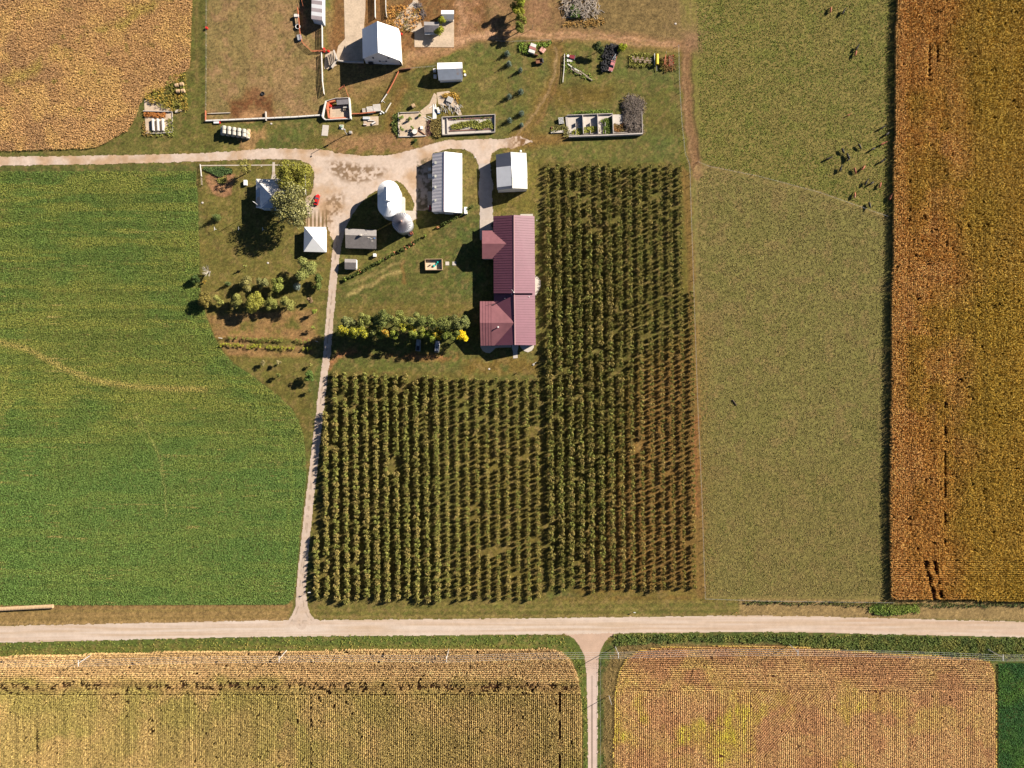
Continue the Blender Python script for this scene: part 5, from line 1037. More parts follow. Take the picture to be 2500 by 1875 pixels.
c = G(724, 39, .8); r = empty('feed_cart', (c.x, c.y, 0), 'pale boxy feed cart beside the orange fence near the top edge', 'cart'); MB().box((c.x, c.y, .9), (1.7, 1.1, .9)).build('hopper', M_WOODW, r); MB().box((c.x + .2, c.y - 1.9, .5), (1.4, 2.2, .7), .15).build('wooden_tray', mat('tan_wood', (.40, .28, .17), .8), r)
for sx in (-.8, .8): MB().tube([(c.x + sx - .08, c.y, .35), (c.x + sx + .08, c.y, .35)], .35, 14).build('wheel', M_BLACK, r)
c = G(641, 228, .4); r = tag(MB().lathe((c.x, c.y, -.02), [(.75, 0), (.75, .4), (.6, .4), (.6, .1)], 16).build('feed_tub', M_BLACK), 'small dark rubber tub lying in the mud patch', 'tub')
c = G(529, 299, .3); r = empty('trough', (c.x, c.y, 0), 'white trough with a red end below the feed bunk', 'trough'); MB().box((c.x, c.y, .3), (2.2, .8, .6)).build('trough_body', M_WHITE, r); MB().box((c.x + 1.25, c.y, .33), (.35, .82, .62)).build('red_end', M_REDP, r)
# calf pen
t = empty('calf_pen', G(824, 270), 'open calf pen with white outer walls and orange inner panels', 'pen')
pw_ = [((798, 250), (789, 288), 1.7, .5, M_WOODW), ((789, 288), (796, 294), 1.5, .5, M_WOODW), ((798, 250), (822, 243), 1.6, .12, M_WOODW), ((822, 243), (854, 242), 1.6, .12, M_WOODW), ((854, 242), (858, 293), 1.7, .45, M_WOODW), ((796, 294), (858, 291), 1.0, .25, M_WOODW)]
for a, b, h, w_, m in pw_: MB().bar(G(*a, 0) + Vector((0, 0, h / 2)), G(*b, 0) + Vector((0, 0, h / 2)), w_, h).build('wall_panel', m, t)
for a, b, h, w_ in (((803, 252), (801, 270), 1.2, .9), ((801, 270), (804, 290), 1.2, .5), ((804, 252), (820, 248), 1.2, .5), ((806, 290), (855, 288), .5, .45)): MB().bar(G(*a, 0) + Vector((0, 0, h / 2)), G(*b, 0) + Vector((0, 0, h / 2)), w_, h).build('orange_panel', M_ORANGE, t)
MB().bar(G(822, 250, 1.5), G(854, 248, 1.5), 1.9, .12).build('roof', M_DARKR, t)
for k in range(5): MB().bar(G(838 + k * 4, 259, .5), G(838.5 + k * 4, 270, .5), .12, .4).build('feeder_slat', M_WOOD, t)
MB().bar(G(838, 262, 1.0), G(856, 261, 1.0), .3, .1).build('feeder_rail', M_WOODW, t)
# yard lamp pole with pads
def pole(name, label, base, top_h, arm=2.4, m=None, cat='utility pole', wires=True, r=.16):
    c = G(*base); root = empty(name, (c.x, c.y, 0), label, cat); MB().tube([(c.x, c.y, 0), (c.x, c.y, top_h)], [r, r * .65], 10).build('pole', m or mat('bleached_pole', (.50, .48, .45), .8), root)
    if arm: MB().bar((c.x, c.y - arm / 2, top_h - .35), (c.x, c.y + arm / 2, top_h - .35), .14, .14).build('crossarm', M_WHITE, root)
    if arm:
        for k in (-1, 0, 1): MB().lathe((c.x, c.y + k * arm * .46, top_h - .28 + (.1 if k == 0 else 0)), [(.09, 0), (.06, .28)], 8).build('insulator', M_STEEL, root)
    return root
yl = pole('yard_lamp', 'tall yard lamp pole between the calf pen and the gravel yard', (847, 328.3), 9.3, arm=0, cat='lamp pole')
c = G(847, 328.3); MB().bar((c.x, c.y, 9.1), (c.x + .1, c.y - .9, 9.4), .08, .08).build('lamp_arm', M_STEEL, yl); MB().lathe((c.x + .1, c.y - 1.0, 9.2), [(.25, 0), (.28, .25), (.08, .4)], 10).build('lamp_head', M_WHITE, yl)
c = G(847, 328.3); MB().box((c.x + .3, c.y, 5.6), (.5, .5, 1.0)).build('transformer', M_STEEL, yl)
c = G(833.5, 309.5, .3); r = empty('service_box', (c.x, c.y, 0), 'square white pad with a small green box by the yard lamp', 'utility box'); MB().box((c.x, c.y, .12), (1.7, 1.7, .24)).build('base_pad', M_CONCW, r); MB().box((c.x + .1, c.y, .5), (.8, .8, .55)).build('cabinet', mat('pale_green_metal', (.20, .36, .24), .5), r)
c = G(856, 323.5, .4); r = empty('meter_box', (c.x, c.y, 0), 'grey concrete block beside the yard lamp foot', 'box'); MB().box((c.x, c.y, .4), (1.1, 1.0, .8)).build('block', M_CONC, r); MB().box((c.x, c.y, .84), (.7, .6, .12)).build('lid', M_STEEL, r)
# junk pad near the calf pen
pad('junk_pad', [(886, 285), (924, 284), (924, 305), (889, 309)], .10, M_CONCD, 'small pinkish slab piled with odds and ends', cat='slab')
def crate(px, py, sx, sy, h, m, label, rz=0, name='crate', cat='crate', group=None, slats=4):
    c = G(px, py, h); r = empty(name, (c.x, c.y, 0), label, cat, group); mb = MB(); mb.box((c.x, c.y, h / 2), (sx, sy, h), rz); mb.build('body', m, r)
    for k in range(slats):
        o_ = (k + .5) / slats - .5; cr, sr = math.cos(rz), math.sin(rz); MB().box((c.x - o_ * sy * sr, c.y + o_ * sy * cr, h + .03), (sx * 1.03, sy / slats * .55, .06), rz).build('slat', M_WOODW if m != M_WOODW else M_WOOD, r)
    return r
crate(894, 288, 2.5, 1.0, .7, mat('light_blue_panel', (.32, .46, .60), .5), 'light blue flat crate on the junk pad', slats=2)
crate(906, 294, 2.4, .5, .4, mat('tan_wood', (.40, .28, .17)), 'tan plank bundle on the junk pad', slats=1)
crate(912, 300, 1.6, .9, .5, M_DARKR, 'dark metal box at the lower edge of the junk pad', rz=.5, slats=1)
crate(891, 303.5, 1.2, .7, .5, M_RUST, 'rusty box on the lower left corner of the junk pad', slats=1)
crate(903, 268, 2.4, 2.6, .9, M_WOOD, 'grey wooden pallet stack above the orange pipe fence', rz=.1, slats=5)
crate(920, 263, 2.8, 2.8, 1.0, M_WOOD, 'larger grey pallet stack at the end of the slanting fence', rz=.1, slats=6)
crate(889, 270, 1.4, 1.8, .6, M_WOODW, 'small pale pallet left of the grey pallet stack', rz=.1, slats=3)
for k, (px, py) in enumerate(((932, 272), (929, 277), (936, 275))): barrel(px, py, .3, .6, M_WHITE, 'little white bucket near the leaning log', name='bucket', cat='bucket', group='white buckets near the leaning log')
def log(name, label, a, b, r, m, cat='log', h=None):
    A_, B_ = G(*a, r), G(*b, r if h is None else h); mb = MB(); mb.tube([A_, A_.lerp(B_, .5) + Vector((0, .05, .02)), B_], [r, r * .95, r * .85], 9); return tag(mb.build(name, m), label, cat)
log('log', 'long bleached log lying on the grass right of the pallets', (941, 274), (954.5, 251), .3, mat('bleached_log', (.50, .46, .38), .9, .15, 3))
log('pole', 'thin white stick leaning beside the pallets', (931, 244), (940, 251), .08, M_WHITE, cat='stick')
log('log', 'dark curved log lying alone in the lower pasture', (1788, 976), (1798, 990), .24, mat('dark_log', (.07, .05, .04), .9))

# ---------------------------------------------------------------- bales
M_HAY = mat('straw_bale', (.44, .30, .17), .95, .22, 6, bump=.03); M_HAYP = mat('pale_wrapped_bale', (.40, .38, .32), .85, .15, 3, bump=.02); M_HAYF = mat('bale_face', (.34, .22, .12), .95, .25, 8); M_NET = mat('bale_netting', (.52, .37, .22), .9, .1, 3); M_NETP = mat('pale_bale_band', (.56, .53, .46), .8, .1, 3)
def bale_mesh(parent_name, m, mn, L_=1.35, r=.78):
    root = empty(parent_name, (0, 0, 0)); mb = MB(); prof = [(-L_ / 2, r * .9), (-L_ / 2 + .08, r), (L_ / 2 - .08, r), (L_ / 2, r * .9)]
    mb.tube([(x_, 0, r) for x_, _ in prof], [q for _, q in prof], 20); mb.build('bale_body', m, root, smooth=False)
    mb = MB()
    for x_ in (-.4, 0, .4): mb.tube([(x_ * L_ / 1.35 - .05, 0, r), (x_ * L_ / 1.35 + .05, 0, r)], r + .012, 20, cap=False)
    mb.build('twine_band', mn, root); return root
b0 = bale_mesh('round_bale', M_HAY, M_NET); used = [False]
def place(proto, px, py, h, rz, label, cat, group=None, z=0, scale=None):
    c = G(px, py, h)
    if not proto.get('used'): o = proto; o['used'] = 1
    else:
        o = copy_tree(proto)
    o.location = (c.x, c.y, z); o.rotation_euler[2] = rz
    if scale: o.scale = scale
    tag(o, label, cat, group)
    if group is None and 'group' in o: del o['group']
    return o
for k in range(16):
    place(b0, 125.5 - k * 8.65, 1480.5 + k * .45, .78, .045, 'tan round bale in the long row at the left edge below the green field', 'bale', 'bales in the long row')
for i, (px, py) in enumerate(((432, 208.5), (444, 206), (435, 223), (447, 222))):
    place(b0, px, py, .78, .22 if i < 2 else .1, ['tan round bale, left one of the upper pair beside the weeds', 'tan round bale, right one of the upper pair beside the weeds', 'tan round bale, left one of the lower pair beside the weeds', 'tan round bale, right one of the lower pair beside the weeds'][i], 'bale', 'four bales beside the weeds')
place(b0, 1009, 258, .78, .5, 'lone tan round bale on the grass left of the concrete ruins', 'bale')
place(b0, 606.5, 320, .78, 1.5, 'tan bale at the right end of the pale bale stack, upper', 'bale', 'bales by the lane')
place(b0, 606.5, 331, .78, 1.5, 'tan bale at the right end of the pale bale stack, lower', 'bale', 'bales by the lane')
b1 = bale_mesh('wrapped_bale', M_HAYP, M_NETP, 1.45, .82)
for k in range(5):
    for q in range(2):
        place(b1, 547 + k * 12.2, 312 + k * 2.0 + q * 10, 2.3, 1.57, 'pale net-wrapped bale on the upper layer of the stack by the lane', 'bale', 'pale bales on top of the stack', z=1.45)
for k in range(6):
    for q in range(2):
        place(b1, 544 + k * 12.2, 315 + k * 1.8 + q * 10, .82, 1.57, 'pale wrapped bale under the upper layer of the stack', 'bale', 'pale bales at the bottom of the stack')

# ---------------------------------------------------------------- cattle
def cow_mesh(name, m, head_down, step):
    me = bpy.data.meshes.new(name + '_skel'); V = []; E = []; Rr = []
    def v(p, rx, ry=None, par=None):
        V.append(p); Rr.append((rx, ry or rx))
        if par is not None: E.append((par, len(V) - 1))
        return len(V) - 1
    hip = v((-.62, 0, 1.02), .30, .33); mid = v((-.05, 0, .98), .34, .40, hip); sho = v((.55, 0, 1.0), .27, .36, mid)
    rump = v((-.86, 0, 1.06), .20, .24, hip); t1 = v((-1.0, 0, .98), .05, .05, rump); v((-1.06, 0, .45), .03, .03, t1)
    if head_down: n1 = v((.86, 0, .86), .17, .20, sho); h1 = v((1.10, 0, .52), .13, .14, n1); hd = v((1.20, 0, .32), .12, .12, h1); v((1.34, 0, .12), .08, .09, hd)
    else: n1 = v((.88, 0, 1.18), .17, .21, sho); h1 = v((1.10, 0, 1.36), .14, .15, n1); hd = v((1.26, 0, 1.32), .12, .13, h1); v((1.50, 0, 1.18), .08, .09, hd)
    for s_ in (-1, 1):
        v((V[h1][0] - .03, s_ * .24, V[h1][2] + .08), .045, .03, h1)
        a = v((.52, s_ * .17, .68), .12, .12, sho); b = v((.52 + step * s_ * .10, s_ * .18, .38), .07, .07, a); v((.52 + step * s_ * .16, s_ * .18, .06), .055, .055, b)
        a = v((-.66, s_ * .19, .74), .15, .15, hip); b = v((-.62 - step * s_ * .06, s_ * .20, .52), .09, .09, a); b2 = v((-.74 - step * s_ * .10, s_ * .20, .40), .065, .065, b); v((-.70 - step * s_ * .16, s_ * .20, .06), .055, .055, b2)
    me.from_pydata(V, E, []); o = bpy.data.objects.new(name, me); COL.objects.link(o)
    sk = o.modifiers.new('skin', 'SKIN'); ss_ = o.modifiers.new('sub', 'SUBSURF'); ss_.levels = 1; ss_.render_levels = 1
    if not me.skin_vertices: me.skin_vertices.new()
    for i, sv in enumerate(me.skin_vertices[0].data): sv.radius = Rr[i]; sv.use_root = (i == 0)
    dg = bpy.context.evaluated_depsgraph_get(); m2 = bpy.data.meshes.new_from_object(o.evaluated_get(dg)); bpy.data.objects.remove(o); m2.materials.clear(); m2.materials.append(m); m2.name = name
    m2.polygons.foreach_set('use_smooth', [True] * len(m2.polygons)); return m2
hides = {'black': mat('black_hide', (.016, .013, .012), .6, .2, 3), 'red': mat('red_hide', (.30, .10, .05), .7, .15, 3), 'redwhite': mat('red_white_hide', (.34, .12, .06), .7, .1, 3, second=(.62, .55, .48), mix=.5)}
cowm = {(k, d): cow_mesh('cow', hides[k], d, .9 if d else .4) for k in hides for d in (True, False)}
cows = [(2028.4, 24, 80, 'red', 1, 'red cow nearest the top edge of the upper pasture'), (2059, 29, 62, 'black', 0, 'dark cow right of the red one near the top edge'), (2092, 117, 60, 'black', 0, 'dark cow touching the red one halfway down the upper pasture'), (2089.5, 130, 72, 'red', 1, 'red cow touching the dark one halfway down the upper pasture'), (2072.7, 280, 25, 'red', 0, 'small red calf alone above the herd'),
        (2153.5, 312, 30, 'black', 0, 'topmost dark cow of the herd, near the corn shadow'), (2165.8, 327, 40, 'black', 1, 'dark cow at the edge of the corn shadow, highest beside it'), (2155.7, 350.6, 25, 'red', 0, 'reddish cow near the corn shadow, upper part of the herd'), (2131, 364, 30, 'black', 1, 'dark thin-shadowed cow left of the reddish one'), (2099.3, 357, -60, 'black', 1, 'dark cow alone in the upper middle of the herd'),
        (2058, 368, -65, 'black', 1, 'dark cow above the huddled pair'), (2069.6, 379.6, -70, 'black', 0, 'dark cow, upper one of the huddled pair'), (2071.8, 388, 60, 'black', 1, 'dark cow, lower one of the huddled pair'), (2022.6, 386.8, 20, 'black', 0, 'leftmost dark cow of the herd'), (2152.8, 394, 35, 'black', 0, 'dark cow at the right in the middle of the herd'),
        (2108, 410, 50, 'redwhite', 1, 'tan and red cow in the middle of the herd'), (2087.7, 415.7, -75, 'red', 1, 'dark red cow left of the tan and red one'), (2052, 412.8, 75, 'black', 0, 'dark cow left of the herd middle with a square shadow'), (2114.4, 446, 65, 'black', 0, 'dark cow, left of the close pair in the lower herd'), (2128, 447.5, 35, 'black', 1, 'dark thin-shadowed cow, right of the close pair in the lower herd'),
        (2149, 452, 70, 'red', 1, 'brown cow at the lower right of the herd'), (2087, 476.5, 80, 'redwhite', 1, 'red and white cow near the fence line at the bottom of the herd'), (2123, 499.6, -80, 'black', 0, 'lowest dark cow, on the fence line between pastures'), (2174, 482, 70, 'red', 0, 'cow half lost in the corn shadow')]
for px, py, a, k, d, lb in cows:
    c = G(px, py, 1.0); o = bpy.data.objects.new('cow', cowm[(k, bool(d))]); COL.objects.link(o); o.location = (c.x, c.y, 0); o.rotation_euler[2] = R(a)
    s_ = .75 if 'calf' in lb else 1.12; o.scale = (s_, s_, s_); tag(o, lb, 'cow', 'cattle in the upper pasture')

# ---------------------------------------------------------------- vehicles
def vehicle(name, label, px, py, rz, L_, W_, m, kind='car', cat='car', glass=None):
    """built pointing along +X, then turned; the nose is +X"""
    c = G(px, py, .8); root = empty(name, (0, 0, 0), label, cat)
    def loft(secs, nm, mm, parent):
        mb = MB(); vs = []; n = len(secs)
        for x_, w_, z0, z1 in secs:
            vs += [(x_, -w_ / 2, z0), (x_, -w_ / 2 * .98, (z0 + z1) / 2 + .05), (x_, -w_ / 2 * .86, z1), (x_, w_ / 2 * .86, z1), (x_, w_ / 2 * .98, (z0 + z1) / 2 + .05), (x_, w_ / 2, z0)]
        fs = []
        for i in range(n - 1):
            for k in range(6): a, b = i * 6 + k, i * 6 + (k + 1) % 6; fs.append((a, b, b + 6, a + 6))
        fs += [tuple(range(6))[::-1], tuple((n - 1) * 6 + k for k in range(6))]
        return mb.add(vs, fs).build(nm, mm, parent)
    h = L_ / 2; hb = .95 if kind != 'car' else .82; gl = glass or M_GLASS
    if kind == 'pickup':
        loft([(-h, W_ * .94, .45, .95), (-h + .1, W_, .4, 1.0), (h - 1.3, W_, .4, 1.05), (h - .35, W_ * .96, .4, 1.0), (h, W_ * .82, .45, .85)], 'body', m, root)
        MB().box((-h + 1.05, 0, 1.01), (1.75, W_ * .72, .06)).build('bed_floor', M_DARK, root)
        loft([(-h + 2.0, W_ * .86, .98, 1.62), (-h + 2.15, W_ * .84, .98, 1.72), (h - 2.1, W_ * .84, .98, 1.72), (h - 1.45, W_ * .86, .98, 1.08)], 'cabin', gl, root)
        MB().box((-h + 2.75, 0, 1.74), (1.25, W_ * .68, .05)).build('roof', m, root)
    elif kind == 'suv':
        loft([(-h, W_ * .92, .45, 1.0), (-h + .12, W_, .4, 1.05), (h - 1.3, W_, .4, 1.05), (h - .3, W_ * .95, .4, .98), (h, W_ * .8, .45, .82)], 'body', m, root)
        loft([(-h + .08, W_ * .84, 1.0, 1.35), (-h + .4, W_ * .84, 1.0, 1.7), (h - 2.2, W_ * .82, 1.0, 1.7), (h - 1.45, W_ * .86, 1.0, 1.08)], 'cabin', gl, root)
        MB().box((-h + 1.35, 0, 1.72), (1.9, W_ * .68, .05)).build('roof', m, root); MB().box((-h + 1.9, 0, 1.75), (.7, W_ * .36, .03)).build('sunroof', M_GLASS, root)
    else:
        loft([(-h, W_ * .86, .4, .85), (-h + .2, W_ * .97, .35, .92), (0, W_, .33, .95), (h - 1.1, W_ * .98, .33, .90), (h - .25, W_ * .9, .36, .76), (h, W_ * .72, .4, .62)], 'body', m, root)
        loft([(-h + .5, W_ * .80, .86, .98), (-h + 1.1, W_ * .78, .86, 1.38), (.15, W_ * .78, .86, 1.42), (h - 1.35, W_ * .84, .86, .93)], 'cabin', gl, root)
        MB().box((-h + 1.55, 0, 1.415), (1.15, W_ * .62, .05)).build('roof', m, root)
    for sx in (-h + .85, h - .85):
        for sy in (-1, 1):
            w_ = MB().tube([(sx, sy * (W_ / 2 - .2), .33), (sx, sy * (W_ / 2 + .01), .33)], .33, 16).build('wheel', M_BLACK, root); MB().tube([(sx, sy * (W_ / 2 + .01), .33), (sx, sy * (W_ / 2 + .03), .33)], .19, 12).build('rim', M_STEEL, w_)
    for sy in (-1, 1):
        MB().box((h - .12, sy * W_ * .32, .66), (.12, .32, .14)).build('headlight', M_WHITE, root); MB().box((-h + .03, sy * W_ * .36, .8), (.08, .2, .16)).build('taillight', M_REDP, root); MB().box((h - 1.75, sy * (W_ / 2 + .06), 1.0), (.16, .14, .12)).build('mirror', m, root)
    root.location = (c.x, c.y, 0); root.rotation_euler[2] = rz; return root
vehicle('red_car', 'bright red car parked on the gravel beside the old house', 773.4, 487.2, R(76), 4.2, 1.75, mat('red_car_paint', (.50, .02, .02), .35, .05, 1, spec=.6))
vehicle('pickup_truck', 'grey pickup with dark hood parked under the windbreak, left of the two', 1021, 843, R(86), 4.5, 1.8, mat('grey_green_paint', (.30, .33, .34), .35, .08, 1, spec=.6), 'pickup', 'pickup truck')
vehicle('silver_car', 'silver car with sunroof parked under the windbreak, right of the two', 1067.3, 846.3, R(84), 4.4, 1.8, mat('silver_paint', (.46, .46, .50), .35, .05, 1, spec=.6), 'suv', 'car')
M_PINK = mat('faded_pink_paint', (.46, .17, .17), .7, .15, 2)
t = vehicle('wrecked_truck', 'faded pink truck with an open rear frame next to the tyre heap', 1493.5, 160.5, R(-107), 4.3, 1.95, M_PINK, 'car', 'truck')
# truck bed parts are built in the truck's own frame (nose along +X)
for sy in (-1, 1): o_ = MB().box((-3.3, sy * .85, .8), (2.9, .14, .4)).build('side_rail', mat('orange_faded', (.50, .20, .12), .7)); o_.parent = t
o_ = MB().box((-3.3, 0, .65), (2.9, 1.5, .1)).build('bed_floor', M_DARK); o_.parent = t
for a, b in (((-2.2, -.5, 1.2), (-4.3, .1, 2.0)), ((-2.2, .5, 1.2), (-4.3, .15, 2.0)), ((-3.2, -.4, 1.5), (-3.2, .5, 1.5))):
    o_ = MB().bar(a, b, .12, .12).build('boom', M_WHITE); o_.parent = t
for sy in (-1, 1): o_ = MB().tube([(-3.6, sy * .75, .4), (-3.6, sy * 1.0, .4)], .4, 14).build('wheel', M_BLACK); o_.parent = t

# tyre heap: rings on the ground and on each other
def torus(R_, r_, n=14, k=7):
    vs = []; fs = []
    for i in range(n):
        a = 2 * math.pi * i / n
        for j in range(k): b = 2 * math.pi * j / k; q = R_ + r_ * math.cos(b); vs.append((q * math.cos(a), q * math.sin(a), r_ + r_ * math.sin(b)))
    for i in range(n):
        for j in range(k): fs.append((i * k + j, ((i + 1) % n) * k + j, ((i + 1) % n) * k + (j + 1) % k, i * k + (j + 1) % k))
    return vs, fs
ty = MB(); ty.add(*torus(.36, .13)); t0 = ty.build('tyre', M_BLACK); first = True
heap = [(1480, 112), (1500, 110), (1515, 116), (1505, 135), (1490, 150), (1482, 172), (1470, 176), (1470, 150), (1474, 130)]
hp = []
while len(hp) < 150:
    px, py = 1462 + rng.random() * 56, 106 + rng.random() * 72
    if float(sdist(np.array([px]), np.array([py]), heap)[0]) < 1: hp.append((px, py))
for i, (px, py) in enumerate(hp):
    z = [0, .24, .48, .72][i % 4]; c = G(px, py, z); o = t0 if first else t0.copy()
    if not first: COL.objects.link(o)
    first = False; o.location = (c.x, c.y, z); o.rotation_euler = ((rng.random() - .5) * 1.3 if z else .0, (rng.random() - .5) * 1.3 if z else .0, 0); s_ = .85 + .5 * rng.random(); o.scale = (s_, s_, s_)
    if z: o.location.z += .15
    tag(o, 'black tyre in the heap beside the pink truck', 'tyre', 'tyres heaped beside the pink truck')
# implements
def implement(name, label, px, py, rz, parts, cat='farm implement'):
    c = G(px, py, .6); r = empty(name, (0, 0, 0), label, cat)
    for nm, m, kind, a, b, s_ in parts:
        mb = MB()
        if kind == 'box': mb.box(a, b, s_ or 0)
        elif kind == 'bar': mb.bar(a, b, s_, s_)
        elif kind == 'tube': mb.tube([a, b], s_, 16)
        mb.build(nm, m, r)
    r.location = (c.x, c.y, 0); r.rotation_euler[2] = rz; return r
M_YEL = mat('yellow_paint', (.62, .42, .02), .5, .08, 2)
implement('seed_drill', 'bright yellow long hopper machine beside the brown crates', 1603, 147, 0, [('hopper', M_YEL, 'tube', (0, -1.95, 1.3), (0, 1.95, 1.3), .72), ('frame', M_DARKR, 'box', (-.9, 0, .8), (.35, 4.6, .3), 0), ('drawbar', M_DARKR, 'bar', (0, -2.0, .7), (.1, -4.2, .5), .2), ('wheel', M_BLACK, 'tube', (-1.2, -1.6, .5), (-.9, -1.6, .5), .5), ('wheel', M_BLACK, 'tube', (-1.2, 1.6, .5), (-.9, 1.6, .5), .5), ('white_arm', M_WHITE, 'bar', (-.95, -2.0, 1.3), (-.95, 2.2, 1.6), .15)])
implement('plough', 'red and rusty tall plough frame right of the yellow hopper', 1622, 148, 0, [('beam', M_ORANGE, 'bar', (-.3, -2.0, 1.6), (.3, 2.0, 2.0), .16), ('beam', M_ORANGE, 'bar', (.3, -2.0, 1.6), (.3, 2.0, 2.0), .16), ('cross_bar', M_RUST, 'bar', (-1.2, 0, 1.0), (1.2, .2, 1.0), .2), ('blade', M_RUST, 'bar', (-.8, -1.5, .2), (.8, -1.1, 1.2), .2), ('blade', M_RUST, 'bar', (-.8, 1.0, .2), (.8, 1.4, 1.2), .2), ('mast', M_WHITE, 'bar', (.3, 2.0, 1.0), (.4, 2.4, 3.0), .1)])
implement('disc_harrow', 'rusty red disc harrow at the right end of the machinery row', 1638, 148, 0, [('frame', M_RUST, 'box', (0, 0, .7), (1.6, 4.0, .15), .1)] + [('disc', M_RUST if k % 2 else M_REDP, 'tube', (-.8 + (k % 3) * .8, -1.9 + k * .48, .45), (-.7 + (k % 3) * .8, -1.85 + k * .48, .45), .42) for k in range(9)])
implement('red_baler', 'pink and white old combine in the weeds on the north lawn edge', 1299, 120, R(-20), [('body', M_WOODW, 'box', (0, 1.3, .8), (2.2, 1.2, 1.2), 0), ('red_panel', mat('faded_maroon', (.35, .14, .12), .7), 'box', (.1, .2, .8), (2.6, 1.0, 1.1), 0), ('body', M_WOODW, 'box', (.2, -1.0, .7), (2.4, 1.2, 1.1), 0), ('wheel', M_BLACK, 'tube', (-1.3, 0, .5), (-1.0, 0, .5), .5), ('reel', M_RUST, 'tube', (1.6, -1.6, .6), (3.0, -1.4, .6), .4), ('drawbar', M_RUST, 'bar', (1.4, 0, .5), (3.2, -.6, .5), .2)])
implement('pink_platform', 'pale red square platform right of the old combine', 1325, 121.5, R(-35), [('deck', mat('salmon_paint', (.62, .33, .27), .7), 'box', (-.55, 0, .5), (.9, 1.9, .15), 0), ('deck', mat('salmon_paint', (.62, .33, .27)), 'box', (.55, 0, .5), (.9, 1.9, .15), 0), ('frame', M_RUST, 'box', (0, 0, .35), (.2, 2.3, .2), 0)])
implement('manure_spreader', 'rusty brown open spreader wagon on the north lawn', 1316, 150, R(8), [('floor', M_RUST, 'box', (0, 0, .6), (2.4, 1.7, .1), 0), ('side_panel', M_RUST, 'box', (0, .85, .9), (2.4, .1, .6), 0), ('side_panel', M_RUST, 'box', (0, -.85, .9), (2.4, .1, .6), 0), ('front_panel', M_RUST, 'box', (-1.2, 0, .9), (.1, 1.8, .6), 0), ('beater', M_DARK, 'tube', (1.35, -.8, .9), (1.35, .8, .9), .35), ('wheel', M_BLACK, 'tube', (.6, 1.0, .5), (.6, 1.25, .5), .5), ('wheel', M_BLACK, 'tube', (.6, -1.25, .5), (.6, -1.0, .5), .5), ('drawbar', M_RUST, 'bar', (-1.2, 0, .5), (-1.9, 0, .4), .15)])
implement('red_mower', 'dark red mower with a white wheel at the head of the plank rack', 1393.5, 138.5, R(-15), [('body', mat('dark_red_paint', (.20, .02, .03), .6), 'box', (.5, 0, .6), (2.0, 1.3, .7), 0), ('white_hub', M_WHITE, 'tube', (-1.1, 0, .3), (-1.1, 0, .9), .5), ('reel', M_DARK, 'tube', (1.4, -.9, .5), (1.4, .9, .5), .4)])
fence('plank_rack', 'pale plank rack standing upright on the grass left of the mower', [(1378, 134), (1377, 170), (1374, 202)], .9, M_WOODW, spacing=2.4, rails=2, rw=.22, rh=.14, cat='rack')
for k, (a, b, w_) in enumerate((((1384, 146), (1398, 145), .6), ((1384, 149.5), (1398, 149), .5), ((1386, 156), (1402, 168), .4), ((1396, 164), (1414, 174), .45), ((1394, 168), (1412, 179), .35), ((1402, 172), (1420, 182), .4), ((1415, 173), (1436, 188), .35), ((1430, 186), (1446, 196), .4))):
    tag(MB().bar(G(*a, .4), G(*b, .4), w_, .25).build('timber_plank', M_WOODW if k < 4 else M_WOOD), ['upper short pale plank by the mower', 'lower short pale plank by the mower', 'pale plank at the head of the slanting plank line', 'white plank second in the slanting plank line', 'white plank under the second in the slanting line', 'grey plank in the middle of the slanting line', 'weathered plank in the lower slanting line', 'last weathered plank of the slanting line'][k], 'plank', 'planks lying near the mower')
for k in range(9):
    px, py = 1546 + k * 5.6, 142 + (k % 2) * 5 + k * .6
    implement('rusty_crate', 'rusty brown slatted crate in the row left of the yellow hopper', px, py, 0, [('body', mat('dry_rack', (.24, .16, .10), .9, .3, 4), 'box', (0, 0, .4), (.8, 1.5, .8), .2 * (k % 3)), ('slat', M_WOOD, 'box', (0, .4, .85), (.9, .15, .08), .1), ('slat', M_WOOD, 'box', (0, -.4, .85), (.9, .15, .08), .1)], cat='crate')['group'] = 'rusty crates left of the yellow hopper'
veg('weeds', [(1538, 128), (1560, 126), (1600, 138), (1600, 160), (1560, 162), (1538, 158)], 420, .9, [A(130, 128, 60, g), A(104, 110, 46, g)], 'tall weeds around the rusty crates')
veg('weeds', [(1618, 136), (1650, 134), (1650, 164), (1626, 176), (1612, 168)], 420, .8, [A(110, 116, 46, g), A(130, 100, 60, g)], 'weeds growing through the red harrow')
veg('weeds', [(1265, 104), (1348, 100), (1344, 112), (1315, 112), (1290, 130), (1268, 122)], 520, .9, [A(110, 130, 48, g), A(80, 104, 44, g)], 'green weeds around the old combine on the north lawn')
veg('weeds', [(1378, 128), (1400, 132), (1410, 160), (1452, 190), (1448, 198), (1404, 180), (1384, 165), (1376, 180)], 420, .6, [A(118, 132, 56, g)], 'weeds along the slanting plank line')

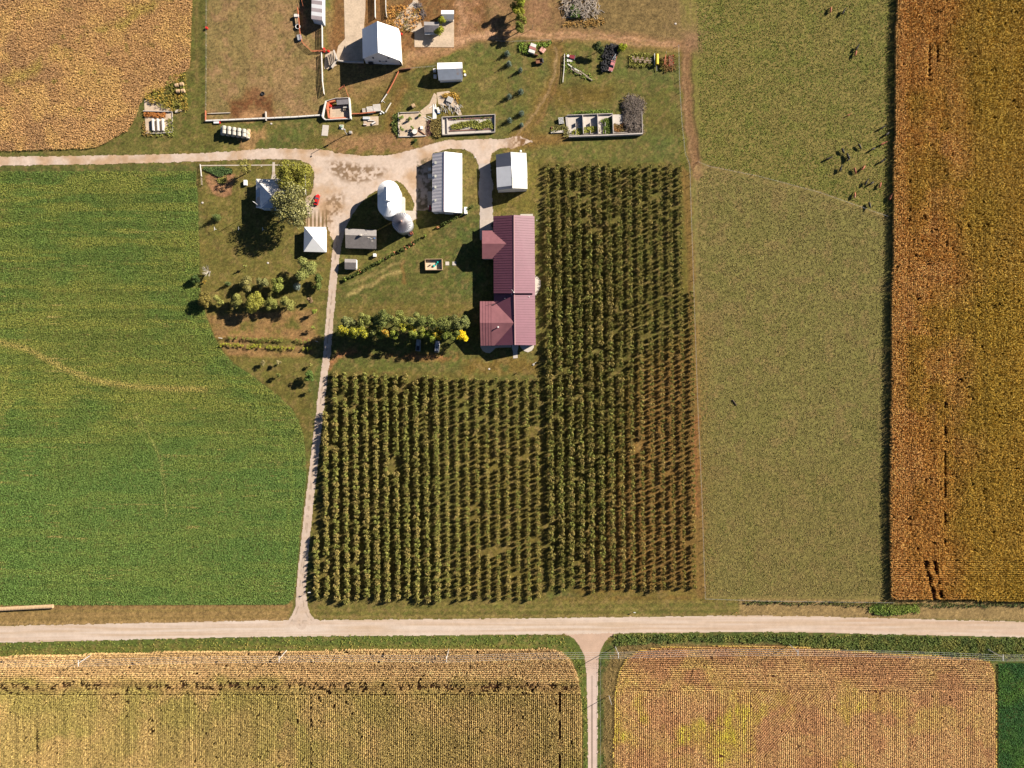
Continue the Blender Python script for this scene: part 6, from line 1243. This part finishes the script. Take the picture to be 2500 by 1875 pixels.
# ---------------------------------------------------------------- concrete bunkers and ruins
def wall_run(root, pts, h, w_, m, nm='wall'):
    for a, b in zip(pts[:-1], pts[1:]):
        A_, B_ = G(*a, h), G(*b, h); A_.z = B_.z = h / 2; MB().bar(A_, B_, w_, h).build(nm, m, root)
M_BUNK = mat('bunker_concrete', A(222, 212, 204), .9, .14, 1.2)
t = empty('stall_bunker', G(1475, 305), 'pale concrete bunker split into open stalls, buried in brush at the right end', 'bunker')
pad_m = MB(); pad_m.slab([G(1385, 281) + Vector((0, 0, .1)), G(1568, 279) + Vector((0, 0, .1)), G(1567, 322) + Vector((0, 0, .1)), G(1389, 331) + Vector((0, 0, .1))], .12); pad_m.build('floor', M_CONCW, t)
wall_run(t, [(1384, 281), (1421, 279.5), (1460, 278), (1496, 277)], .9, .2, M_BUNK); wall_run(t, [(1389, 332.5), (1480, 329.5), (1569, 325.5)], 1.7, .45, M_BUNK); wall_run(t, [(1388, 329), (1566, 322)], .6, .15, M_BUNK); wall_run(t, [(1567, 272), (1568.7, 325)], 1.2, .2, M_BUNK)
for px in (1422.5, 1459, 1495.5): wall_run(t, [(px, 279), (px + 2.2, 326)], 1.7, .28, M_BUNK, 'partition')
wall_run(t, [(1383, 283), (1388, 331)], .35, .9, M_BUNK)
for px in (1405.5, 1441, 1477.5): MB().box((*G(px, 303, 1)[:2], .55), (.18, 1.5, 1.1)).build('feed_post', M_BUNK, t); MB().box((*G(px + .5, 322, 1)[:2], .5), (.18, 1.3, 1.0)).build('feed_post', M_BUNK, t)
c = G(1413.5, 304.5, .5); r = empty('bench_frame', (c.x, c.y, 0), 'white ladder-like frame lying in the first stall of the bunker', 'frame')
for dx in (-.35, .35): MB().box((c.x + dx, c.y, .3), (.1, 2.6, .5)).build('side_rail', M_WHITE, r)
for k in range(3): MB().box((c.x, c.y - 1.1 + k * 1.1, .35), (.7, .12, .3)).build('rung', M_WHITE, r)
tag(MB().box((*G(1420, 311, .4)[:2], .25), (.5, .6, .5)).build('block', M_WHITE), 'small white cube in the corner of the first bunker stall', 'block')
c = G(1370, 294.5, 1.0); r = empty('wire_cage', (c.x, c.y, 0), 'white square-gridded cage standing by the bunker end', 'cage')
for k in range(5):
    MB().box((c.x - .85 + k * .42, c.y, 1.05), (.10, 2.5, .10), R(12)).build('bar', M_WHITE, r)
    MB().box((c.x, c.y - 1.1 + k * .55, 1.07), (1.9, .10, .10), R(12)).build('bar', M_WHITE, r)
MB().box((c.x, c.y, .5), (1.7, 2.3, .98), R(12)).build('dark_load', M_DARK, r)
t = empty('low_trough', G(1361, 320), 'short white trough with weeds behind it left of the bunker', 'trough'); wall_run(t, [(1345, 322), (1376, 320.5)], .5, .9, M_CONCW, 'trough_body'); wall_run(t, [(1347, 309), (1347, 318)], .4, .4, M_RUST, 'end_board')
veg('weeds', [(1395, 318), (1420, 312), (1462, 308), (1464, 322), (1395, 330)], 300, .8, [A(150, 152, 62, g), A(128, 110, 60, g)], 'weeds in the lower corners of the first two bunker stalls')
veg('weeds', [(1466, 292), (1494, 288), (1494, 322), (1470, 326), (1474, 305)], 340, 1.0, [A(122, 136, 56, g), A(96, 112, 48, g)], 'green weeds filling the third bunker stall')
veg('weeds', [(1396, 278), (1412, 275), (1440, 272), (1460, 268), (1495, 268), (1500, 276), (1440, 279), (1400, 281)], 420, .8, [A(112, 130, 52, g)], 'green weeds along the upper wall of the bunker')
veg('weeds', [(1346, 311), (1374, 306), (1388, 300), (1392, 330), (1380, 335), (1374, 318), (1348, 318)], 320, .8, [A(128, 122, 70, g), A(140, 146, 66, g)], 'dry weeds between the trough and the bunker')
veg('weeds', [(1498, 302), (1530, 300), (1535, 322), (1500, 322)], 260, .6, [A(170, 116, 70, g), A(120, 104, 60, g)], 'orange-brown dead weeds in the fourth bunker stall')
def brush(name, label, poly, n, col, h=1.2, L_=2.4, cat='brush pile', rr=.035):
    P = np.asarray(poly, float); mb = MB(); k = 0
    while k < n:
        px = P[:, 0].min() + rng.random() * np.ptp(P[:, 0]); py = P[:, 1].min() + rng.random() * np.ptp(P[:, 1]); d = float(sdist(np.array([px]), np.array([py]), poly)[0])
        if d > 0: continue
        k += 1; hh = h * min(1, .3 + -d / 12); c = G(px, py, hh * .6); a = rng.random() * 6.28; l = L_ * (.4 + rng.random() * .8) / 2; z = max(.04, hh * rng.random())
        v = Vector((math.cos(a) * l, math.sin(a) * l, 0)); dz = (rng.random() - .5) * .5
        p0 = Vector((c.x, c.y, z)) - v; p1 = Vector((c.x, c.y, z)) + v; p0.z = max(.03, z - dz); p1.z = max(.03, z + dz)
        mid = (p0 + p1) / 2 + Vector(((rng.random() - .5) * .4, (rng.random() - .5) * .4, .1)); mb.tube([p0, mid, p1], [rr * (1 + rng.random()), rr, rr * .5], 4, cap=False)
    return tag(mb.build(name, mat('twigs_' + str(len(_MATS)), col, .95, .3, 3)), label, cat, kind=None)
brush('brush_pile', 'big grey-brown brush pile spilling over the right end of the bunker', [(1524, 240), (1535, 232), (1560, 234), (1576, 250), (1575, 268), (1566, 280), (1570, 325), (1530, 322), (1520, 300), (1524, 270), (1518, 258)], 1500, (.21, .17, .14), 1.8, 2.0, rr=.045)
veg('dry_grass', [(1520, 242), (1535, 230), (1562, 230), (1580, 250), (1580, 270), (1570, 275), (1570, 250), (1552, 238), (1530, 244), (1528, 270), (1520, 268)], 420, .8, [A(140, 126, 76, g)], 'dry grass ringing the top of the brush pile by the bunker', cat='grass')
brush('dead_wood_pile', 'pale tangled dead wood pile at the top edge', [(1380, -20), (1440, -25), (1458, 0), (1470, 25), (1452, 38), (1430, 46), (1412, 40), (1396, 44), (1378, 32), (1370, 10)], 330, (.42, .36, .30), 1.7, 3.6, rr=.08)
veg('weeds', [(1390, 12), (1412, 14), (1416, 36), (1396, 40)], 300, 1.6, [A(84, 108, 44, g)], 'green weeds growing from the dead wood pile')
veg('weeds', [(1440, 48), (1470, 40), (1480, 60), (1420, 66), (1372, 62), (1390, 52)], 300, .5, [A(160, 126, 70, g)], 'dead orange weeds below the dead wood pile')
# long rectangular bunker
t = empty('walled_bunker', G(1144, 305), 'long rectangular concrete bunker with inner rails and weeds down its middle', 'bunker')
pad_m = MB(); pad_m.slab([G(*p) + Vector((0, 0, .08)) for p in ((1080, 286), (1208, 279.5), (1207.5, 321.5), (1081, 328))], .1); pad_m.build('floor', M_CONCW, t)
wall_run(t, [(1079, 285.5), (1208.5, 279)], 1.0, .22, M_BUNK); wall_run(t, [(1208.5, 279), (1208, 322)], 1.0, .22, M_BUNK); wall_run(t, [(1208, 322), (1080.5, 328.5)], 1.0, .22, M_BUNK); wall_run(t, [(1080.5, 328.5), (1079, 285.5)], 1.0, .3, M_BUNK)
wall_run(t, [(1096, 291.5), (1202, 286.8)], .3, .5, mat('rust_brown_sill', (.18, .10, .08), .8), 'inner_rail'); wall_run(t, [(1097, 319.5), (1202, 314.5)], .3, .5, mat('rust_brown_sill', (.18, .10, .08)), 'inner_rail'); wall_run(t, [(1091, 287), (1092, 326)], .6, .3, M_BUNK, 'partition')
veg('weeds', [(1098, 300), (1130, 298), (1160, 294), (1202, 291), (1205, 312), (1170, 312), (1130, 314), (1100, 314)], 700, .7, [A(132, 132, 58, g), A(104, 118, 48, g)], 'weeds growing in a band down the long bunker')
veg('weeds', [(1100, 286), (1200, 281), (1202, 285), (1110, 291)], 110, .6, [A(118, 126, 56, g)], 'thin weeds along the upper wall inside the long bunker')
# ruined foundation
t = empty('ruined_foundation', G(1005, 303), 'low ruined concrete foundation with bushes and a rusty round tank', 'foundation')
pad_m = MB(); pad_m.slab([G(*p) + Vector((0, 0, .06)) for p in ((973, 276), (1022, 274), (1040, 280), (1042, 332), (1012, 333), (974, 333))], .08); pad_m.build('floor', M_CONCD, t)
wall_run(t, [(972.5, 275), (1024, 273)], .5, .25, M_BUNK); wall_run(t, [(972.5, 275), (973, 333.5)], .6, .25, M_BUNK); wall_run(t, [(973, 333.5), (1012, 332.5), (1040, 331)], .5, .3, M_BUNK)
pad('broken_slab', [(1025, 272), (1048, 254), (1056, 236), (1060, 227), (1066, 232), (1066, 248), (1062, 275), (1032, 280)], .10, M_CONCD, 'slanting pale slab leading up from the ruined foundation', cat='slab')
pad('broken_slab', [(1066, 226), (1096, 222), (1112, 240), (1128, 280), (1120, 282), (1104, 262), (1070, 254)], .05, M_CONCD, 'pale patch of slab under the scrap lumber heap', cat='slab')
for px, py, r_, lb in ((979, 287, 7, 'green bush in the upper left corner of the ruined foundation'), (999, 289, 6.5, 'green bush in the upper middle of the ruined foundation'), (1024, 283, 5, 'green bush at the upper right of the ruined foundation'), (981, 314, 7.5, 'green bush in the lower left of the ruined foundation'), (1006, 312, 5, 'thin bush above the rusty round tank'), (1014, 341, 5, 'dark green bush just below the ruined foundation')):
    tree(px, py, r_, 2.0, lb, kind='bush', col=(112, 126, 54) if 'dark' not in lb else (70, 90, 38), leaf=.3, n=240, name='bush', cat='bush', trunk=False)
c = G(1012.5, 321, 1.4); r = empty('rusty_tank', (c.x, c.y, 0), 'open rusty round tank with a pale rim in the ruined foundation', 'tank'); MB().lathe((c.x, c.y, 0), [(.95, 0), (.95, 1.4), (.82, 1.4), (.8, .9)], 24).build('tank_wall', M_RUST, r); MB().lathe((c.x, c.y, 1.38), [(1.0, 0), (1.0, .07), (.84, .07)], 24).build('rim', M_WOODW, r)
tag(MB().box((*G(1029, 311.5, .6)[:2], .35), (.95, 1.2, .7)).build('white_box', M_WHITE), 'small bright white box on the ruined foundation', 'box')
log('beam', 'brown rusty beam slanting away from the round tank', (1022, 318), (1038, 329), .22, M_RUST, cat='beam')
for k in range(5): log('white_pipe', 'long white pipe in the bundle above the ruined foundation', (1057 + k * 1.9, 291 - k * .4), (1057.5 + k * 1.7, 254 + (k % 3) * 4), .13, M_WHITE, cat='pipe')['group'] = 'bundle of long white pipes'
for k, (a, b) in enumerate((((1035, 286), (1052, 294)), ((1040, 292), (1050, 300)), ((1048, 264), (1056, 258)), ((1044, 284), (1056, 290)))): log('white_pipe', 'short white pipe lying left of the pipe bundle', a, b, .1, M_WHITE, cat='pipe')['group'] = 'short white pipes'
crate(1069.5, 267, 1.0, 1.6, .8, M_WHITE, 'white plastic drum frame beside the pipe bundle', rz=.4, slats=1); crate(1071, 274, .9, .9, .6, mat('blue_plastic', (.12, .28, .62)), 'small blue box beside the pipe bundle', slats=1)
crate(1098, 243, 2.2, 2.0, .9, mat('grey_slats', (.40, .38, .38), .8), 'grey slatted panel on top of the scrap heap', rz=-.45, slats=7)
for k in range(60):
    px, py = 1075 + rng.random() * 50, 250 + rng.random() * 22
    py += (px - 1100) * .12; l = 4 + rng.random() * 8; a = -1.2 + (rng.random() - .5) * .9
    tag(MB().bar(G(px, py, .3 + .8 * rng.random()), G(px + l * math.cos(a), py - l * math.sin(a), .3 + .8 * rng.random()), .14, .08).build('scrap_board', [M_STEEL, M_WOODW, M_WOOD, mat('grey_slats', (.40, .38, .38))][k % 4]), 'grey scrap board in the lumber heap above the long bunker', 'board', 'scrap lumber heap')
brush('wire_tangle', 'rusty tangle of wire and branches between foundation and long bunker', [(1042, 296), (1055, 292), (1056, 330), (1040, 330)], 160, (.24, .12, .10), .8, 1.6, cat='wire tangle')
veg('weeds', [(1050, 292), (1080, 286), (1080, 330), (1062, 334), (1052, 318)], 520, 1.0, [A(134, 118, 68, g), A(104, 104, 48, g)], 'brown and green weeds between the foundation and the long bunker')
veg('weeds', [(1078, 228), (1110, 220), (1120, 232), (1122, 258), (1112, 240), (1098, 234), (1080, 240)], 460, .7, [A(174, 140, 64, g), A(160, 110, 70, g)], 'orange weeds around the top of the scrap heap')
veg('weeds', [(960, 280), (975, 272), (974, 334), (968, 338), (955, 300)], 260, .7, [A(92, 104, 48, g)], 'dark weeds left of the ruined foundation')
# NW ruin
t = empty('slab_ruin', G(385, 297), 'small ruined feeding floor with three white slabs near the brown field', 'ruin')
pad_m = MB(); pad_m.slab([G(*p) + Vector((0, 0, .06)) for p in ((352, 244), (372, 242), (420, 268), (420, 322), (356, 325))], .08); pad_m.build('floor', M_CONCD, t)
wall_run(t, [(349, 270.5), (418, 272)], .7, .3, M_BUNK); wall_run(t, [(356, 325), (390, 325), (421, 322)], .5, .25, M_BUNK); wall_run(t, [(420, 272), (421, 322)], .3, .2, M_BUNK)
for px in (372, 384, 396): wall_run(t, [(px, 289), (px + 1.5, 318)], 1.2, .5, M_WOODW, 'white_slab')
wall_run(t, [(427, 272), (443, 268)], .6, .9, M_CONC, 'block')
veg('weeds', [(346, 234), (360, 220), (400, 212), (418, 184), (440, 176), (456, 170), (458, 276), (430, 270), (400, 264), (372, 250), (352, 244)], 1100, 1.2, [A(120, 116, 48, g), A(90, 104, 44, g), A(156, 128, 56, g)], 'tall green and golden weeds left of the four tan bales')
veg('weeds', [(352, 274), (404, 274), (404, 286), (354, 286)], 260, .7, [A(170, 112, 58, g)], 'rusty dead weeds above the three white slabs')
veg('weeds', [(404, 290), (424, 288), (424, 330), (350, 332), (348, 300), (356, 300), (356, 322), (404, 322)], 420, .6, [A(120, 122, 56, g), A(140, 106, 60, g)], 'mixed weeds around the edge of the slab ruin')
veg('weeds', [(945, 10), (975, 14), (1030, 20), (1034, 50), (1010, 74), (975, 76), (948, 66), (942, 40)], 520, .6, [A(188, 138, 72, g), A(160, 120, 60, g), A(128, 112, 56, g)], 'orange dead weeds right of the barn peak')
brush('pole_pile', 'dark pile of poles beside the weedy slab', [(1012, 10), (1024, 8), (1036, 36), (1026, 44)], 90, (.16, .13, .12), .6, 3.0, cat='pole pile', rr=.07)
for k in range(5): log('white_pipe', 'thin white pipe in the fan by the top edge', (998 + k * 3, 12 - k * 2), (1020 + k * 1.5, 26 - k * 3), .07, M_WHITE, cat='pipe')['group'] = 'fan of thin white pipes'

# ---------------------------------------------------------------- playpen and lawn things
t = empty('playpen', G(1058.5, 645), 'open wooden box playpen with turquoise toys on the lawn', 'playpen')
corners = [(1037.7, 632.5), (1079, 632.0), (1079.8, 658.4), (1038.8, 658.8)]
for i in range(4): wall_run(t, [corners[i], corners[(i + 1) % 4]], 1.5, .18, mat('tan_wood', (.40, .28, .17)), 'side_board')
pad_m = MB(); pad_m.slab([G(*p, 1.5) - Vector((0, 0, 1.44)) for p in corners], .06); pad_m.build('floor', mat('sand', (.55, .45, .33), .9), t)
M_TEAL = mat('turquoise_plastic', (.02, .38, .34), .4, .05, 1)
for k, (px, py, r_) in enumerate(((1069, 640, .55), (1075, 637, .5), (1065, 645, .3), (1059, 649, .5))):
    c = G(px, py, .5); o = MB().lathe((c.x, c.y, .08), [(r_ * .7, 0), (r_, .3), (r_ * .6, .5)], 12).build('toy_tub', M_TEAL); tag(o, ['turquoise tub at the top of the playpen', 'turquoise tub in the corner of the playpen', 'smallest turquoise tub in the playpen', 'round turquoise tub near the playpen front'][k], 'toy', 'turquoise toys in the playpen')
c = G(1049, 648, .3); tag(MB().box((c.x, c.y, .3), (.9, .4, .4), .6).build('toy_wagon', M_DARK), 'small dark toy in the left half of the playpen', 'toy')
c = G(599, 446, .8); r = empty('fuel_tank', (c.x, c.y, 0), 'white rectangular tank on the old house lawn', 'tank'); MB().box((c.x, c.y, .6), (1.2, 2.0, 1.0)).build('tank', M_WHITE, r); MB().box((c.x, c.y, .06), (1.0, 1.7, .12)).build('stand', M_DARK, r)
for k, (px, py) in enumerate(((528, 560.5), (586.5, 560.5), (645, 561.5))):
    c = G(px, py); r = empty('clothesline_post', (c.x, c.y, 0), ['left clothesline post on the old house lawn', 'middle clothesline post in the edge of the tree shadow', 'right clothesline post inside the tree shadow'][k], 'post', 'clothesline posts'); MB().box((c.x, c.y, .95), (.1, .1, 1.9)).build('post', M_WHITE, r); MB().box((c.x, c.y, 1.9), (.1, 1.4, .1)).build('crossbar', M_WHITE, r)
for k, (px, py) in enumerate(((1136.5, 515), (1131, 517))):
    pass
c = G(1135.5, 514.5, .8); r = empty('air_unit', (c.x, c.y, 0), 'white boxy unit with a cream end at the lower corner of the machine shed', 'equipment'); MB().box((c.x + .3, c.y, .8), (1.2, 2.6, 1.6)).build('cabinet', M_WHITE, r); MB().box((c.x - .8, c.y - .2, .3), (.8, 2.3, .6)).build('base', M_CONC, r)
c = G(1050, 485, .8); r = empty('farm_trailer', (c.x, c.y, 0), 'pale covered trailer in the shade left of the machine shed', 'trailer'); MB().box((c.x, c.y, .9), (1.7, 5.2, 1.5)).build('box', M_CONC, r); MB().box((c.x, c.y - 2.9, .5), (1.6, .7, .7)).build('front_panel', M_WHITE, r)
for sy in (-1, 1): MB().tube([(c.x - .95, c.y + sy * .8, .35), (c.x - .8, c.y + sy * .8, .35)], .35, 12).build('wheel', M_BLACK, r)
c = G(1050, 508, .6); r = empty('red_tractor', (c.x, c.y, 0), 'small dark red tractor in the shade below the trailer', 'tractor'); MB().box((c.x, c.y + .2, .8), (.7, 2.0, .6)).build('hood', mat('dark_red_paint', (.20, .02, .03)), r); MB().box((c.x, c.y - 1.0, .7), (.9, .6, .5)).build('seat', M_DARK, r)
for sx, sy, r_ in ((-.6, -.9, .55), (.6, -.9, .55), (-.5, .9, .35), (.5, .9, .35)): MB().tube([(c.x + sx - .1, c.y + sy, r_), (c.x + sx + .1, c.y + sy, r_)], r_, 14).build('wheel', M_BLACK, r)
c = G(1050, 420, .6); crate(1049, 413, 1.2, 2.0, .8, M_CONC, 'upper grey bin in the shade left of the machine shed', slats=1, name='bin', cat='bin'); crate(1049.5, 430, 1.5, 2.6, .8, M_CONC, 'lower grey bin in the shade left of the machine shed', slats=1, name='bin', cat='bin')

# ---------------------------------------------------------------- poles and power line
PB = [((224, 1598), 9.6, 'left end utility pole standing in the straw-coloured corn'), ((699.3, 1588), 9.8, 'second utility pole from the left in the corn edge'), ((1095.7, 1585), 11.0, 'third utility pole, left of the lower lane'), ((1502, 1579), 9.6, 'utility pole right of the lower lane mouth, with a long shadow over the lane'), ((1927, 1573), 9.4, 'utility pole in the weeds above the brown soybeans'), ((2409.6, 1584), 10.2, 'utility pole at the dark green field corner')]
tops = []
for (b, h, lb) in PB:
    pole('utility_pole', lb, b, h); c = G(*b); tops.append((c, h))
tops = [(Vector((tops[0][0].x - 70, tops[0][0].y - 1.5, 0)), 9.6)] + tops + [(Vector((tops[-1][0].x + 60, tops[-1][0].y - 1, 0)), 10)]
M_WIRE = mat('bright_wire', (.60, .60, .60), .4, .03, 1)
for i in range(len(tops) - 1):
    (a, ha), (b, hb) = tops[i], tops[i + 1]; mb = MB()
    for k in (-1.1, -.4, .4, 1.1):
        pts_ = []
        for q in range(9):
            t_ = q / 8; p_ = a.lerp(b, t_); p_.y += k; p_.z = ha + (hb - ha) * t_ - .1 - 1.1 * 4 * t_ * (1 - t_); pts_.append(p_)
        mb.tube(pts_, .022, 5)
    tag(mb.build('power_wires', M_WIRE), ['power wires left of the first pole', 'power wires between the first and second poles', 'power wires between the second and third poles', 'power wires crossing high over the lower lane', 'power wires over the brown soybeans, left span', 'power wires over the brown soybeans, right span', 'power wires over the dark green field'][i], 'power line', 'power line along the road')
pole('utility_pole', 'plain pole without crossarm on the strip right of the lower lane', (1486.5, 1698.6), 8.4, arm=0, r=.13)
for k, (b, h, lb) in enumerate((((1300, 70), 3.4, 'thin pole at the junction of the dirt tracks'), ((542.5, 826), 4.0, 'white end post of the upper vine row by the field'), ((776, 834), 3.2, 'white end post of the upper vine row by the driveway'), ((1373, 101), 1.6, 'short gate post at the two-rut lane mouth'))):
    pole('post', lb, b, h, arm=0, r=.09, cat='post', m=M_WHITE if 'white' in lb else M_WOOD)
t = pole('flag_pole', 'white yard pole with a small white flag below the maroon-roofed house', (1302.5, 890), 5.6, arm=0, r=.08, m=M_WHITE, cat='flagpole')
c = G(1302.5, 890); MB().bar((c.x, c.y + .1, 5.1), (c.x + .9, c.y + .9, 5.2), .08, .9).build('flag', M_WHITE, t); MB().lathe((c.x, c.y, 0), [(.4, 0), (.4, .3)], 10).build('base', M_CONCW, t)
def signpost(px, py, h, label, name='small_sign', w_=.9, m=M_WHITE, cat='sign'):
    c = G(px, py); r = empty(name, (c.x, c.y, 0), label, cat); MB().box((c.x, c.y, h / 2), (.08, .08, h)).build('post', M_WOOD, r); MB().box((c.x, c.y, h - .25), (w_, .12, .5)).build('board', m, r); return r
signpost(759.5, 1441.5, 3.2, 'white-topped post by the driveway at the orchard corner', w_=1.0)
signpost(1548, 1493, 1.6, 'little white marker on the verge above the county road', w_=.8)
signpost(1796, 1494, 1.2, 'faint pinkish marker post at the verge corner', w_=.3, m=M_ORANGE)
c = G(762, 476); r = signpost(640, 408, 1.2, 'small white post beside the front walk of the old house', w_=.4)
for k, (px, py, lb) in enumerate(((662, 302, 'pale square lid on the grass below the board fence'), (494, 495, 'small pale stone on the lawn left of the old house'), (654, 642, 'pale stone cluster on the lawn above the grove'), (1194, 901, 'small pale stone between house and orchard'), (1310, 538, 'tiny white cap on the grass beside the maroon roof'), (1649, 58, 'pale rock by the fan of cattle paths'), (1160, 384, 'pale stone on the curve of the gravel near the patchwork shed'))):
    c = G(px, py); s_ = .5 if 'cap' not in lb else .25
    mb = MB(); mb.lathe((c.x, c.y, -.02), [(s_, 0), (s_ * .9, .12), (s_ * .5, .2)], 7, sy=.8); tag(mb.build('pale_stone', M_CONCW), lb, 'stone')
